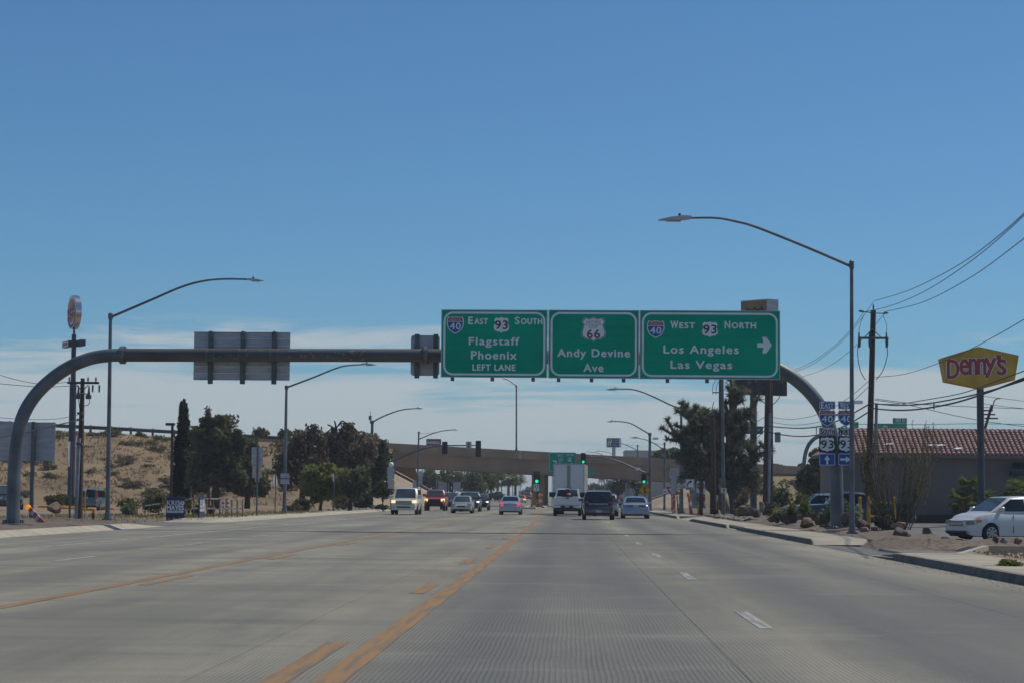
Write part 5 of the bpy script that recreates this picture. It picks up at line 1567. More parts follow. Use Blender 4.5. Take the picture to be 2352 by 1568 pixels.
roof = part(t, 'roof', MB().add(rv, [(0, 1, 5, 4), (1, 2, 5), (2, 3, 4, 5), (3, 0, 4)]), M['tile'])
sl_ = Vector((0, yr - y0, zR - zE))
n_row, pit = 10, .30
sd_ = sl_.normalized()
nrm = Vector((0, -sd_.z, sd_.y))
rl_ = sl_.length / n_row
mb = MB()
rr_ = random.Random(3)
nmain = 0
for j in range(n_row):
    s0 = rl_ * j
    z0 = Vector((0, y0, zE)) + sd_ * s0
    xa = xl - ov + hip * (s0 + rl_) / sl_.length
    k = int((xr + ov - xa) / pit)
    for i in range(k):
        xc = xr + ov - (i + .5) * pit
        if xc > 46:
            continue
        b0_ = Vector((xc, 0, 0)) + z0 + nrm * (.02 + rr_.uniform(0, .012)) - sd_ * .05
        L_ = rl_ + .05
        pts = []
        for e, lift in ((0, .05), (L_, .0)):
            for a in (-1, -.55, 0, .55, 1):
                hgt = .105 * (1 - a * a) ** .5 if abs(a) < 1 else 0
                pts.append(b0_ + sd_ * e + X_ * (a * pit * .44) + nrm * (hgt + lift))
        mb.add(pts, [(q_, q_ + 1, q_ + 6, q_ + 5) for q_ in range(4)] + [(0, 4, 3, 2, 1)])
part(roof, 'roof_tiles', mb, M['tile'], kind='stuff')
mb = MB()
for i in range(int((xr + ov - hip + 2 - (xl - ov + hip)) / .36)):
    x = xl - ov + hip + i * .36
    mb.tube([(x, yr, zR + .02), (x + .4, yr, zR + .06)], [.11, .13], 7)
part(roof, 'ridge_tiles', mb, M['tile'], kind='stuff')
mb = MB()
for cx_, cy_ in ((2041, 1028), (2138, 1030), (2160, 1030), (2200, 1037)):
    tt_ = (1046 - cy_) / 55.0
    o_ = A(cx_, cy_, y0 + (yr - y0) * tt_) + nrm * .22
    o_ = Vector((o_.x, o_.y, zE + (zR - zE) * tt_)) + nrm * .2
    mb.add([o_ + X_ * a + sd_ * b2 for a, b2 in ((-.3, -.05), (-.1, -.12), (.15, -.06), (.32, .02), (.05, .1), (-.15, .05))], [tuple(range(6))])
part(roof, 'patched_tiles', mb, M['white'])
P0, P1 = A(2324, 1066, WY - .9), A(2440, 1090, WY - .9)
aw = part(t, 'awning', MB().add([(P0.x, WY - .9, P1.z), (P1.x, WY - .9, P1.z), (P1.x, WY - .9, P0.z - .35), (P0.x, WY - .9, P0.z - .35), (P0.x + .3, WY - .01, P0.z + .15), (P1.x, WY - .01, P0.z + .15), (P0.x, WY - .01, P1.z)],
                              [(0, 1, 2, 3), (3, 2, 5, 4), (0, 3, 4, 6)]), M['dcyan'])
P0, P1 = A(2331, 1132, WY), A(2440, 1092, WY)
wn = part(t, 'window', MB().span((P0.x, WY - .05, P0.z), (P1.x, WY - .003, P1.z)), M['pmaroon'])
part(wn, 'frame', MB().span((P0.x - .05, WY - .09, P0.z - .08), (P1.x, WY - .055, P0.z)).span((P0.x - .05, WY - .09, P0.z), (P0.x + .16, WY - .055, P1.z)), M['black'])
part(wn, 'pane', MB().span((P0.x + .2, WY - .06, P0.z + .1), (P1.x, WY - .056, P1.z)), M['glass'])

# pale building behind the overpass and shops farther on
P0, P1 = A(1436, 1060, 360), A(1600, 1036, 360)
t = thing('flat_roofed_building', 'plain pale flat roofed building showing above the right end of the overpass', 'building', ((P0.x + P1.x) / 2, 366, 0))
part(t, 'wall', MB().span((P0.x, 360, 0), (P1.x, 374, P1.z)), M['cream'])
part(t, 'parapet_cap', MB().span((P0.x - .1, 359.9, P1.z), (P1.x + .1, 374.1, P1.z + .15)), M['alum'])
r_ = random.Random(21)
cols = ['cream', 'stucco3', 'pmaroon', 'hblue', 'fascia', 'stucco', 'alum', 'rock3']
names_ = ['pale', 'tan', 'maroon', 'blue', 'brown', 'grey brown', 'silver', 'pink']
for k in range(9):
    Yk = 430 + 45 * k + r_.uniform(0, 20)
    x0 = (1322 + k * 11, 1440 - k * 9)[k % 2] + r_.uniform(-5, 5)
    w_ = S(r_.uniform(26, 44), Yk)
    P0 = A(x0, 1143, Yk)
    h_ = S(r_.uniform(12, 26), Yk)
    zb0 = rz(Yk) - .1
    X0 = max(P0.x, 10.5)
    t = thing('shop_building', f'distant {names_[k % 8]} roadside shop number {("nearest", "second", "third", "fourth", "fifth", "sixth", "seventh", "eighth", "farthest")[k]} along the road beyond the bridge'.replace('number ', ''), 'building', (X0 + w_ / 2, Yk + 5, zb0), 'shops beyond the bridge')
    part(t, 'wall', MB().span((X0, Yk, zb0), (X0 + w_, Yk + 10, zb0 + h_)), M[cols[k % 8]])
    part(t, 'roof', MB().span((X0 - .3, Yk - .4, zb0 + h_), (X0 + w_ + .3, Yk + 10.3, zb0 + h_ + .35)), M[('fascia', 'red', 'alum')[k % 3]])
    part(t, 'sign_board', MB().span((X0 + w_ * .2, Yk - .5, zb0 + h_ * .7), (X0 + w_ * .75, Yk - .05, zb0 + h_ * .93)), M[('white', 'red', 'hblue', 'yellow')[k % 4]])
    for q_ in range(3):
        part(t, 'window', MB().span((X0 + w_ * (.08 + .31 * q_), Yk - .06, zb0 + .6), (X0 + w_ * (.30 + .31 * q_), Yk - .01, zb0 + h_ * .55)), M['glass'])
for k in range(14):
    Yk = 400 + 32 * k
    side = 1 if k % 3 else -1
    x0 = A((1345 + (k * 37) % 90) if side > 0 else 1192 + (k * 11) % 22, 1143, Yk).x
    x0 = max(x0, 10.2) if side > 0 else min(x0, -17)
    h_ = r_.uniform(5, 8)
    zb0 = rz(Yk)
    wS, hS = r_.uniform(2, 4), r_.uniform(1.2, 2.4)
    m_ = ('red', 'white', 'hblue', 'yellow', 'teal2', 'white', 'pmaroon')[k % 7]
    t = thing('shop_sign', f'far {("red", "white", "blue", "yellow", "turquoise", "pure white", "maroon")[k % 7]} shop sign on a {"nearer" if k < 7 else "farther"} pole {"right" if side > 0 else "left"} of the road beyond the bridge', 'shop sign', (x0, Yk, zb0), 'shop signs beyond the bridge')
    part(t, 'pole', MB().tube([(x0, Yk, zb0), (x0, Yk, zb0 + h_)], .15, 6), M['steel'])
    part(t, 'board', MB().span((x0 - wS / 2, Yk - .2, zb0 + h_), (x0 + wS / 2, Yk + .2, zb0 + h_ + hS), bev=.08), M[m_])
    part(t, 'stripe', MB().span((x0 - wS * .4, Yk - .22, zb0 + h_ + hS * .35), (x0 + wS * .4, Yk - .205, zb0 + h_ + hS * .65)), M['white' if m_ != 'white' else 'red'])

# ------------------------------------------------------------------ power poles and wires
def wpole(label, foot, top, Y, r0, r1, conduit=None, ground=.05):
    tp = A(*top, Y)
    b_ = A(*foot, Y)
    b_ = Vector((b_.x, Y, ground))
    t = thing('power_pole', label, 'power pole', b_)
    part(t, 'pole', MB().tube([b_ - Z_ * .1, b_.lerp(tp, .5), tp], [r0, (r0 + r1) / 2, r1], 10), M['wood'], smooth=True)
    if conduit:
        dx, y0, y1, r = conduit
        p, q = A(foot[0] + dx, y0, Y - .1), A(top[0] + dx * .9 + (foot[0] - top[0]) * .35, y1, Y - .1)
        part(t, 'conduit', MB().tube([(p.x, Y - .15, ground), (q.x, Y - .15, q.z)], r, 8), M['conduit'], smooth=True)
    return t, tp
def insul(t, p, d=Z_, ln=.28, r=.06):
    d = Vector(d).normalized()
    p = Vector(p)
    part(t, 'insulator', MB().tube([p, p + d * ln * .2, p + d * ln * .25, p + d * ln * .5, p + d * ln * .55, p + d * ln * .8, p + d * ln], [r * .5, r * .5, r, r * .5, r, r * .5, r * .3], 8), M['ceramic'])
PAY = 112
pa, pat = wpole('tall brown power pole with grey conduit rising beside the tiled diner roof', (1993, 1192), (2006, 713), PAY, .19, .15, (13, 1192, 925, .085))
pat = A(2006, 713, PAY)
insul(pa, pat, Z_, .36)
for sx, y0 in ((-1, 716), (1, 720)):
    e = A(2006 + sx * 22, y0, PAY)
    part(pa, 'bracket', MB().tube([pat - Z_ * .15, e], .03, 5), M['beam'])
    insul(pa, e, (sx, 0, .15), .3, .08)
xa = A(2002, 777, PAY)
part(pa, 'crossarm', MB().span((A(1972, 777, PAY).x, PAY - .28, xa.z - .06), (A(2037, 777, PAY).x, PAY - .16, xa.z + .06)), M['beam'])
for px_, sx in ((1973, -1), (1997, -1), (2036, 1)):
    e = A(px_, 786, PAY - .25)
    part(pa, 'cutout', MB().tube([e - Z_ * .3, e, e + Z_ * .55], [.05, .07, .035], 7).tube([e + Vector((.07, 0, -.25)), e + Vector((.1, 0, .3))], .025, 5), M['ceramic'])
for px_ in (1986, 2024):
    part(pa, 'brace', MB().tube([A(px_, 775, PAY - .22), A(2003, 755, PAY - .22)], .025, 5), M['beam'])
for sx in (-1, 1):
    pts = [A(2004 + sx * 33, 790, PAY - .3), A(2004 + sx * 34, 815, PAY - .3), A(2002 + sx * 26, 850, PAY - .3), A(2000 + sx * 12, 872, PAY - .3)]
    part(pa, 'jumper_wire', MB().tube(arc_smooth(pts, 5), .022, 5), M['cable'])
    pts = [A(2006 + sx * 22, 724, PAY - .3), A(2006 + sx * 30, 745, PAY - .3), A(2004 + sx * 32, 770, PAY - .3)]
    part(pa, 'jumper_wire', MB().tube(arc_smooth(pts, 5), .014, 5), M['cable'])
PBY = 150
pb, pbt = wpole('brown power pole with grey conduit before the digital board', (1759, 1165), (1766, 800), PBY, .27, .22, (5, 1165, 948, .12))
e = A(1768, 838, PBY)
part(pb, 'crossarm', MB().span((A(1730, 862, PBY).x, PBY - .45, A(1730, 866, PBY).z), (A(1802, 862, PBY).x, PBY - .3, A(1730, 861, PBY).z)), M['wood'])
for px_ in (1736, 1795):
    q = A(px_, 878, PBY - .4)
    insul(pb, q, Z_, .5, .11)
    part(pb, 'jumper_wire', MB().tube(arc_smooth([q, A(px_ + (1 if px_ > 1760 else -4), 900, PBY - .4), A((px_ + 1764) / 2, 925 if px_ > 1760 else 920, PBY - .4), A(1762, 932 if px_ > 1760 else 929, PBY - .4)], 4), .03, 5), M['cable'])
q = A(1786, 1003, PBY)
part(pb, 'junction_box', MB().span((q.x - .2, PBY - .3, q.z - .38), (q.x + .2, PBY + .1, q.z + .38), bev=.03), M['conduit'])
pc, pct = wpole('thin brown pole with a transformer ladder rising behind the joshua tree', (1654, 1150), (1655, 830), 215, .22, .17)
q = A(1655, 900, 215)
part(pc, 'platform', MB().span((A(1636, 903, 215).x, 214.4, q.z - .1), (q.x, 215, q.z)), M['steel'])
for x0 in (1637, 1645):
    part(pc, 'riser', MB().tube(arc_smooth([A(x0, 905, 214.5), A(x0 + 1, 885, 214.5), A(x0 + 9, 870, 214.5), A(1654, 862, 214.5)], 4), .035, 5), M['steel'])
part(pc, 'guard', MB().tube([A(1640, 922, 214.5), A(1636, 935, 214.5), A(1634, 952, 214.5), A(1640, 955, 214.5)], .045, 5), M['steel'])
wpole('broken off dark post top among the joshua tree branches', (1640, 1150), (1637, 956), 150, .2, .17)
PLY = 97
pl, plt = wpole('lower power pole with crossarm and switches beside the navy sign pole on the left', (181, 1190), (190, 868), PLY, .19, .1, (-5.5, 1190, 1005, .1), ground=.1)
z = A(190, 879, PLY).z
part(pl, 'crossarm', MB().span((A(157, 877, PLY).x, PLY - .22, z - .05), (A(229, 880, PLY).x, PLY - .1, z + .06)), M['wood'])
for px_ in (161, 204, 222):
    insul(pl, (A(px_, 874, PLY).x, PLY - .16, z + .06), Z_, .24, .06)
for px_ in (213, 228):
    p = A(px_, 886, PLY - .2)
    part(pl, 'cutout', MB().tube([p + Z_ * .05, p - Z_ * .3], [.05, .04], 7), M['ceramic'])
for px_, py_ in ((180, 905), (204, 905)):
    p = A(px_, py_, PLY - .2)
    part(pl, 'switch', MB().tube([p + Z_ * .42, p + Z_ * .1, p - Z_ * .18], [.03, .06, .09], 8).span((p.x - .14, PLY - .3, p.z - .22), (p.x + .12, PLY - .12, p.z - .02), bev=.02), M['ceramic'])
part(pl, 'brace', MB().tube([A(176, 884, PLY - .2), A(187, 895, PLY - .2)], .025, 5).tube([A(203, 883, PLY - .2), A(192, 894, PLY - .2)], .025, 5).tube([A(175, 903, PLY - .2), A(206, 904, PLY - .2)], .03, 5), M['beam'])
part(pl, 'jumper_wire', MB().tube(arc_smooth([A(204, 912, PLY - .2), A(206, 924, PLY - .2), A(200, 930, PLY - .2), A(190, 931, PLY - .2)], 4), .018, 5)
     .tube(arc_smooth([A(180, 912, PLY - .2), A(182, 930, PLY - .2), A(184, 945, PLY - .2)], 4), .018, 5), M['cable'])
for k, yy in enumerate((948, 963, 1018)):
    p = A(186 - k, yy, PLY - .15)
    part(pl, 'clamp', MB().span((p.x - .16, PLY - .3, p.z - .05), (p.x + .12, PLY + .1, p.z + .05)), M['ceramic'])

def wire(label, pts, r, m='cable', name='overhead_wire', group='overhead wires'):
    """pts: pixel x, y and depth at each point of the sagging wire"""
    P = arc_smooth([A(*p) for p in pts], 7)
    mb = MB().tube(P, r, 5)
    o = part(None, name, mb, M[m])
    return tag(o, label, 'wire', group)
def wires(rows):
    for r in rows:
        wire(*r)
wires([
    ('topmost wire rising from the tall right power pole to the upper right', [(2008, 691, PAY), (2090, 666, 96), (2200, 610, 78), (2300, 537, 62), (2420, 425, 48)], .016),
    ('second of the three top wires rising from the right power pole', [(1984, 717, PAY), (2050, 701, 103), (2130, 666, 90), (2230, 600, 74), (2320, 525, 60), (2430, 418, 48)], .016),
    ('lowest of the three top wires leaving the right power pole', [(2032, 716, PAY), (2120, 694, 94), (2230, 637, 76), (2352, 548, 60), (2440, 475, 52)], .016),
    ('wire passing in front of the yellow diner sign from the upper right', [(2003, 866, PAY), (2080, 858, 100), (2180, 824, 86), (2280, 775, 70), (2400, 705, 56)], .014),
    ('wire from the pole head down left toward the gantry bend, nearest the pole top', [(1984, 717, PAY), (1950, 762, 118), (1905, 803, 126), (1835, 845, 140), (1700, 890, 170)], .014),
    ('wire from the pole head down left, second toward the gantry bend', [(2006, 694, PAY), (1955, 762, 120), (1900, 812, 130), (1840, 848, 142), (1700, 895, 172)], .014),
    ('wire from the pole head down left, lowest toward the gantry bend', [(2030, 722, PAY), (1970, 790, 124), (1900, 843, 136), (1830, 868, 148), (1700, 905, 178)], .014),
    ('wire from the right pole middle sloping left behind the route markers', [(2000, 870, PAY), (1950, 912, 120), (1890, 947, 130), (1820, 962, 142), (1757, 955, PBY)], .016),
    ('thin wire from the right pole to the brown pole, sagging', [(1998, 885, PAY), (1930, 945, 122), (1880, 968, 132), (1820, 975, 142), (1758, 966, PBY)], .016),
    ('thick upper cable between the two brown power poles', [(1995, 928, PAY), (1950, 953, 120), (1900, 974, 128), (1850, 982, 138), (1800, 981, 146), (1758, 977, PBY)], .04),
    ('thick lower cable between the two brown power poles', [(1995, 945, PAY), (1950, 972, 120), (1900, 992, 128), (1850, 1001, 138), (1800, 998, 146), (1758, 989, PBY)], .04),
    ('thin uppermost cable running right from the pole across the diner sign', [(1998, 926, PAY), (2060, 927, 101), (2130, 917, 92), (2210, 902, 82), (2290, 874, 72), (2420, 826, 60)], .02),
    ('thick cable running right from the pole below the diner sign', [(1997, 925, PAY), (2060, 930, 101), (2130, 926, 92), (2210, 912, 82), (2290, 892, 72), (2420, 850, 60)], .032),
    ('thickest lowest cable running right from the pole below the diner sign', [(1996, 936, PAY), (2050, 941, 102), (2110, 939, 94), (2190, 925, 84), (2270, 900, 74), (2352, 868, 66), (2440, 836, 58)], .038),
    ('thin grey wire crossing above the diner roof toward the right edge, lower', [(2010, 918, PAY), (2090, 930, 116), (2200, 955, 122), (2300, 972, 128), (2420, 985, 135)], .02),
    ('thin grey wire crossing above the diner roof toward the right edge, upper', [(2010, 915, PAY), (2100, 926, 118), (2200, 932, 126), (2300, 936, 134), (2420, 940, 140)], .02),
    ('long level wire low above the diner roof', [(1940, 973, 150), (2100, 974, 150), (2250, 972, 150), (2420, 975, 150)], .02),
    ('upper grey wire right of the diner sign pole', [(2252, 908, 150), (2300, 914, 152), (2360, 921, 154), (2430, 926, 156)], .02),
    ('lower grey wire right of the diner sign pole', [(2252, 925, 150), (2300, 932, 152), (2360, 938, 154), (2430, 944, 156)], .02),
    ('wire from the brown pole left into the joshua tree, upper', [(1756, 957, PBY), (1735, 968, 156), (1710, 976, 162), (1690, 978, 168)], .02),
    ('thick wire from the brown pole slanting down left into the joshua tree', [(1756, 978, PBY), (1735, 1000, 153), (1710, 1022, 158), (1680, 1040, 165)], .035),
    ('second thick wire from the brown pole slanting down left into the joshua tree', [(1756, 988, PBY), (1735, 1008, 153), (1712, 1026, 158), (1682, 1046, 165)], .03),
    ('thin wire in front of the dark display board', [(1660, 875, 170), (1700, 893, 162), (1730, 890, 158), (1765, 870, PBY)], .02),
    ('lower wire in front of the dark display board', [(1660, 895, 170), (1700, 903, 162), (1735, 897, 156), (1766, 884, PBY)], .02),
    ('wire from the left edge to the left power pole crossarm', [(-40, 848, 80), (40, 872, 86), (100, 881, 92), (161, 876, PLY)], .014),
    ('second wire from the left edge to the left power pole', [(-40, 876, 80), (40, 884, 86), (110, 888, 92), (180, 884, PLY)], .014),
    ('thick cable rising from the left edge to the left power pole', [(-40, 1010, 82), (60, 992, 88), (130, 975, 93), (186, 963, PLY)], .03),
    ('thin cable above the ribbed sign to the left power pole', [(-40, 955, 82), (60, 962, 88), (130, 961, 93), (186, 950, PLY)], .012),
])
mb = MB()
for px_, y0, y1, Y in ((2145, 925, 939, 90), (1875, 978, 996, 133)):
    mb = MB().tube([A(px_, y0, Y), A(px_, y1, Y)], .03, 5)
    tag(part(None, 'cable_spacer', mb, M['cable']), f'short upright spacer between the two thick cables {"right" if px_ > 2000 else "left"} of the tall pole', 'cable spacer')
p = A(1972, 923, 66)
t = thing('camera', 'small white traffic camera on the tallest lamp post beside the route markers', 'camera', p)
part(t, 'housing', MB().span((p.x - .17, 65.8, p.z - .06), (p.x + .12, 65.95, p.z + .07), bev=.02), M['white'])
part(t, 'bracket', MB().tube([A(1960, 918, 66), p], .02, 5), M['steel'])
# slanting far poles right of the diner sign
q = A(2262, 988, 170)
t = thing('power_pole', 'far leaning power pole with curved arm showing above the roof right of the diner sign', 'power pole', (q.x, 170, 0))
p1_, p2_ = A(2262, 984, 170), A(2278, 930, 170)
part(t, 'pole', MB().tube([(q.x - .3, 170, 0), p1_, p2_], .12, 7), M['wood'])
part(t, 'arm', MB().tube(arc_smooth([p2_ - Z_ * .5, A(2285, 918, 170), A(2298, 914, 170)], 4), .05, 5), M['steel'])
for k in range(3):
    c = A(2264 + 6 * k, 942 + 9 * k, 169.8)
    part(t, 'crossarm', MB().span((c.x - .55, 169.6, c.z - .06), (c.x + .55, 169.75, c.z + .06)), M['wood'])

# parking lot lamp, boards and posts on the left
t = thing('parking_lamp', 'black shoebox parking lamp beside the cypress', 'street lamp', A(393, 1140, 165))
b_, tp = A(393, 1140, 165), A(396, 973, 165)
part(t, 'pole', MB().tube([(b_.x, 165, .05), tp], .11, 8), M['black'])
part(t, 'lamp_head', MB().span((A(381, 970, 165).x, 164.8, tp.z - .12), (tp.x + .2, 165.2, tp.z + .1), bev=.03), M['black'])
t = thing('lot_sign', 'slim yellow post with a small pale plate beside the parked teal suv', 'sign', A(196, 1172, 130))
b_, tp = A(195, 1172, 130), A(196, 1124, 130)
part(t, 'post', MB().tube([(b_.x, 130, .05), tp], .05, 6), M['yellow'])
part(t, 'plate', MB().span((A(187, 1124, 130).x, 129.95, tp.z - .06), (tp.x + .05, 130.05, tp.z + .1)), M['white'])
p = A(214, 1190, 95)
t = thing('marker_post', 'short dark marker post with an orange reflector in the left gravel', 'marker post', p)
part(t, 'post', MB().span((p.x - .05, 94.95, .05), (p.x + .05, 95.05, .42)), M['black'])
part(t, 'reflector', MB().span((p.x - .04, 94.93, .42), (p.x + .07, 95.05, .62)), M['amberoff'])
# fallen barricade panel with lit lamp
t = thing('channelizer', 'fallen orange and white channelizer with a glowing amber lamp in the left gravel', 'traffic channelizer', (A(88, 1196, 80).x, 80, .12))
p, q = A(98, 1204, 79.5), A(67, 1167, 80.5)
ax = (q - p).normalized()
sd2 = Vector((-ax.z, 0, ax.x))
ln = (q - p).length
for k in range(6):
    a, b2 = p + ax * ln * k / 6, p + ax * ln * (k + .97) / 6
    w0, w1 = .20 - .015 * k, .20 - .015 * (k + 1)
    vv = [a - sd2 * w0, a + sd2 * w0, b2 + sd2 * w1, b2 - sd2 * w1]
    part(t, 'stripe', MB().add(vv + [v + Y_ * .12 for v in vv], [(0, 1, 2, 3), (7, 6, 5, 4), (0, 4, 5, 1), (1, 5, 6, 2), (2, 6, 7, 3), (3, 7, 4, 0)]), M['cream'] if k in (2, 4) else M['orange'])
q2 = q + ax * .12
part(t, 'warning_lamp', MB().blob(q2, (.26, .16, .22), sub=2, rough=.03), M['amber'])
part(t, 'base', MB().box(p + Vector((.22, 0, -.02)), (.55, .5, .16)), M['rubber'])

# boulders
def boulder(label, px, py, w, h, Y, m, seed, flat=-.75, depth=.8):
    c = A(px, py, Y)
    W_, H_ = S(w, Y), S(h, Y)
    mb = MB().stone((c.x, Y, c.z + H_ * .38), (W_, W_ * depth, H_ * 1.15), seed=seed)
    o = part(None, 'boulder', mb, M[m])
    return tag(o, label, 'boulder', 'landscaping boulders')
boulder('rounded brown boulder before the yellow kerb on the left', 122, 1178, 42, 31, 118, 'rock', 1)
for a in (
    ('large pale topped boulder standing on a dark one before the ocotillo', 2064, 1213, 36, 22, 66, 'rock3', 2),
    ('large dark boulder under the pale one before the ocotillo', 2068, 1243, 48, 36, 60, 'rock2', 3),
    ('squarish red brown boulder right of the ocotillo', 2129, 1230, 32, 25, 68, 'rock', 4),
    ('small pale stone right of the red brown boulder', 2142, 1230, 16, 10, 66, 'rubble', 5),
    ('low dark boulder left of the white minivan', 2172, 1243, 24, 15, 61, 'rock2', 6),
    ('pinkish boulder with a lit top before the white minivan', 2206, 1244, 26, 12, 58, 'rock3', 7),
    ('flat grey stone right of the pinkish boulder before the minivan', 2222, 1246, 20, 10, 57.2, 'rubble', 8),
    ('red boulder in front of the white minivan wheel', 2288, 1246, 18, 22, 54.5, 'rock', 9),
    ('pale stone right of the minivan wheel', 2308, 1247, 22, 15, 54.2, 'rubble', 10),
    ('brown boulder behind the planter edge at the right', 2338, 1249, 20, 18, 53.5, 'rock', 11),
    ('pink boulder at the foot of the tallest lamp', 1985, 1222, 26, 17, 68, 'rock3', 12),
    ('dark stone behind the pink boulder by the tallest lamp', 2008, 1218, 20, 13, 69.5, 'rock2', 13),
    ('pale tan stone in front of the gantry base', 1868, 1222, 18, 11, 74, 'rock3', 14),
    ('brown boulder behind the pale tan stone left of the gantry base', 1852, 1212, 36, 30, 79, 'rock', 15),
    ('tan boulder close to the gantry base, left side', 1880, 1205, 26, 32, 81, 'rock', 16),
    ('broad grey boulder under the yucca clump', 1812, 1203, 44, 28, 86, 'rock2', 17),
    ('brown boulder at the left of the yucca clump', 1776, 1197, 36, 24, 92, 'rock', 18),
    ('dark boulder standing beside the kerb left of the yucca', 1734, 1188, 32, 25, 104, 'rock2', 19),
    ('boulder at the foot of the joshua tree', 1706, 1180, 30, 22, 112, 'rock', 20),
    ('pale rock by the brown power pole', 1742, 1183, 24, 12, 118, 'rock3', 21),
    ('whitish upright stone in front of the brown power pole', 1748, 1176, 20, 28, 128, 'rubble', 22),
    ('dark stone under the grey green bush behind the lamp', 1900, 1212, 30, 12, 77.5, 'rock2', 23)):
    boulder(*a)

# orange channelizers and barrel by the third right lamp
def channel(label, foot, top, Y, w=.085, stripes=5, lean=True):
    b_, tp = A(*foot, Y), A(*top, Y)
    t = thing('channelizer', label, 'traffic channelizer', (b_.x, Y, .12))
    for k in range(stripes):
        a, c = b_.lerp(tp, k / stripes), b_.lerp(tp, (k + 1) / stripes)
        ww = w * (1 - .5 * k / stripes)
        part(t, 'stripe', MB().tube([a, a.lerp(c, .97)], [ww, ww * .92], 8), M['cream'] if (k == stripes - 2) else M['orange'])
    part(t, 'warning_lamp', MB().blob(tp + Z_ * .2, (.26, .2, .36), sub=2, rough=.02), M['amberoff'])
    part(t, 'base', MB().span((b_.x - .35, Y - .35, b_.z - .1), (b_.x + .35, Y + .35, b_.z + .06)), M['rubber'])
    return t
channel('slim orange channelizer left of the third right lamp', (1559, 1182), (1554.5, 1137), 160)
channel('orange channelizer right behind the third right lamp post', (1562, 1180), (1560.5, 1137), 170)
channel('orange upright of the leaning pair right of the lamp', (1587, 1186), (1581, 1142), 150)
channel('leaning orange channelizer crossing the upright one right of the lamp', (1592.5, 1187), (1582.5, 1144), 148)
Y = 163
p, q = A(1543.5, 1181, Y), A(1551.5, 1136, Y)
t = thing('vertical_panel', 'striped red and white vertical panel beside the orange channelizers', 'traffic panel', ((p.x + q.x) / 2, Y, p.z))
for k in range(7):
    z0, z1 = p.z + (q.z - p.z) * k / 7, p.z + (q.z - p.z) * (k + .98) / 7
    dz = .16
    vv = [(p.x, Y, z0 - dz), (q.x, Y, z0 + dz), (q.x, Y, z1 + dz), (p.x, Y, z1 - dz)]
    part(t, 'stripe', MB().add([Vector(v) for v in vv] + [Vector(v) + Y_ * .03 for v in vv], [(0, 1, 2, 3), (7, 6, 5, 4), (0, 4, 5, 1), (1, 5, 6, 2), (2, 6, 7, 3), (3, 7, 4, 0)]), M['orange'] if k % 2 == 0 or k == 3 else M['cream'])
part(t, 'base', MB().span((p.x - .3, Y - .3, 0), (q.x + .3, Y + .3, .16)), M['rubber'])
for k in range(4):
    Yk = 246.5 + k * .7
    x0 = (1221.5, 1237.5, 1240, 1243.5)[k]
    channel(('orange channelizer at the left foot of the bridge pier', 'orange channelizer before the bridge pier, left of three', 'orange channelizer before the bridge pier, middle of three', 'orange channelizer before the bridge pier, right of three')[k], (x0, 1163), (x0 + .5, 1140), Yk, w=.13, stripes=4)
c = A(1229.5, 1150, 246)
t = thing('hazard_board', 'tilted yellow hazard board with black bars before the bridge pier', 'hazard sign', (c.x, 246, .2))
for k in range(5):
    o_ = (k - 2) * .15
    d1, d2 = Vector((.3, 0, .3)), Vector((-.052, 0, .052))
    oo = c + Vector((o_ * .7, 0, -o_ * .7))
    vv = [oo - d1 * .8 - d2, oo + d1 * .8 - d2, oo + d1 * .8 + d2, oo - d1 * .8 + d2]
    part(t, 'bar', MB().add(vv + [v + Y_ * .03 for v in vv], [(0, 1, 2, 3), (7, 6, 5, 4), (0, 4, 5, 1), (1, 5, 6, 2), (2, 6, 7, 3), (3, 7, 4, 0)]), M['yellow'] if k % 2 == 0 else M['black'])
part(t, 'post', MB().span((c.x - .04, 246.05, .1), (c.x + .04, 246.12, c.z + .6)), M['steel'])

# yellow pipe barrier behind the ocotillo
Y = 88
t = thing('pipe_barrier', 'orange yellow pipe barrier behind the ocotillo in the car park', 'barrier', A(1990, 1196, Y))
for x, y0, y1, w in ((1995, 1190, 1141, .075), (1975, 1186, 1142, .07), (2054, 1190, 1142, .075)):
    a, b2 = A(x, y0, Y), A(x, y1, Y)
    part(t, 'post', MB().tube([(a.x, Y, .05), b2], w, 8), M['yellow'])
    part(t, 'cap', MB().blob(b2, (w * 2, w * 2, w * 1.4), sub=1, rough=0), M['yellow'])
for yy in (1153, 1185):
    part(t, 'rail', MB().tube([A(1995, yy, Y), A(2054, yy, Y)], .045, 8), M['yellow'])

# utility cabinets and posts at the joshua tree
for lab, x, y0, y1, Y, r, m in (('dark brown post left of the joshua tree trunk, first of two', 1635.5, 1182, 1098, 152, .16, 'wood'), ('dark brown post by the joshua tree trunk, second of two', 1647, 1180, 1090, 156, .12, 'wood'),
                               ('short yellow bollard on the gravel near the do not enter sign', 1604.5, 1179, 1162, 151, .09, 'yellow'), ('thin yellow stake between the brown posts', 1640, 1182, 1150, 150, .05, 'yellow')):
    a, b2 = A(x, y0, Y), A(x, y1, Y)
    t = thing('post', lab, 'post', (a.x, Y, .1))
    part(t, 'post', MB().tube([(a.x, Y, 0), b2], r, 8), M[m])
    part(t, 'cap', MB().tube([b2, b2 + Z_ * .05], [r * 1.1, r * .5], 8), M[m])
p, q = A(1641, 1150, 151), A(1649, 1137, 151)
t = thing('meter_box', 'grey utility meter box between the brown posts', 'utility box', ((p.x + q.x) / 2, 151, 0))
part(t, 'box', MB().span((p.x, 150.9, p.z), (q.x, 151.3, q.z), bev=.03), M['alum'])
part(t, 'stand', MB().span((p.x + .05, 151, 0), (p.x + .1, 151.1, p.z)).span((q.x - .1, 151, 0), (q.x - .05, 151.1, p.z)), M['yellow'])

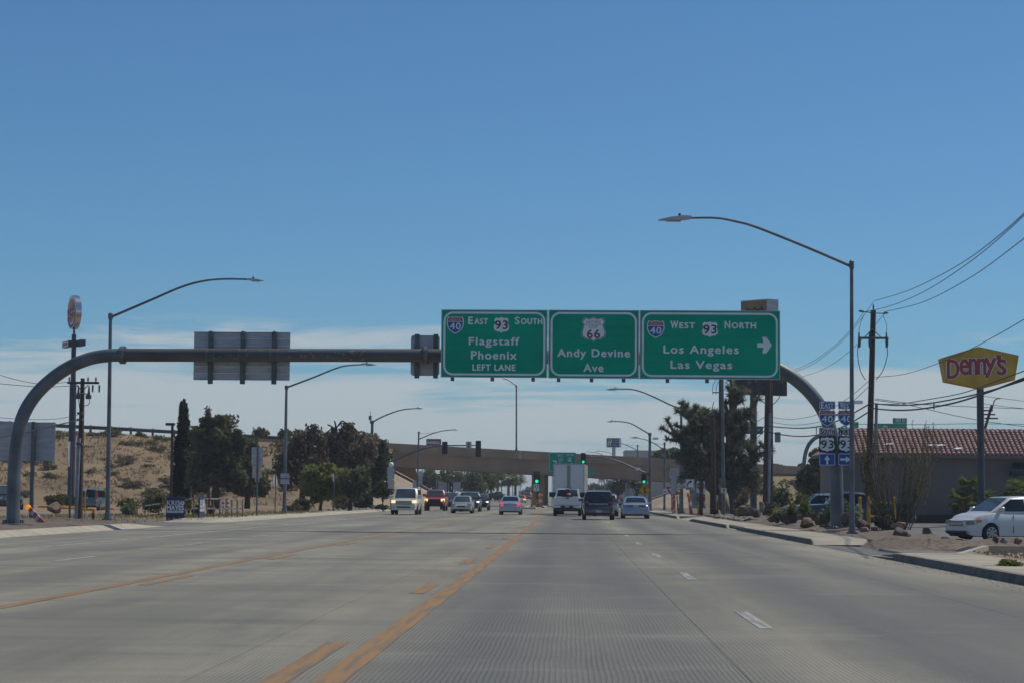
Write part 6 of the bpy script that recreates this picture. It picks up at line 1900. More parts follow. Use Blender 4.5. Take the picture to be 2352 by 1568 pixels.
# campaign boards and railing on the left
def RL(x, y, Y):
    return A((500 + x * .2211) / 1.7415, (1900 + y * .2211) / 1.7415, Y)
def campaign(label, O, U, w, h, edge):
    t = thing('campaign_sign', label, 'sign', O + U * w * .5)
    Nn = U.cross(Z_)
    for e in (.06, .94):
        c = O + U * (w * e) - Nn * .05
        part(t, 'stake', MB().box(c + Z_ * (h * .45 - .1), (.05, .05, h * .95 + .3)), M['wood'])
    vv = [O, O + U * w, O + U * w + Z_ * h, O + Z_ * h]
    part(t, 'board', MB().add(vv + [v - Nn * .02 for v in vv], [(0, 1, 2, 3), (7, 6, 5, 4), (0, 4, 5, 1), (1, 5, 6, 2), (2, 6, 7, 3), (3, 7, 4, 0)]), M['campaign'])
    F = O + Nn * .006
    mb = text(MB(), 'KRIS', F + U * w * .05 + Z_ * h * .66, U, Z_, w * .68, h * .205, sp=1.1, bold=.006)
    text(mb, 'MAYES', F + U * w * .05 + Z_ * h * .455, U, Z_, w * .9, h * .19, sp=1.0, bold=.014)
    mb.flat([(w * .05, h * .335), (w * .93, h * .335), (w * .93, h * .43), (w * .05, h * .43)], F, U, Z_)
    c = F + U * w * .865 + Z_ * h * .765
    mb.flat([(a * w * .115, b2 * w * .115) for a, b2 in circ], c, U, Z_)
    part(t, 'lettering', mb, M['white'])
    part(t, 'small_lettering', text(MB(), 'ATTORNEY GENERAL', F + Nn * .004 + U * w * .1 + Z_ * h * .355, U, Z_, w * .78, h * .055), M['campaign'])
    mb = MB().flat([(-.3, -.5), (.3, -.5), (.5, -.1), (0, .35), (-.5, -.1)], c + Nn * .004, U * w * .1, Z_ * w * .1)
    part(t, 'emblem_rays', mb, M['red'])
    mb = MB()
    for k in range(5):
        a = R(50 + 20 * k)
        d, e = (U * math.cos(a) + Z_ * math.sin(a)) * w * .11, (U * -math.sin(a) + Z_ * math.cos(a)) * w * .006
        mb.add([c + Nn * .006 + d * .35 - e, c + Nn * .006 + d - e, c + Nn * .006 + d + e, c + Nn * .006 + d * .35 + e], [(0, 1, 2, 3)])
    part(t, 'emblem_lines', mb, M['campaign'])
    return t
CYY = 101
p, q = RL(738, 812, CYY), RL(1085, 395, CYY)
campaign('dark blue campaign board with white letters standing at the side street corner', Vector((p.x, CYY, p.z)), X_, q.x - p.x, q.z - p.z, 0)
p, q = RL(1362, 782, 103), RL(1418, 385, 103)
u = Vector((math.cos(R(92)), math.sin(R(92)), 0))
campaign('same campaign board seen at a steep angle in front of the railing', Vector((RL(1345, 782, 103).x, 103, p.z)), u, 1.75, q.z - p.z, 0)
M['rust'] = mat('rusty white rail paint', (.55, .50, .46), .8, color2=(.24, .10, .06), scale=3.5, lo=.45, hi=.55)
M['rail'] = mat('chipped cream rail post', (.30, .27, .22), .8, color2=(.16, .10, .07), scale=4)
t = thing('railing', 'rusty white pipe railing running behind the campaign boards', 'railing', RL(1700, 780, 107))
RY = 107
def rl2(x, y):
    Y_at = RY if x > 1240 else RY + (1240 - x) * .004
    return RL(x, y, Y_at)
for a, b2 in (((1240, 412), (2138, 437)), ((1240, 595), (2138, 597)), ((1085, 440), (1240, 412)), ((1085, 618), (1240, 595)), ((225, 566), (690, 495)), ((225, 755), (730, 680))):
    part(t, 'rail', MB().tube([rl2(*a), rl2(*b2)], .05, 6), M['rust'])
for x in (1243, 1368, 1487, 1602, 1714, 1830, 1932, 2032, 2128):
    a, b2 = rl2(x, 425), rl2(x, 785 - (x - 1243) * .03)
    part(t, 'post', MB().tube([(b2.x, b2.y, .02), a], .042, 6), M['rail'])
a, b2 = rl2(224, 566), rl2(218, 812)
part(t, 'post', MB().tube([(b2.x, b2.y, 0), a], .035, 6), M['steel'])
part(t, 'reflector', MB().tube([rl2(222, 690), rl2(223, 590)], .045, 6), M['amberoff'])
# small things behind the railing
t, p, q = plate_sign('two brown boards on one post behind the railing and campaign boards', 449, 1129, 468, 1142, 118, m='rock3', post=(458.5, 1172))
mb = MB()
t, p, q = plate_sign('thin white post sign left of the dark pines', 436.5, 1114, 438.5, 1130, 140, m='alum', post=(438, 1165))
for k, x in enumerate((1770, 1862)):
    a, b2 = RL(x, 590, 122), RL(x + (10 if k == 0 else -5), 405, 122)
    t = thing('striped_post', f'red and white striped barrier post behind the railing, {"left" if k == 0 else "right"} of two', 'post', (a.x, 122, .1))
    for j in range(5):
        part(t, 'stripe', MB().tube([a.lerp(b2, j / 5), a.lerp(b2, (j + .97) / 5)], .09, 6), M['orange'] if j % 2 == 0 else M['white'])
    part(t, 'post', MB().tube([(a.x, 122, 0), a], .03, 6), M['steel'])
# yellow kerbs and wheel stops of the left car park
for lab, x0, x1, y0, Y in (('yellow painted kerb behind the boulder, left stretch', 88, 158, 1158, 171), ('yellow painted kerb lower, in front of the bushes', 142, 186, 1166, 155), ('yellow wheel stop by the parked teal suv', 190, 213, 1171, 146), ('yellow painted kerb right of the boulder', 134, 180, 1160, 168), ('yellow wheel stop right of the teal suv', 226, 262, 1168, 150)):
    p, q = A(x0, y0, Y), A(x1, y0, Y)
    zt = .32
    t = thing('yellow_kerb', lab, 'kerb', ((p.x + q.x) / 2, Y, .05))
    n = 3
    for k in range(n):
        xa_, xb2 = p.x + (q.x - p.x) * k / n, p.x + (q.x - p.x) * (k + .98) / n
        part(t, 'kerb_stone', MB().span((xa_, Y - .12, .0), (xb2, Y + .12, zt), bev=.04), M['yellow'])

# ------------------------------------------------------------------ vehicles
def lerp(a, b, t):
    return a + (b - a) * t
def pw(tab, x):
    if x <= tab[0][0]:
        return tab[0][1]
    for (a, u), (b, v) in zip(tab, tab[1:]):
        if x <= b:
            t = (x - a) / (b - a)
            return lerp(u, v, t)
    return tab[-1][1]
def sm(tab, x):
    """smoothed table lookup"""
    return (pw(tab, x - .06) + 2 * pw(tab, x) + pw(tab, x + .06)) / 4
def car(label, cat, name, paint, L, W, H, belt, hood, roof, wb, wr, wheel_x, rw, zb=.28, beltline=None, group=None,
        headlight='lampclear', tail='tail', tail_shape=None, head_shape=None, grille=None, rack=False, bed=None, bumper=None,
        front_bumper=None, plate=True, mirror=(.12, .16, .10), win_gap=.07, side_split=(.36, .66), plan=None, glass='glass', rims=True,
        trunk=None, tail_z=None, handles=True, light_bar=False, cab_end=None, emblem=False):
    """front towards +Y, centre of the wheelbase box at the origin, y from -L/2 (rear) to L/2 (front).
    belt: [(s, z)] top of the lower body with s = 0 front .. 1 rear; roof = (windscreen base, windscreen top, roof end, rear glass base) in s"""
    t = thing(name, label, cat, (0, 0, 0), group)
    YS = lambda s: L / 2 - s * L
    sa, sb, sc_, sd_2 = roof
    plan = plan or [(0, .78), (.03, .90), (.10, .97), (.2, 1), (.85, 1), (.95, .965), (1, .88)]
    ws = [(L / 2 - w) / L for w in wheel_x]                      # wheel positions as s
    ss = set([0, .012, .03, .06, .10, 1, .988, .965, .93])
    ss |= {i / 26 for i in range(1, 26)}
    ra = rw * 1.14
    for w in ws:
        for k in range(-8, 9):
            a = k / 8
            ss.add(w + math.copysign(1 - (1 - abs(a)) ** 1.0, a) * ra / L)
        ss.add(w + (ra + .004) / L); ss.add(w - (ra + .004) / L)
    ss = sorted(s for s in ss if 0 <= s <= 1)
    def zbot(s):
        z = zb + (.10 * max(0, 1 - s / .05)) + (.12 * max(0, 1 - (1 - s) / .06))
        for w in ws:
            d = abs(s - w) * L
            if d < ra:
                z = max(z, rw + math.sqrt(ra * ra - d * d))
        return z
    ring, rings = 9, []
    for s in ss:
        w2 = W / 2 * sm(plan, s)
        z0, z1 = zbot(s), sm(belt, s)
        z0 = min(z0, z1 - .06)
        zc = lambda f: z0 + (z1 - z0) * f
        zs = zb + (z1 - zb) * .55
        prof = [(-w2 * .93, z0), (-w2 * .985, max(z0, min(zs - .12, z1 - .2))), (-w2, max(z0 + .01, zs)), (-w2 * .97, max(z0 + .02, z1 - .09)), (-w2 * .90, z1 - .01), (-w2 * .45, z1 + .012), (0, z1 + .018)]
        prof = prof + [(-x, z) for x, z in prof[-2::-1]]
        rings.append([(x, YS(s), z) for x, z in prof])
    n = len(rings[0])
    vv = [p for r in rings for p in r]
    ff = []
    for i in range(len(rings) - 1):
        for k in range(n - 1):
            ff.append((i * n + k, i * n + k + 1, (i + 1) * n + k + 1, (i + 1) * n + k))
    ff.append(tuple(range(n - 1, -1, -1)))
    ff.append(tuple((len(rings) - 1) * n + k for k in range(n)))
    body = part(t, 'body', MB().add(vv, ff), M[paint], smooth=True)
    # dark inner floor and wheel houses
    ub = MB().span((-W * .40, -L * .46, zb - .03), (W * .40, L * .46, zb + .12)).span((-W * .34, -L * .47, zb), (W * .34, L * .47, min(.75, H * .42)))
    part(t, 'underbody', ub, M['plastic'])
    # cabin
    zr = H
    def ztop(s):
        zb_ = sm(belt, s)
        if s <= sa or s >= sd_2:
            return zb_
        if s < sb:
            u = (s - sa) / (sb - sa)
            return lerp(sm(belt, sa), zr - .05, u ** .94) if u < 1 else zr
        if s > sc_:
            u = (sd_2 - s) / (sd_2 - sc_)
            return lerp(sm(belt, sd_2), zr - .05, u ** .86)
        u = (s - sb) / (sc_ - sb)
        return zr - .05 + .055 * math.sin(math.pi * min(1, max(0, u * .9 + .05)))
    def wat(s, z):
        zb_ = sm(belt, s)
        f = min(max((z - zb_) / (zr - zb_), 0), 1)
        k = 1.0
        k -= .05 * max(0, 1 - (s - sa) / .14) if s < sa + .14 else 0
        k -= .05 * max(0, 1 - (sd_2 - s) / .10) if s > sd_2 - .10 else 0
        return lerp(W / 2 * wb, W / 2 * wr, f ** 1.15) * k
    cs = sorted({sa, sb, sc_, sd_2, *[lerp(sa, sb, k / 6) for k in range(7)], *[lerp(sb, sc_, k / 8) for k in range(9)], *[lerp(sc_, sd_2, k / 6) for k in range(7)]})
    rings = []
    for s in cs:
        zt, z0 = ztop(s), sm(belt, s) - .03
        zt = max(zt, z0 + .035)
        pr_ = []
        for f in (0, .5, .86):
            z = lerp(z0, zt, f)
            pr_.append((-wat(s, z), z))
        pr_.append((-wat(s, zt) + min(.06, .3 * (zt - z0)), zt - min(.012, .1 * (zt - z0))))
        pr_.append((-wat(s, zt) * .55, zt + .008))
        pr_.append((0, zt + .014))
        pr_ = pr_ + [(-x, z) for x, z in pr_[-2::-1]]
        rings.append([(x, YS(s), z) for x, z in pr_])
    n = len(rings[0])
    vv = [p for r in rings for p in r]
    ff = [(i * n + k, i * n + k + 1, (i + 1) * n + k + 1, (i + 1) * n + k) for i in range(len(rings) - 1) for k in range(n - 1)]
    ff += [tuple(range(n - 1, -1, -1)), tuple((len(rings) - 1) * n + k for k in range(n))]
    part(t, 'cabin', MB().add(vv, ff), M[paint], smooth=True)
    def sloped(s0, s1, u0, u1, nm, m, edge=.9):
        mb = MB()
        nv, nu = 6, 8
        grid = []
        for i in range(nv + 1):
            s = lerp(s0, s1, lerp(u0, u1, i / nv))
            z = ztop(s)
            hw = (wat(s, z) - .06) * edge
            sl = (ztop(lerp(s0, s1, .75)) - ztop(lerp(s0, s1, .25))) / max(.01, abs(s1 - s0) * L * .5)
            nrm_ = Vector((0, (1 if s1 > s0 else 1) * (1 if nm == 'windscreen' else -1), 1 / max(.3, abs(sl)))).normalized()
            for j in range(nu + 1):
                x = hw * (2 * j / nu - 1)
                fz = .014 - .006 * abs(2 * j / nu - 1) * 2
                grid.append(Vector((x, YS(s), z + fz)) + nrm_ * .012)
        for i in range(nv):
            for j in range(nu):
                q_ = i * (nu + 1) + j
                mb.f.append((q_, q_ + 1, q_ + nu + 2, q_ + nu + 1))
        mb.v = grid
        return part(t, nm, mb, M[m], smooth='all')
    sloped(sa, sb, .07, .95, 'windscreen', 'shield')
    sloped(sd_2, sc_, .10, .90, 'rear_window', glass)
    # side windows
    def side(sg, s0, s1):
        mb = MB()
        k = 10
        vv = []
        for i in range(k + 1):
            s = lerp(s0, s1, i / k)
            zl = sm(belt, s) + .05
            zh = min(ztop(s) - win_gap, zr - .05 - win_gap)
            zh = max(zh, zl + .015)
            for f in (0, .5, 1):
                z = lerp(zl, zh, f)
                vv.append((sg * (wat(s, z) + .010), YS(s), z))
        for i in range(k):
            for f in (0, 1):
                q_ = i * 3 + f
                mb.f.append((q_, q_ + 1, q_ + 4, q_ + 3))
        mb.v = [Vector(v) for v in vv]
        part(t, 'side_window', mb, M[glass])
    s_in, s_out = sa + (sb - sa) * .34, sd_2 - (sd_2 - sc_) * .42
    cuts = [s_in, *[lerp(s_in, s_out, f) for f in side_split], s_out]
    for sg in (-1, 1):
        for i in range(len(cuts) - 1):
            side(sg, cuts[i] + .006, cuts[i + 1] - .006)
    # wheels
    for w in wheel_x:
        for sg in (-1, 1):
            cx_ = sg * (W / 2 - .125)
            wh = part(t, 'wheel', MB().tube([(cx_ - .11, w, rw), (cx_ - .085, w, rw), (cx_ + .085, w, rw), (cx_ + .11, w, rw)], [rw * .93, rw, rw, rw * .93], 24), M['rubber'], smooth=True)
            if rims:
                mb = MB()
                xo = sg * (W / 2 + .008)
                rr = rw * .64
                mb.tube([(xo - sg * .01, w, rw), (xo, w, rw)], [rr * .22, rr * .18], 10)
                for k in range(7):
                    a = 2 * math.pi * k / 7
                    d = Vector((0, math.cos(a), math.sin(a)))
                    e = Vector((0, -math.sin(a), math.cos(a)))
                    c0, c1 = Vector((xo, w, rw)) + d * rr * .15, Vector((xo - sg * .004, w, rw)) + d * rr
                    mb.add([c0 - e * .03, c0 + e * .03, c1 + e * .045, c1 - e * .045], [(0, 1, 2, 3)])
                cpts = [(math.cos(2 * math.pi * k / 20), math.sin(2 * math.pi * k / 20)) for k in range(20)]
                mb.ring([(a * rr * 1.05, b * rr * 1.05) for a, b in cpts], [(a * rr * .9, b * rr * .9) for a, b in cpts], (xo - sg * .004, w, rw), Y_, Z_)
                part(wh, 'rim', mb, M['rim'])
    # lamps, grille, bumpers, plate, mirrors
    def nose(s_):
        return YS(s_)
    hz0, hz1, hx0, hx1 = head_shape or (hood - .24, hood - .08, .28, .47)
    for sg in (-1, 1):
        mb = MB()
        vv = []
        for x in (hx0, (hx0 + hx1) / 2, hx1):
            xx = x * W
            s_ = 0 if xx < W / 2 * .80 else (xx / (W / 2) - .78) / .19 * .055
            for z in (hz0, hz1):
                vv.append((sg * xx, L / 2 - max(0, s_) * L + .02 - (.05 * (z - hz0)), z))
        mb.add(vv, [(0, 2, 3, 1), (2, 4, 5, 3)])
        o_ = [Vector(v) + Vector((0, -.10, 0)) for v in vv]
        k0 = len(mb.v)
        mb.add(o_, [])
        mb.f += [(0, k0, k0 + 2, 2), (2, k0 + 2, k0 + 4, 4), (1, 3, k0 + 3, k0 + 1), (3, 5, k0 + 5, k0 + 3), (4, k0 + 4, k0 + 5, 5), (0, 1, k0 + 1, k0)]
        part(t, 'headlight', mb, M[headlight])
    if grille:
        gz0, gz1, gw, gm, bars = grille
        g_ = part(t, 'grille', MB().span((-gw * W, L / 2 - .06, gz0), (gw * W, L / 2 + .018, gz1), bev=.015), M['black'])
        for k in range(bars):
            z = lerp(gz0, gz1, (k + 1) / (bars + 1))
            part(g_, 'bar', MB().span((-gw * W * .97, L / 2 + .019, z - .014), (gw * W * .97, L / 2 + .034, z + .014)), M[gm])
        if emblem:
            part(g_, 'emblem', MB().span((-.075, L / 2 + .03, (gz0 + gz1) / 2 - .06), (-.045, L / 2 + .05, (gz0 + gz1) / 2 + .07)).span((.045, L / 2 + .03, (gz0 + gz1) / 2 - .06), (.075, L / 2 + .05, (gz0 + gz1) / 2 + .07))
                 .span((-.045, L / 2 + .03, (gz0 + gz1) / 2 - .012), (.045, L / 2 + .05, (gz0 + gz1) / 2 + .018)), M['chrome'])
    fb = front_bumper or (.30, .42, .36, 'plastic')
    part(t, 'air_intake', MB().span((-fb[2] * W, L / 2 - .05, fb[0]), (fb[2] * W, L / 2 + .012, fb[1]), bev=.02), M[fb[3]])
    for sg in (-1, 1):
        if tail_shape:
            z0, z1, x0, x1 = tail_shape
        else:
            z0, z1, x0, x1 = .7, .9, .30, .45
        mb = MB()
        vv = []
        for x in (x0, (x0 + x1) / 2, x1):
            xx = x * W
            back = max(0, xx / (W / 2) - .84) / .13 * .05 * L
            for z in (z0, z1):
                vv.append(Vector((sg * xx, -L / 2 - .016 + back, z)))
        o_ = [v + Vector((0, .10, 0)) for v in vv]
        mb.add(vv + o_, [(0, 2, 3, 1), (2, 4, 5, 3), (0, 6, 8, 2), (2, 8, 10, 4), (1, 3, 9, 7), (3, 5, 11, 9), (4, 10, 11, 5), (0, 1, 7, 6)])
        part(t, 'tail_light', mb, M[tail])
    rb = bumper or (.36, .52, .40, paint)
    part(t, 'rear_bumper', MB().span((-rb[2] * W, -L / 2 - .03, rb[0]), (rb[2] * W, -L / 2 + .12, rb[1]), bev=.03), M[rb[3]])
    if plate:
        pz = tail_z or (z0 + z1) / 2
        part(t, 'licence_plate', MB().span((-.155, -L / 2 - .045, pz - .08), (.155, -L / 2 - .018, pz + .08)), M['plate'])
    mw, mh, md = mirror
    for sg in (-1, 1):
        s = sa + (sb - sa) * .38
        z = sm(belt, s) + mh * .72
        x = sg * (W / 2 * wb * .97 + mw * .9)
        part(t, 'wing_mirror', MB().box((x, YS(s), z), (mw * 2, md, mh), bev=.025).span((sg * W / 2 * wb * .9, YS(s) - .03, z - mh * .55), (x, YS(s) + .03, z - mh * .3)), M[paint if mirror[0] < .2 else 'plastic'])
    if handles:
        for sg in (-1, 1):
            for f in (.42, .72):
                s = lerp(s_in, s_out, f)
                z = sm(belt, s) - .13
                part(t, 'door_handle', MB().box((sg * (W / 2 * .985), YS(s), z), (.05, .2, .03), bev=.008), M['chrome' if handles == 'chrome' else paint])
    if rack:
        for sg in (-1, 1):
            part(t, 'roof_rail', MB().tube([(sg * W * wr * .45, YS(sb + .03), zr - .01), (sg * W * wr * .45, YS(sb + .08), zr + .06), (sg * W * wr * .45, YS(sc_ - .05), zr + .06), (sg * W * wr * .45, YS(sc_), zr - .02)], .02, 6), M['chrome'])
    return t
def place(t, px, Y, rot=0, z=0.0, front=False, L=0):
    """px: pixel x of the vehicle's centre line at the end that faces the camera, at depth Y"""
    x = A(px, 1160, Y).x
    t.rotation_euler = (0, 0, rot)
    d = Matrix.Rotation(rot, 3, 'Z') @ Y_
    s_ = -1 if front else 1
    c = Vector((x, Y, 0)) + d * s_ * L / 2
    t.location = (c.x, c.y, z)
    return t
PI = math.pi
suv_belt = lambda h, b, r: [(0, h - .28), (.02, h - .06), (.06, h), (.24, h + .06), (.30, b), (.97, b + .03), (.99, b - .05), (1, b - .2)]
def suv(label, paint, L=5.2, W=2.0, H=1.95, cat='suv', name='suv', **k):
    a = dict(belt=suv_belt(1.08, 1.17, 0), hood=1.08, roof=(.27, .40, .93, .99), wb=.955, wr=.80, wheel_x=(L / 2 - .98, -L / 2 + 1.15), rw=.39, zb=.34,
             tail_shape=(.95, 1.5, .40, .47), grille=(.72, 1.0, .24, 'chrome', 3), bumper=(.45, .66, .46, paint), tail_z=1.0)
    a.update(k)
    return car(label, cat, name, M and paint, L, W, H, **a)
def sedan(label, paint, L=4.8, W=1.8, H=1.44, **k):
    a = dict(belt=[(0, .50), (.02, .66), (.07, .74), (.26, .88), (.31, .93), (.76, .98), (.84, 1.0), (.965, .99), (.985, .93), (1, .72)], hood=.80, roof=(.27, .43, .70, .85), wb=.93, wr=.70,
             wheel_x=(L / 2 - .95, -L / 2 + 1.02), rw=.32, zb=.22, tail_shape=(.70, .90, .30, .46), grille=(.50, .66, .18, 'chrome', 2), bumper=(.30, .58, .46, paint),
             head_shape=(.56, .74, .24, .46), front_bumper=(.24, .36, .34, 'plastic'), tail_z=.8)
    a.update(k)
    return car(label, 'car', 'car', paint, L, W, H, **a)
# --- same direction, seen from behind
L_ = 4.55
t = sedan('silver sedan with lit brake lights waiting in the yellow edged turn lane', 'psilver', L=L_, W=1.72, tail='brake', tail_shape=(.66, .90, .31, .455), bumper=(.28, .56, .47, 'psilver'))
place(t, 1171.5, 153, 0, 0, False, L_)
L_ = 4.85
t = sedan('silver blue sedan with long red tail lamps in the rightmost lane', 'pbluegrey', L=L_, W=1.82, tail_shape=(.76, .90, .10, .46), bumper=(.28, .55, .47, 'pbluegrey'), tail_z=.82, mirror=(.14, .14, .1))
place(t, 1461, 131, 0, 0, False, L_)
# midnight blue suv
L_ = 5.0
t = suv('midnight blue suv with roof rails and a grey rear bumper in the middle lane', 'pnavy', L=L_, W=1.95, H=1.76, belt=suv_belt(1.02, 1.08, 0), hood=1.02, roof=(.24, .40, .90, .985), rack=True, tail_shape=(1.0, 1.12, .30, .475), bumper=(.46, .62, .36, 'grey'),
        rw=.38, wr=.76, tail_z=.53, mirror=(.15, .17, .12), zb=.30)
part(t, 'badge_lettering', text(MB(), 'PATHFINDER', (-.56, -L_ / 2 - .03, .93), X_, Z_, 1.12, .06, sp=1.6, bold=.004), M['chrome'])
for sg in (-1, 1):
    part(t, 'reflector', MB().span((sg * .50 - .16, -L_ / 2 - .05, .545), (sg * .50 + .16, -L_ / 2 - .03, .60)), M['tail'])
part(t, 'lower_bumper', MB().span((-.86, -L_ / 2 + .0, .28), (.86, -L_ / 2 + .2, .45), bev=.05), M['plastic'])
place(t, 1375, 121, 0, 0, False, L_)
L_ = 4.7
t = suv('silver suv mostly hidden ahead of the midnight blue suv', 'psilver', L=L_, W=1.88, H=1.62, belt=suv_belt(.98, 1.02, 0), hood=.98, roof=(.24, .40, .90, .985), rw=.35)
place(t, 1392, 147, 0, 0, False, L_)
# white pickup
def pickup(label, paint, L=6.1, W=2.03, H=2.0, bedz=1.42, **k):
    a = dict(belt=[(0, 1.0), (.015, 1.16), (.05, 1.24), (.22, 1.29), (.255, 1.31), (.60, 1.33), (.61, bedz), (.99, bedz), (1, bedz - .08)], hood=1.24, roof=(.24, .335, .555, .60), wb=.95, wr=.80,
             wheel_x=(L / 2 - 1.0, -L / 2 + 1.3), rw=.41, zb=.46, tail_shape=(.95, bedz - .06, .445, .485), grille=(.80, 1.16, .30, 'chrome', 2), bumper=(.58, .80, .46, 'chrome'), tail_z=.70,
             mirror=(.24, .36, .12), side_split=(.55,), plan=[(0, .84), (.03, .94), (.10, .98), (.2, 1), (.97, 1), (1, .985)], head_shape=(.92, 1.16, .31, .48), front_bumper=(.5, .72, .45, 'plastic'), rims=True)
    a.update(k)
    t = car(label, 'pickup truck', 'pickup_truck', paint, L, W, H, **a)
    y0, y1 = -L / 2 + .09, L / 2 - .615 * L
    part(t, 'bed_floor', MB().span((-W * .40, y0 + .02, bedz + .016), (W * .40, y1 - .02, bedz + .03)), M['plastic'])
    return t
L_ = 6.1
t = pickup('white heavy pickup with black tow mirrors and tools in the back, behind the box truck', 'pwhite', L=L_, W=2.05, H=2.0, glass='glass', bumper=(.56, .78, .30, 'black'))
part(t, 'tailgate', MB().span((-.80, -L_ / 2 - .035, .84), (.80, -L_ / 2 + .02, 1.41), bev=.02), M['pwhite'])
part(t, 'tailgate_handle', MB().span((-.13, -L_ / 2 - .055, 1.27), (.13, -L_ / 2 - .034, 1.35)), M['black'])
part(t, 'step_pad', MB().span((-.38, -L_ / 2 - .05, 1.40), (.38, -L_ / 2 + .05, 1.47)), M['black'])
for sg in (-1, 1):
    part(t, 'bumper_corner', MB().span((sg * .72 - .28, -L_ / 2 - .10, .58), (sg * .72 + .28, -L_ / 2 + .05, .78), bev=.05), M['chrome'])
part(t, 'hitch_frame', MB().span((-.8, -L_ / 2 + .1, .36), (.8, -L_ / 2 + .35, .56)), M['black'])
part(t, 'brake_lamp_bar', MB().span((-.14, -L_ / 2 + 2.38, 1.93), (.14, -L_ / 2 + 2.44, 1.985)), M['tail'])
place(t, 1302.5, 145.5, R(-.6), 0, False, L_)
# load in the bed, held by the pickup
c = Vector(t.location)
ld = thing('fence_panel', 'pale upright rails standing in the bed of the white pickup', 'rails', (c.x + .35, c.y - 1.2, 1.46), None)
for k in range(6):
    part(ld, 'rail', MB().span((c.x + .18 + k * .1, c.y - 1.0, 1.45), (c.x + .21 + k * .1, c.y - .96, 1.97)), M['alum'])
part(ld, 'top_rail', MB().span((c.x + .15, c.y - 1.01, 1.97), (c.x + .76, c.y - .95, 2.01)), M['alum'])
o_ = part(None, 'orange_bag', MB().blob((c.x + .05, c.y - 2.2, 1.56), (.36, .3, .22), seed=4, sub=2, rough=.2), M['orange'])
tag(o_, 'small orange bundle lying at the tailgate of the white pickup', 'bag')
# box truck
BYY = 160
t = thing('box_truck', 'tall white box truck with two rear doors in front of the white pickup', 'box truck', (0, 0, 0))
z0, z1, w_ = 1.15, 4.02, 1.24
part(t, 'box', MB().span((-w_, .06, z0), (w_, 7.4, z1)), M['pwhite'])
fr = MB().span((-w_ - .01, -.02, z0), (-w_ + .07, .055, z1 + .02)).span((w_ - .07, -.02, z0), (w_ + .01, .055, z1 + .02)).span((-w_ + .07, -.02, z1 - .06), (w_ - .07, .055, z1 + .03)).span((-w_ + .07, -.02, z0), (w_ - .07, .055, z0 + .1))
part(t, 'rear_frame', fr, M['alum'])
for sg in (-1, 1):
    dr = part(t, 'rear_door', MB().span((min(sg * .012, sg * (w_ - .08)), .0, z0 + .11), (max(sg * .012, sg * (w_ - .08)), .04, z1 - .08)), M['pwhite'])
    for x in (.10,):
        part(dr, 'lock_rod', MB().tube([(sg * x, -.03, z0 + .1), (sg * x, -.03, z1 - .09)], .022, 6), M['steel'])
    part(dr, 'gasket', MB().span((min(sg * .012, sg * .035), -.004, z0 + .11), (max(sg * .012, sg * .035), -.001, z1 - .08)), M['plastic'])
    part(dr, 'handle', MB().span((min(sg * .1, sg * .22), -.06, z0 + .95), (max(sg * .1, sg * .22), -.03, z0 + 1.0)), M['steel'])
    for k in range(4):
        z = z0 + .35 + k * .72
        part(dr, 'hinge', MB().span((min(sg * (w_ - .16), sg * w_), -.03, z), (max(sg * (w_ - .16), sg * w_), -.021, z + .06)), M['chrome'])
for k, z in enumerate((z0 - .25, z0 - .05)):
    part(t, 'marker_lamp', MB().span((-.7 + 1.2 * k, -.01, z0 - .08), (-.5 + 1.2 * k, .01, z0 - .02)), M['tail'])
part(t, 'chassis', MB().span((-.45, .1, .72), (.45, 9.2, z0 - .02)), M['black'])
part(t, 'bumper', MB().span((-1.1, -.05, .55), (1.1, .1, .7)), M['black'])
cb_ = part(t, 'cab', MB().prism([(7.5, .7), (9.7, .7), (9.75, 1.5), (9.3, 1.75), (8.95, 2.75), (7.55, 2.8)], (-1.15, 0, 0), Y_, Z_, (2.3, 0, 0)), M['pwhite'])
part(cb_, 'windscreen', MB().add([(-1.05, 9.33, 1.8), (1.05, 9.33, 1.8), (1.05, 9.0, 2.65), (-1.05, 9.0, 2.65)], [(0, 1, 2, 3)]), M['glass'])
for w in (1.9, 8.7):
    for sg in (-1, 1):
        wh = part(t, 'wheel', MB().tube([(sg * 1.0 - .22, w, .5), (sg * 1.0 + .2, w, .5)], .5, 20), M['rubber'], smooth=True)
        part(wh, 'rim', MB().tube([(sg * 1.215, w, .5), (sg * 1.225, w, .5)], .27, 14), M['rim'])
for sg in (-1, 1):
    part(t, 'mud_flap', MB().span((sg * .95 - .3, 1.25, .28), (sg * .95 + .3, 1.27, .95)), M['rubber'])
place(t, 1306, BYY, R(-2.6), 0, False, 0)

# --- oncoming
L_ = 5.25
t = suv('cream white suv with lit amber headlights leading the oncoming traffic', 'pcream', L=L_, W=2.0, H=1.96, headlight='lampon', head_shape=(.86, 1.06, .31, .46), grille=(.76, 1.02, .29, 'chrome', 3), front_bumper=(.50, .62, .26, 'plastic'), mirror=(.15, .22, .13), rack=True, rw=.41, zb=.36)
for sg in (-1, 1):
    part(t, 'fog_lamp', MB().tube([(sg * .75, L_ / 2 - .04, .56), (sg * .75, L_ / 2 + .02, .56)], .075, 12), M['lampclear'])
part(t, 'lower_bumper', MB().span((-.9, L_ / 2 - .08, .34), (.9, L_ / 2 + .03, .46), bev=.03), M['pcream'])
place(t, 927, 146, PI, 0, True, L_)
L_ = 5.8
t = pickup('red pickup with bright headlights and a black grille, oncoming behind the cream suv', 'pred', L=L_, W=2.0, H=2.0, headlight='lampon', mirror=(.16, .24, .12), grille=(.72, 1.12, .30, 'black', 2), front_bumper=(.48, .72, .45, 'black'))
place(t, 997.5, 190, PI, 0, True, L_)
L_ = 4.9
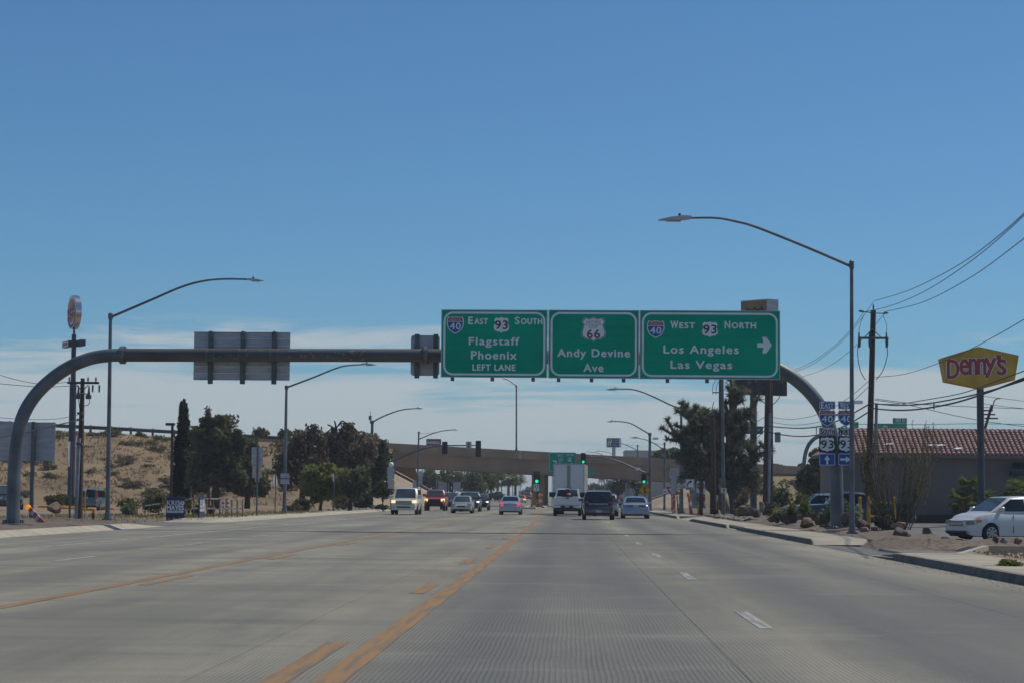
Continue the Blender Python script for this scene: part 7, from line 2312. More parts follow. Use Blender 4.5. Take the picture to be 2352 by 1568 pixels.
t = suv('black suv half hidden behind the red pickup', 'pblack', L=L_, W=1.95, H=1.78, belt=suv_belt(1.02, 1.08, 0), hood=1.02, roof=(.24, .40, .90, .985))
place(t, 1031, 208, PI, 0, True, L_)
L_ = 4.6
t = sedan('pale gold silver sedan oncoming in the inner lane', 'pgold', L=L_, W=1.8, H=1.43, head_shape=(.56, .80, .27, .46), grille=(.50, .62, .19, 'black', 1))
place(t, 1059.5, 164, PI, 0, True, L_)
L_ = 4.9
t = suv('black suv with white headlights right behind the pale gold sedan', 'pblack', L=L_, W=1.95, H=1.82, headlight='lampwhite', head_shape=(.84, .96, .34, .46))
place(t, 1078, 184, PI, 0, True, L_)
L_ = 4.6
t = suv('dark blue suv with white headlights at the tail of the oncoming inner lane', 'pnavy', L=L_, W=1.85, H=1.66, belt=suv_belt(.98, 1.02, 0), hood=.98, roof=(.24, .40, .90, .985), headlight='lampwhite', head_shape=(.80, .92, .34, .46))
place(t, 1102, 203, PI, 0, True, L_)
L_ = 5.4
t = suv('distant tan van with a dark front oncoming beyond the bridge', 'ptan', L=L_, W=2.0, H=2.1, cat='van', name='van', grille=(.45, 1.0, .42, 'black', 2))
place(t, 1145, 440, PI, rz(440), True, L_)
L_ = 4.4
t = sedan('distant orange car oncoming just left of the bridge pier', 'porange', L=L_, W=1.8, H=1.5, headlight='lampon')
place(t, 1197, 380, PI, rz(380), True, L_)
L_ = 5.2
t = suv('distant maroon suv oncoming behind the orange car', 'pmaroon', L=L_, W=2.0, H=1.95)
place(t, 1211, 470, PI, rz(470), True, L_)
# --- parked
L_ = 5.15
t = car('white minivan turning out of the diner car park at the right edge', 'minivan', 'minivan', 'pwhite', L_, 2.0, 1.78,
        belt=[(0, .60), (.012, .78), (.035, .91), (.09, 1.01), (.17, 1.12), (.215, 1.17), (.30, 1.13), (.95, 1.16), (.985, 1.08), (1, .88)], hood=.96, roof=(.205, .385, .93, .99), wb=.95, wr=.73,
        wheel_x=(L_ / 2 - .98, -L_ / 2 + 1.15), rw=.345, zb=.22, head_shape=(.66, .83, .25, .475), grille=(.60, .80, .25, 'chrome', 3), front_bumper=(.31, .42, .36, 'plastic'),
        tail_shape=(.8, 1.2, .38, .46), bumper=(.3, .6, .46, 'pwhite'), mirror=(.14, .17, .12), handles='chrome', emblem=True, side_split=(.34, .68),
        plan=[(0, .70), (.02, .84), (.05, .92), (.10, .97), (.2, 1), (.88, 1), (.96, .965), (1, .88)])
for sg in (-1, 1):
    part(t, 'turn_lamp', MB().box((sg * .94, L_ / 2 - .42, .80), (.05, .26, .09), Matrix.Rotation(sg * .16, 3, 'Z')), M['amberoff'])
    part(t, 'fog_lamp', MB().tube([(sg * .74, L_ / 2 - .10, .37), (sg * .74, L_ / 2 - .0, .37)], .06, 10), M['lampclear'])
part(t, 'intake_trim', MB().span((-.74, L_ / 2 - .02, .43), (.74, L_ / 2 + .016, .445)), M['chrome'])
part(t, 'sunroof', MB().span((-.4, -.35, 1.752), (.4, .45, 1.762)), M['glass'])
for sg in (-1, 1):
    for s_ in (.385, .655):
        part(t, 'door_gap', MB().span((sg * .985 - .012, L_ / 2 - s_ * L_ - .006, .34), (sg * .985 + .014, L_ / 2 - s_ * L_ + .006, 1.04)), M['plastic'])
for x in (-.45, .1):
    part(t, 'wiper', MB().box((x, L_ / 2 - .215 * L_, 1.09), (.5, .03, .02)), M['black'])
p = A(2276, 1243, 79)
h_ = R(90 + 21)                                       # nose left and a little towards the camera
d = Matrix.Rotation(h_, 3, 'Z') @ Y_
sx = Matrix.Rotation(h_, 3, 'Z') @ X_
t.rotation_euler = (0, 0, h_)
# left front wheel stands at p
off = d * (L_ / 2 - .98) - sx * .93
t.location = (p.x - off.x, p.y - off.y, p.z)
L_ = 5.0
t = suv('silver blue suv parked behind the yucca, nose to the left', 'pbluegrey', L=L_, W=1.95, H=1.80)
t.rotation_euler = (0, 0, R(90))
t.location = (A(1793, 1150, 112).x + L_ / 2, 113, -.12)
L_ = 5.6
t = pickup('dark slate pickup parked behind the gantry column, nose to the left', 'pdgrey', L=L_, W=1.98, H=1.9, mirror=(.16, .24, .12))
t.rotation_euler = (0, 0, R(92))
t.location = (A(1836, 1150, 101).x + L_ / 2, 101, -.18)
L_ = 4.6
t = suv('faded teal two tone suv parked on the left beyond the power pole', 'pteal', L=L_, W=1.75, H=1.68, belt=suv_belt(.98, 1.02, 0), hood=.98, roof=(.24, .36, .95, .99), wr=.86, rw=.36, bumper=(.42, .56, .47, 'grey'))
part(t, 'lower_cladding', MB().span((-.885, -1.1, .36), (.885, 1.2, .58)).span((-.80, -L_ / 2 - .02, .52), (.80, -L_ / 2 + .0, .68)), M['grey'])
t.rotation_euler = (0, 0, R(1.5))
t.location = (A(193, 1160, 147).x, 149.5, .04)
L_ = 5.0
t = suv('dark suv parked at the left edge behind the gantry column', 'pblack', L=L_, W=1.95, H=1.85)
t.rotation_euler = (0, 0, R(200))
t.location = (A(18, 1160, 148).x, 148, .075)

# ------------------------------------------------------------------ plants
def blobs_px(rows, Y, dz=.45):
    """rows: pixel x, y centre, half width, half height, depth offset -> ellipsoids at true size"""
    o = []
    for r in rows:
        x, y, hw, hh = r[:4]
        yy = Y + (r[4] if len(r) > 4 else 0)
        p = A(x, y, yy)
        o.append((p.x, yy, p.z, S(hw, yy), S(max(hw, hh) * .8, yy), S(hh, yy)))
    return o
def foot(px, Y, z=.1):
    return Vector((A(px, 1160, Y).x, Y, z))
# cypress
Y = 172
rows = [(420 + .02 * k, 1130 - 17 * k, 18.5 - max(0, k - 2) ** 1.35 * .72, 20) for k in range(12)] + [(424.5, 935, 3.5, 12)]
tree('cypress_tree', 'tall dark pointed cypress beside the parking lamp', 'cypress', foot(420, Y), blobs_px(rows, Y), 26000, .13, M['cypress'], trunk=.25, spread=.42, limbs=False, k=120, seed=3)
Y = 168
tree('pine_tree', 'large dark green pine right of the cypress', 'pine tree', foot(495, Y), blobs_px([(470, 1015, 34, 30), (492, 975, 24, 26), (515, 1000, 36, 34), (462, 1060, 34, 36), (505, 1060, 44, 42), (540, 1035, 26, 30), (480, 1105, 44, 26), (530, 1095, 34, 26), (485, 960, 14, 13), (520, 975, 12, 14), (548, 1000, 12, 14)], Y), 25200, 0.18, M['pine'], trunk=.4, spread=.32, seed=4)
tree('pine_tree', 'second pine, dark and lower, right of the large one', 'pine tree', foot(568, 174), blobs_px([(555, 1050, 30, 36), (575, 1085, 30, 36), (556, 1110, 34, 26), (590, 1110, 20, 26), (568, 1030, 18, 18)], 174), 13440, 0.18, M['pine'], trunk=.3, spread=.34, seed=5)
tree('pine_tree', 'thin bare topped pine tip behind the large pine', 'pine tree', foot(478, 182), blobs_px([(478, 955, 5, 14), (478, 975, 9, 12)], 182), 546, 0.14, M['dry'], trunk=.2, spread=.5, seed=6, limbs=False)
Y = 178
tree('bare_tree', 'tall brown half dead tree right of the second left lamp', 'tree', foot(695, Y), blobs_px([(675, 1035, 34, 32), (705, 1010, 30, 26), (690, 1070, 44, 36), (660, 1085, 30, 34), (722, 1060, 28, 34), (690, 1000, 18, 14), (735, 1020, 18, 18)], Y), 8736, 0.16, M['dry'], trunk=.34, spread=.34, seed=7)
tree('brown_tree', 'dense brown and dark tree in the middle of the left grove', 'tree', foot(790, 180), blobs_px([(770, 1010, 24, 30), (800, 1000, 22, 24), (785, 1045, 36, 36), (825, 1035, 30, 34), (815, 1070, 36, 34), (780, 1085, 30, 28), (775, 990, 12, 14)], 180), 15120, 0.16, M['dry'], trunk=.3, spread=.33, seed=8)
tree('brown_tree', 'dark tree at the right end of the left grove against the overpass', 'tree', foot(835, 184), blobs_px([(850, 1030, 28, 26), (870, 1045, 22, 28), (835, 1060, 30, 34), (860, 1080, 28, 30), (880, 1060, 12, 24), (845, 1105, 22, 24)], 184), 13440, 0.16, M['pine'], trunk=.25, spread=.33, seed=9)
mb = MB()
t = thing('bare_branches', 'leafless grey branches sticking up from the middle of the left grove', 'dead tree', foot(768, 179))
for a in (((768, 1010), (772, 985), (778, 975), (790, 970)), ((770, 995), (763, 980), (752, 974)), ((772, 985), (770, 972), (768, 965)), ((778, 976), (786, 966), (796, 972)), ((826, 1012), (834, 1000), (838, 990)), ((735, 1010), (748, 995), (760, 985)), ((725, 1030), (740, 1008), (735, 995))):
    mb.tube(arc_smooth([A(x, y, 179) for x, y in a], 3), [.10 - .007 * k for k in range(3 * (len(a) - 1) + 1)], 5)
part(t, 'branches', mb, M['bark'])
Y = 166
tree('palo_verde', 'loose yellow green tree low in front of the left grove', 'tree', foot(735, Y), blobs_px([(735, 1095, 32, 26), (765, 1105, 34, 26), (715, 1110, 26, 26), (785, 1115, 22, 20), (748, 1080, 20, 16), (760, 1130, 24, 16), (725, 1135, 22, 14)], Y), 9660, 0.15, M['palo'], trunk=.16, spread=.32, seed=10)
tree('brown_tree', 'small dark tree with a straight reddish trunk beside the left signal mast', 'tree', foot(803, 162), blobs_px([(800, 1105, 18, 24), (815, 1120, 24, 22), (832, 1100, 16, 24)], 162), 4368, 0.15, M['pine'], trunk=.22, spread=.36, seed=11)
tree('young_tree', 'young green tree with several stems right of the left signal mast', 'tree', foot(880, 178), blobs_px([(876, 1120, 11, 13), (890, 1126, 14, 14), (868, 1132, 12, 10)], 178), 2730, 0.12, M['bushg'], trunk=.07, spread=.36, seed=12)
# bushes
BUSH = {}
def bush(label, px, py, w, h, Y, m, n=500, leaf=.12, group=None, z=None, seed=1, name='shrub', cat='shrub'):
    p = A(px, py, Y)
    if z is not None:
        p.z = z
    W_, H_ = S(w, Y), S(h, Y)
    t = thing(name, label, cat, p, group)
    r_ = random.Random(seed)
    bl = [(p.x + r_.uniform(-.28, .28) * W_, Y + r_.uniform(-.2, .2) * W_, p.z + H_ * r_.uniform(.35, .6), W_ * r_.uniform(.2, .32), W_ * r_.uniform(.2, .3), H_ * r_.uniform(.3, .42)) for k in range(5)]
    quads(t, 'foliage', cloud(bl, n, leaf, 40, .36, rng=np.random.default_rng(seed + 100)), M[m])
    mb = MB()
    for b_ in bl:
        mb.tube([(p.x, Y, p.z - .05), (b_[0], b_[1], b_[2])], [.03, .015], 4)
    part(t, 'stem', mb, M['bark'])
    return t
for k, a in enumerate((
    ('yellow green shrubs left of the round boulder', 125, 1152, 46, 34, 176, 'bushy'), ('yellow green shrub right of the round boulder', 160, 1156, 30, 28, 178, 'bushy'),
    ('pale sage brush at the side street before the railing', 287, 1180, 44, 24, 116, 'pale'), ('dark green bush behind the sloping rail', 355, 1170, 50, 44, 128, 'bushg'),
    ('green bush behind the dark blue campaign board', 420, 1166, 46, 40, 130, 'bushy'), ('yellow green bush left of the sage brush', 300, 1160, 60, 26, 150, 'bushy'),
    ('flowering yellow shrub between the campaign boards', 448, 1172, 22, 22, 124, 'bushy'), ('flowering yellow shrub right of the angled board', 486, 1171, 18, 18, 124, 'bushy'),
    ('green bush at the foot of the bare tree', 704, 1172, 50, 32, 158, 'bushg'), ('dry brown bush before the second left lamp', 675, 1176, 40, 16, 150, 'dry'),
    ('grey bare bush under the loose yellow green tree', 785, 1172, 44, 36, 172, 'dry'), ('green bush left of the left signal mast', 838, 1168, 40, 34, 184, 'bushg'),
    ('low green bush right of the left signal mast', 878, 1168, 26, 12, 182, 'bushg'), ('pale olive shrub left of the left signal mast', 822, 1162, 26, 26, 188, 'sage'),
    ('round sage bush behind the gantry base', 1936, 1208, 92, 74, 78, 'pale'), ('pale green bush left of the gantry base', 1894, 1210, 30, 48, 79, 'pale'),
    ('grey green bush at the foot of the brown power pole', 1716, 1180, 44, 30, 120, 'pale'), ('brown bush between the power pole and the yucca', 1776, 1178, 40, 40, 118, 'dry'),
    ('yellow green mesquite bush left of the diner wall', 1838, 1150, 60, 62, 150, 'bushy'), ('green mesquite bush behind the silver blue suv', 1800, 1146, 60, 76, 165, 'bushg'),
    ('dark olive bush beside the brown power pole', 1790, 1138, 46, 60, 175, 'bushg'), ('yellow green bush against the light end of the diner', 1868, 1148, 40, 42, 148, 'bushy'),
    ('green bush left of the slope paving beyond the bridge', 1432, 1156, 22, 16, 300, 'bushy'), ('green shrub on the right verge under the bridge', 1415, 1160, 22, 14, 280, 'bushg'),
    ('small green bush on the rubble between the posts', 1641, 1176, 14, 14, 148, 'bushg'), ('low green weeds at the right foreground gravel', 2330, 1292, 60, 18, 36, 'grass'),
    ('dark reddish twiggy shrub right of the joshua tree trunk', 1700, 1176, 44, 70, 128, 'dry'))):
    bush(*a, n=1100 if a[5] < 140 else 900, leaf=.05 if a[5] < 50 else (.085 if a[5] < 140 else .13), seed=20 + k, z=.12)
# many brush tufts on the dry slope: separate plants sharing four meshes
protos = []
for k in range(4):
    r_ = random.Random(k)
    bl = [(r_.uniform(-.5, .5), r_.uniform(-.5, .5), .45, .55, .55, .42) for q in range(4)]
    V = cloud(bl, 260, .16, 30, .4, rng=np.random.default_rng(k))
    me = bpy.data.meshes.new('foliage')
    me.from_pydata(V.tolist(), [], [(4 * i, 4 * i + 1, 4 * i + 2, 4 * i + 3) for i in range(len(V) // 4)])
    me.materials.append(M['sage'])
    protos.append(me)
r_ = random.Random(77)
cnt = 0
while cnt < 230:
    x = r_.uniform(-112, -30)
    v = r_.uniform(.03, 1.0)
    yt, yc = 228 + .12 * (x + 26), crest(x) - 1
    y = lerp(yt, yc, v)
    s_ = r_.choice((r_.uniform(.35, .8), r_.uniform(.7, 1.35)))
    o = link_mesh('brush_tuft', protos[cnt % 4])
    o.location = (x, y, hill_z(x, y) - .1)
    o.scale = (s_ * 1.15, s_ * 1.15, s_ * r_.uniform(.6, .9))
    o.rotation_euler = (0, 0, r_.uniform(0, 6))
    tag(o, 'low grey green brush tuft growing on the dry hillside left of the overpass', 'shrub', 'brush tufts on the dry hillside')
    cnt += 1
for k in range(16):
    x = r_.uniform(24, 70)
    y = r_.uniform(290, 310)
    o = link_mesh('brush_tuft', protos[k % 4])
    o.location = (x, y, max(0, (ftop(x) - .95) * (y - 288) / 30))
    s_ = r_.uniform(1.5, 3)
    o.scale = (s_, s_, s_)
    tag(o, 'low brush growing on the hill right of the overpass', 'shrub', 'brush on the right hill')
for k, (px_, py_, Y) in enumerate(((262, 1000, 272), (655, 1000, 276), (690, 1004, 277), (320, 1010, 270), (600, 998, 270))):
    bush(('round green bush on the crest of the dry hill left of the cypress', 'green bush on the hill crest behind the second left lamp', 'pale green bush on the hill crest left of the green exit sign', 'olive bush near the hill crest between lamp and cypress', 'green bush on the crest right of the large pine')[k], px_, py_ + 6, 34, 24, Y, 'bushy' if k % 2 else 'sage', n=500, leaf=.26, seed=70 + k)
# trees on and behind the right hill
tree('tree', 'dark tree left of the diner behind the route markers', 'tree', foot(1868, 200), blobs_px([(1868, 1090, 24, 34), (1878, 1055, 16, 22), (1852, 1110, 20, 28), (1885, 1110, 22, 30)], 200), 4200, .26, M['pine'], trunk=.25, spread=.34, seed=31)
tree('tree', 'low olive tree behind the overpass right of the pale wall', 'tree', foot(1545, 345), blobs_px([(1530, 1046, 22, 10), (1556, 1042, 18, 12), (1580, 1050, 16, 9)], 345), 1600, .45, M['bushg'], trunk=.3, spread=.36, seed=32)
for k, px_ in enumerate((1784, 1845)):
    bush(('small palm like shrub on the right hill crest by the rail', 'spiky shrub on the right hill crest before the bent gantry')[k], px_, 1082, 26, 18, 318, 'bushg', n=300, leaf=.3, seed=90 + k)
# far trees under the bridge, left
for k, (lab, rows, Y, m, ft, n) in enumerate((
    ('green tree under the left end of the bridge', [(985, 1095, 20, 16), (968, 1110, 14, 14), (1000, 1110, 16, 14)], 360, 'farg', 985, 1500),
    ('dark slender tree under the bridge left of the wide sign back', [(1000, 1120, 9, 14), (995, 1105, 10, 12)], 352, 'pine', 1000, 700),
    ('broad green tree under the bridge behind the wide sign back', [(1035, 1095, 26, 16), (1060, 1105, 24, 18), (1020, 1110, 18, 14)], 380, 'farg', 1040, 1900),
    ('green tree under the bridge left of the far signals', [(1085, 1098, 20, 18), (1100, 1115, 18, 14), (1075, 1120, 16, 12)], 372, 'farg', 1085, 1700),
    ('yellow green tree under the bridge behind the far signals', [(1115, 1098, 20, 16), (1100, 1090, 18, 10), (1125, 1112, 12, 12)], 400, 'bushy', 1113, 1500),
    ('low hedge like tree under the bridge by the kerb', [(1075, 1138, 20, 8), (1105, 1140, 20, 7), (1135, 1138, 18, 7)], 420, 'bushg', 1105, 1300),
    ('dark far tree beside the bridge pier', [(1215, 1128, 8, 10), (1206, 1134, 10, 8)], 700, 'pine', 1212, 700),
    ('dusty tree under the right half of the bridge', [(1418, 1118, 12, 14), (1428, 1112, 10, 10)], 360, 'bushy', 1420, 900),
    ('green tree under the bridge above the yellow merge sign', [(1455, 1112, 10, 8), (1476, 1120, 12, 10)], 335, 'bushy', 1460, 800))):
    tree('roadside_tree', lab, 'tree', foot(ft, Y, rz(Y)), blobs_px(rows, Y), n, .3 if Y < 500 else .5, M[m], trunk=.22, spread=.34, seed=40 + k, group='roadside trees beyond the bridge')
for k, (lab, rows, Y, m, ft, n) in enumerate((
    ('brown far tree beyond the bridge just right of the box truck', [(1352, 1128, 12, 12), (1362, 1120, 9, 10)], 620, 'dry', 1354, 700),
    ('olive far tree beyond the bridge above the midnight blue suv', [(1385, 1130, 12, 10), (1376, 1124, 9, 9)], 600, 'bushg', 1382, 700),
    ('tall green far tree beyond the bridge right of the midnight blue suv', [(1404, 1122, 10, 14), (1412, 1130, 10, 9)], 560, 'farg', 1406, 800),
    ('low olive far tree beyond the bridge by the far shops', [(1366, 1138, 12, 6), (1342, 1136, 8, 7)], 660, 'bushg', 1360, 600))):
    tree('roadside_tree', lab, 'tree', foot(ft, Y, rz(Y)), blobs_px(rows, Y), n, .5, M[m], trunk=.25, spread=.36, seed=140 + k, group='roadside trees beyond the bridge')
# palms beyond the bridge
def palm(label, px, ytop, Y, h=None, r=.28, fan=1.8, nf=26, group=None, trunk_m='thatch', z0=None, seed=1, skirt=True):
    tp = A(px, ytop, Y)
    b_ = Vector((tp.x, Y, rz(Y) if z0 is None else z0))
    t = thing('palm_tree', label, 'palm tree', b_, group)
    r_ = random.Random(seed)
    part(t, 'trunk', MB().tube([b_, b_.lerp(tp, .5), tp], [r, r * .85, r * .95], 9), M[trunk_m], smooth=True)
    mb, dead = MB(), MB()
    for k in range(nf):
        a = 2 * math.pi * k / nf + r_.uniform(-.2, .2)
        el_ = r_.uniform(-.5, 1.15)
        d = Vector((math.cos(a) * math.cos(el_), math.sin(a) * math.cos(el_), math.sin(el_)))
        ln = fan * r_.uniform(.75, 1.1)
        hub = tp + d * ln * .45
        side = d.cross(Z_).normalized()
        up = side.cross(d)
        mb.tube([tp, hub], [.02, .015], 3)
        for q in range(11):
            w = (q - 5) / 5 * 1.25
            e = (d * math.cos(w) + side * math.sin(w)) * ln * .62 * r_.uniform(.85, 1.1) - Z_ * (.12 * ln * abs(w) + .10 * ln)
            n2 = (d * -math.sin(w) + side * math.cos(w)) * ln * .05
            mb.add([hub - n2 * .6, hub + e * .55 + n2, hub + e, hub + e * .55 - n2], [(0, 1, 2, 3)])
    part(t, 'fronds', mb, M['palm'])
    if skirt:
        for k in range(60):
            a = r_.uniform(0, 6.28)
            z = tp.z - r_.uniform(.0, min(1.6, (tp.z - b_.z) * .6))
            p = Vector((tp.x + math.cos(a) * r, Y + math.sin(a) * r, z))
            q = p + Vector((math.cos(a) * .25, math.sin(a) * .25, -.4))
            dead.add([p + X_ * .05, p - X_ * .05, q], [(0, 1, 2)])
        part(t, 'dead_fronds', dead, M['thatch'])
    return t
for k, (px_, yt, Y, lab) in enumerate(((1168, 1098, 420, 'palm under the bridge, left of the two dark trunks'), (1184, 1096, 430, 'palm under the bridge, right of the two dark trunks'), (1143, 1103, 455, 'palm under the bridge near the pale tower'), (1128, 1106, 470, 'palm under the bridge, farthest left'))):
    palm(lab, px_, yt, Y, r=.32, fan=3.0, group='palms beyond the bridge', seed=k)
# small fan palms at the diner wall
palm('tallest small fan palm at the diner wall left of the sign pole', 2228, 1118, 116, fan=1.05, nf=20, r=.3, seed=11)
palm('low fan palm at the diner wall, farthest left', 2204, 1148, 115, fan=1.0, nf=18, r=.28, seed=12)
palm('fan palm at the diner wall right of the sign pole', 2333, 1124, 116, fan=1.0, nf=20, r=.26, seed=13)
palm('low fan palm hidden at the foot of the diner sign pole', 2268, 1138, 117, fan=.8, nf=14, r=.24, seed=14)

# joshua tree
def rosette(mb, c, d, ln, n, r_):
    d = d.normalized()
    for k in range(n):
        v = Vector((r_.gauss(0, 1), r_.gauss(0, 1), r_.gauss(0, 1))).normalized() + d * .55
        v.normalize()
        s_ = v.cross(Vector((r_.gauss(0, 1), r_.gauss(0, 1), r_.gauss(0, 1)))).normalized() * ln * .075
        p = c + v * ln * .12
        e = c + v * ln * r_.uniform(.75, 1.1)
        mb.add([p - s_, p + s_, e], [(0, 1, 2)])
def joshua(label, Y, foot_px, limbs, seed, blade=.5, n=56, group=None):
    r_ = random.Random(seed)
    k_ = Y / 128
    blade *= k_
    b_ = foot(foot_px, Y, .1)
    t = thing('joshua_tree', label, 'joshua tree', b_, group)
    tr, lv, dd = MB(), MB(), MB()
    for pts, rad in limbs:
        P = arc_smooth([Vector((A(x, y, Y).x, Y + oy * k_, A(x, y, Y).z)) for x, y, oy in pts], 4)
        rad *= k_
        tr.tube(P, [rad * (1 - .55 * i / len(P)) for i in range(len(P))], 8)
        ends = [P[-1]]
        m_ = len(P)
        for i in range(int(m_ * .3), m_):
            for q in range(2 if i % 2 else 3):
                d = Vector((r_.uniform(-1, 1), r_.uniform(-1, 1), r_.uniform(-.2, 1))).normalized()
                ln = r_.uniform(.4, 1.25) * k_
                e = P[i] + d * ln
                tr.tube([P[i], P[i].lerp(e, .5) + Z_ * -.05, e], [rad * .42, rad * .36, rad * .3], 6)
                rosette(lv, e, d + Z_ * .3, blade * r_.uniform(.75, 1.1), n, r_)
                rosette(lv, P[i].lerp(e, .6), d, blade * .8, n // 2, r_)
                rosette(dd, P[i].lerp(e, .3), -d, blade * .8, n // 2, r_)
        rosette(lv, P[-1], P[-1] - P[-2], blade * 1.1, n * 2, r_)
        for i in range(int(m_ * .2), m_):
            rosette(lv if i > m_ * .7 else dd, P[i], Z_, blade * .7, n // 2, r_)
    part(t, 'trunk', tr, M['thatch'], smooth=True)
    part(t, 'leaf_rosettes', lv, M['yucca'])
    part(t, 'dead_leaves', dd, M['thatch'])
    return t
joshua('big joshua tree, right one with the tallest crown', 155, 1690, [
    ([(1692, 1185, 0), (1685, 1130, 0), (1680, 1060, .2), (1678, 980, .4), (1688, 920, .3), (1690, 905, .2)], .38),
    ([(1690, 1170, 0), (1700, 1110, -.4), (1698, 1040, -.6), (1700, 985, -.6), (1712, 950, -.4)], .3),
    ([(1688, 1150, 0), (1668, 1090, .6), (1655, 1030, .6), (1652, 985, .4), (1655, 960, .3)], .28),
    ([(1694, 1150, 0), (1712, 1110, -.8), (1722, 1070, -1), (1724, 1040, -1)], .22),
    ([(1690, 1160, 0), (1705, 1140, -1), (1716, 1120, -1.3), (1720, 1100, -1.3)], .22),
    ([(1686, 1140, 0), (1680, 1080, 1), (1690, 1020, 1.2), (1688, 960, 1)], .25)], 5)
joshua('joshua tree leaning left with a broad crown beside the right lamps', 160, 1672, [
    ([(1672, 1183, 0), (1650, 1130, 0), (1622, 1080, .2), (1602, 1030, .3), (1590, 975, .2), (1585, 955, .2)], .36),
    ([(1664, 1160, 0), (1640, 1110, -.4), (1625, 1050, -.5), (1615, 990, -.4), (1612, 965, -.3)], .3),
    ([(1640, 1120, 0), (1605, 1075, -.4), (1575, 1030, -.6), (1553, 1000, -.5)], .28),
    ([(1650, 1140, 0), (1620, 1110, .6), (1598, 1090, .8), (1575, 1058, .8)], .24),
    ([(1660, 1150, 0), (1645, 1080, .6), (1636, 1020, .8), (1634, 985, .6)], .28),
    ([(1655, 1145, 0), (1628, 1110, -.8), (1606, 1085, -1), (1590, 1040, -1), (1586, 1005, -1)], .24)], 6)

# ocotillo
Y = 72.5
b_ = A(2056, 1212, Y)
t = thing('ocotillo', 'big bushy ocotillo of long thin thorny stems in the right gravel bed', 'ocotillo', b_)
r_ = random.Random(14)
for k in range(74):
    tx = 2060 + r_.choice((-1, 1)) * r_.random() ** .6 * 90
    ty = r_.uniform(950, 1075) + abs(tx - 2060) * .3
    oy = r_.uniform(-1.3, 1.3)
    p0 = b_ + Vector(((tx - 2060) * .0042 + r_.uniform(-.22, .22), r_.uniform(-.5, .5), -.05))
    e = A(tx, ty, Y)
    e.y += oy
    bow = Vector(((e.x - p0.x) * .62, oy * .4, (e.z - p0.z) * .42))
    m1 = p0 + bow + Vector((r_.uniform(-.06, .06), 0, 0))
    m2 = p0.lerp(e, .78) + Vector(((e.x - p0.x) * .17 + r_.uniform(-.08, .08), 0, 0))
    P = arc_smooth([p0, m1, m2, e], 5)
    mb = MB().tube(P, [.016 - .0007 * i for i in range(len(P))], 5)
    st = part(t, 'stem', mb, M['ocot'])
    lv = MB()
    green = r_.random()
    for i in range(2, len(P)):
        for q in range(9 if green > .4 else 4):
            c = P[i - 1].lerp(P[i], r_.random())
            a = r_.uniform(0, 6.28)
            d = Vector((math.cos(a), math.sin(a), .5)) * r_.uniform(.04, .10)
            s_ = Vector((-math.sin(a), math.cos(a), 0)) * .018
            lv.add([c - s_, c + d * .6 + Z_ * .01 - s_, c + d, c + d * .6 + s_], [(0, 1, 2, 3)])
    part(st, 'leaves', lv, M['bushy' if green > .7 else 'sage'], kind='stuff')
    if k % 3 == 0:
        q0 = P[len(P) * 2 // 3]
        part(t, 'stem', MB().tube([q0, q0 + Vector((r_.uniform(-.25, .25), r_.uniform(-.2, .2), .45)), q0 + Vector((r_.uniform(-.35, .35), r_.uniform(-.2, .2), 1.0))], [.011, .009, .005], 4), M['ocot'])
# yucca clump left of the gantry base
def yucca(label, px, py, Y, n, ln, m, seed):
    p = A(px, py, Y)
    t = thing('yucca', label, 'yucca', p, 'yuccas in the right gravel bed')
    r_ = random.Random(seed)
    mb = MB()
    for k in range(n):
        a, el_ = r_.uniform(0, 6.28), r_.uniform(.1, 1.45)
        d = Vector((math.cos(a) * math.cos(el_), math.sin(a) * math.cos(el_), math.sin(el_)))
        l_ = ln * r_.uniform(.7, 1.1)
        s_ = d.cross(Z_).normalized() * .035
        mid = p + d * l_ * .6
        e = p + d * l_ - Z_ * l_ * .18 * math.cos(el_)
        mb.add([p - s_ * .7, p + s_ * .7, mid + s_, e, mid - s_], [(0, 1, 2, 4), (4, 2, 3)])
    part(t, 'blades', mb, M[m])
    part(t, 'root_crown', MB().blob(p, (.3, .3, .3), sub=1), M['thatch'])
yucca('bright spiky yucca with arching blades left of the gantry base', 1848, 1178, 84, 210, .62, 'yuccag', 1)
yucca('spiky yucca in the middle of the yucca row', 1818, 1182, 86, 190, .58, 'yuccag', 2)
yucca('darker low yucca at the left of the yucca row', 1796, 1188, 88, 170, .52, 'yucca', 3)
yucca('low yucca tuft in front of the yucca row', 1785, 1193, 90, 130, .7, 'yuccag', 4)
# dry fallen trunk beside the gantry base
p0, p1 = A(1942, 1200, 72), A(1992, 1214, 71)
o = part(None, 'fallen_log', MB().tube(arc_smooth([p0 + Z_ * .15, p0.lerp(p1, .5) + Z_ * .16, p1 + Z_ * .05], 4), [.24 - .012 * i for i in range(9)], 9), M['thatch'], smooth=True)
tag(o, 'thick brown dead log lying behind the tallest lamp foot', 'log')
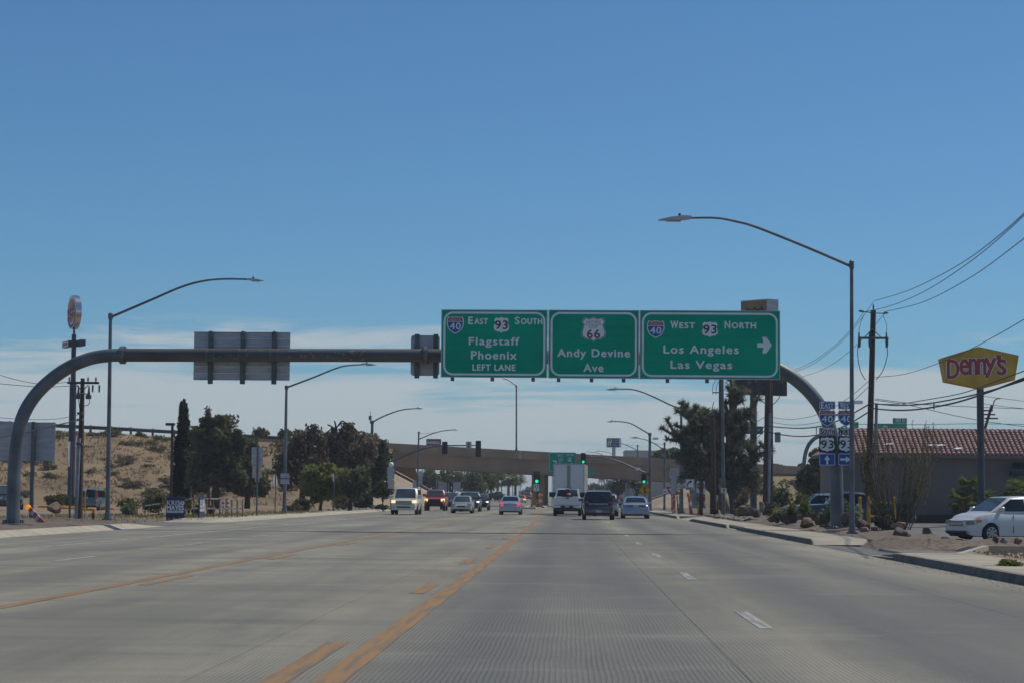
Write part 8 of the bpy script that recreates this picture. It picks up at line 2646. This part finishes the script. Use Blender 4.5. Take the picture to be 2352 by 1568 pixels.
# grass and weeds
def weeds(name, n, area, zf, h, m, seed):
    r_ = np.random.default_rng(seed)
    P = area(r_, n)
    a = r_.uniform(0, 6.28, n)
    hh = h * r_.uniform(.5, 1.3, n)
    d = np.stack([np.cos(a), np.sin(a), np.zeros(n)], 1)
    w = .18 * hh[:, None]
    lean = r_.normal(size=(n, 3)) * .3 * hh[:, None]
    lean[:, 2] = 0
    base = np.stack([P[:, 0], P[:, 1], np.full(n, zf)], 1)
    top = base + lean + np.array([0, 0, 1]) * hh[:, None]
    V = np.stack([base - d * w, base + d * w, top + d * w * .2, top - d * w * .2], 1).reshape(-1, 3)
    o = quads(None, name, V, M[m], kind='stuff')
    return o
weeds('grass', 2600, lambda r, n: np.stack([r.uniform(-30, -19.7, n), r.uniform(101, 122, n)], 1), .1, .10, 'grass', 1)
weeds('grass', 1800, lambda r, n: np.stack([-18 - np.abs(r.normal(0, 2.6, n)), r.uniform(104, 150, n)], 1), .12, .14, 'grass', 2)
weeds('dry_grass', 2500, lambda r, n: np.stack([r.uniform(-34, -18, n), r.uniform(80, 100, n)], 1), .12, .08, 'grassd', 3)
# low dry grass on the slope
r_ = np.random.default_rng(9)
n = 16000
xs = r_.uniform(-115, -27, n)
vs_ = r_.uniform(.02, .98, n)
pts = []
for x, v in zip(xs, vs_):
    y = lerp(228 + .12 * (x + 26), crest(x) - .8, v)
    if noise.noise(Vector((x * .12, y * .16, 9))) < -.05:
        continue
    pts.append((x, y, hill_z(x, y) - .05))
P = np.array(pts)
m_ = len(P)
a = r_.uniform(0, 6.28, m_)
hh = r_.uniform(.12, .34, m_)
d = np.stack([np.cos(a), np.sin(a), np.zeros(m_)], 1) * .14
up = np.stack([r_.normal(0, .12, m_), r_.normal(0, .12, m_), hh], 1)
V = np.stack([P - d, P + d, P + up * 1.3 + d * .15, P + up - d * .5], 1).reshape(-1, 3)
quads(None, 'hillside_grass', V, M['grassd'], kind='stuff')
# pale stones strewn on the slope
mb = MB()
rr_ = random.Random(6)
for k in range(90):
    x = rr_.uniform(-112, -30)
    y = lerp(228 + .12 * (x + 26), crest(x) - 1, rr_.uniform(.05, .98))
    s_ = rr_.uniform(.15, .4)
    mb.blob((x, y, hill_z(x, y) + .05), (s_ * 1.6, s_, s_ * 1.2), seed=k, sub=1, rough=.3)
struct('slope_stones', mb, M['rubble'], 'stuff')

# ------------------------------------------------------------------ thin air between here and the far bridge
hz_m = bpy.data.materials.new('thin haze')
hz_m.use_nodes = True
hn = hz_m.node_tree
hn.nodes.clear()
hv, ho = hn.nodes.new('ShaderNodeVolumePrincipled'), hn.nodes.new('ShaderNodeOutputMaterial')
hv.inputs['Color'].default_value = (.86, .93, 1, 1)
hv.inputs['Density'].default_value = .00028
hn.links.new(hv.outputs[0], ho.inputs['Volume'])
struct('haze', MB().span((-1600, -100, -1.2), (1600, 3100, 32)), hz_m, 'stuff')
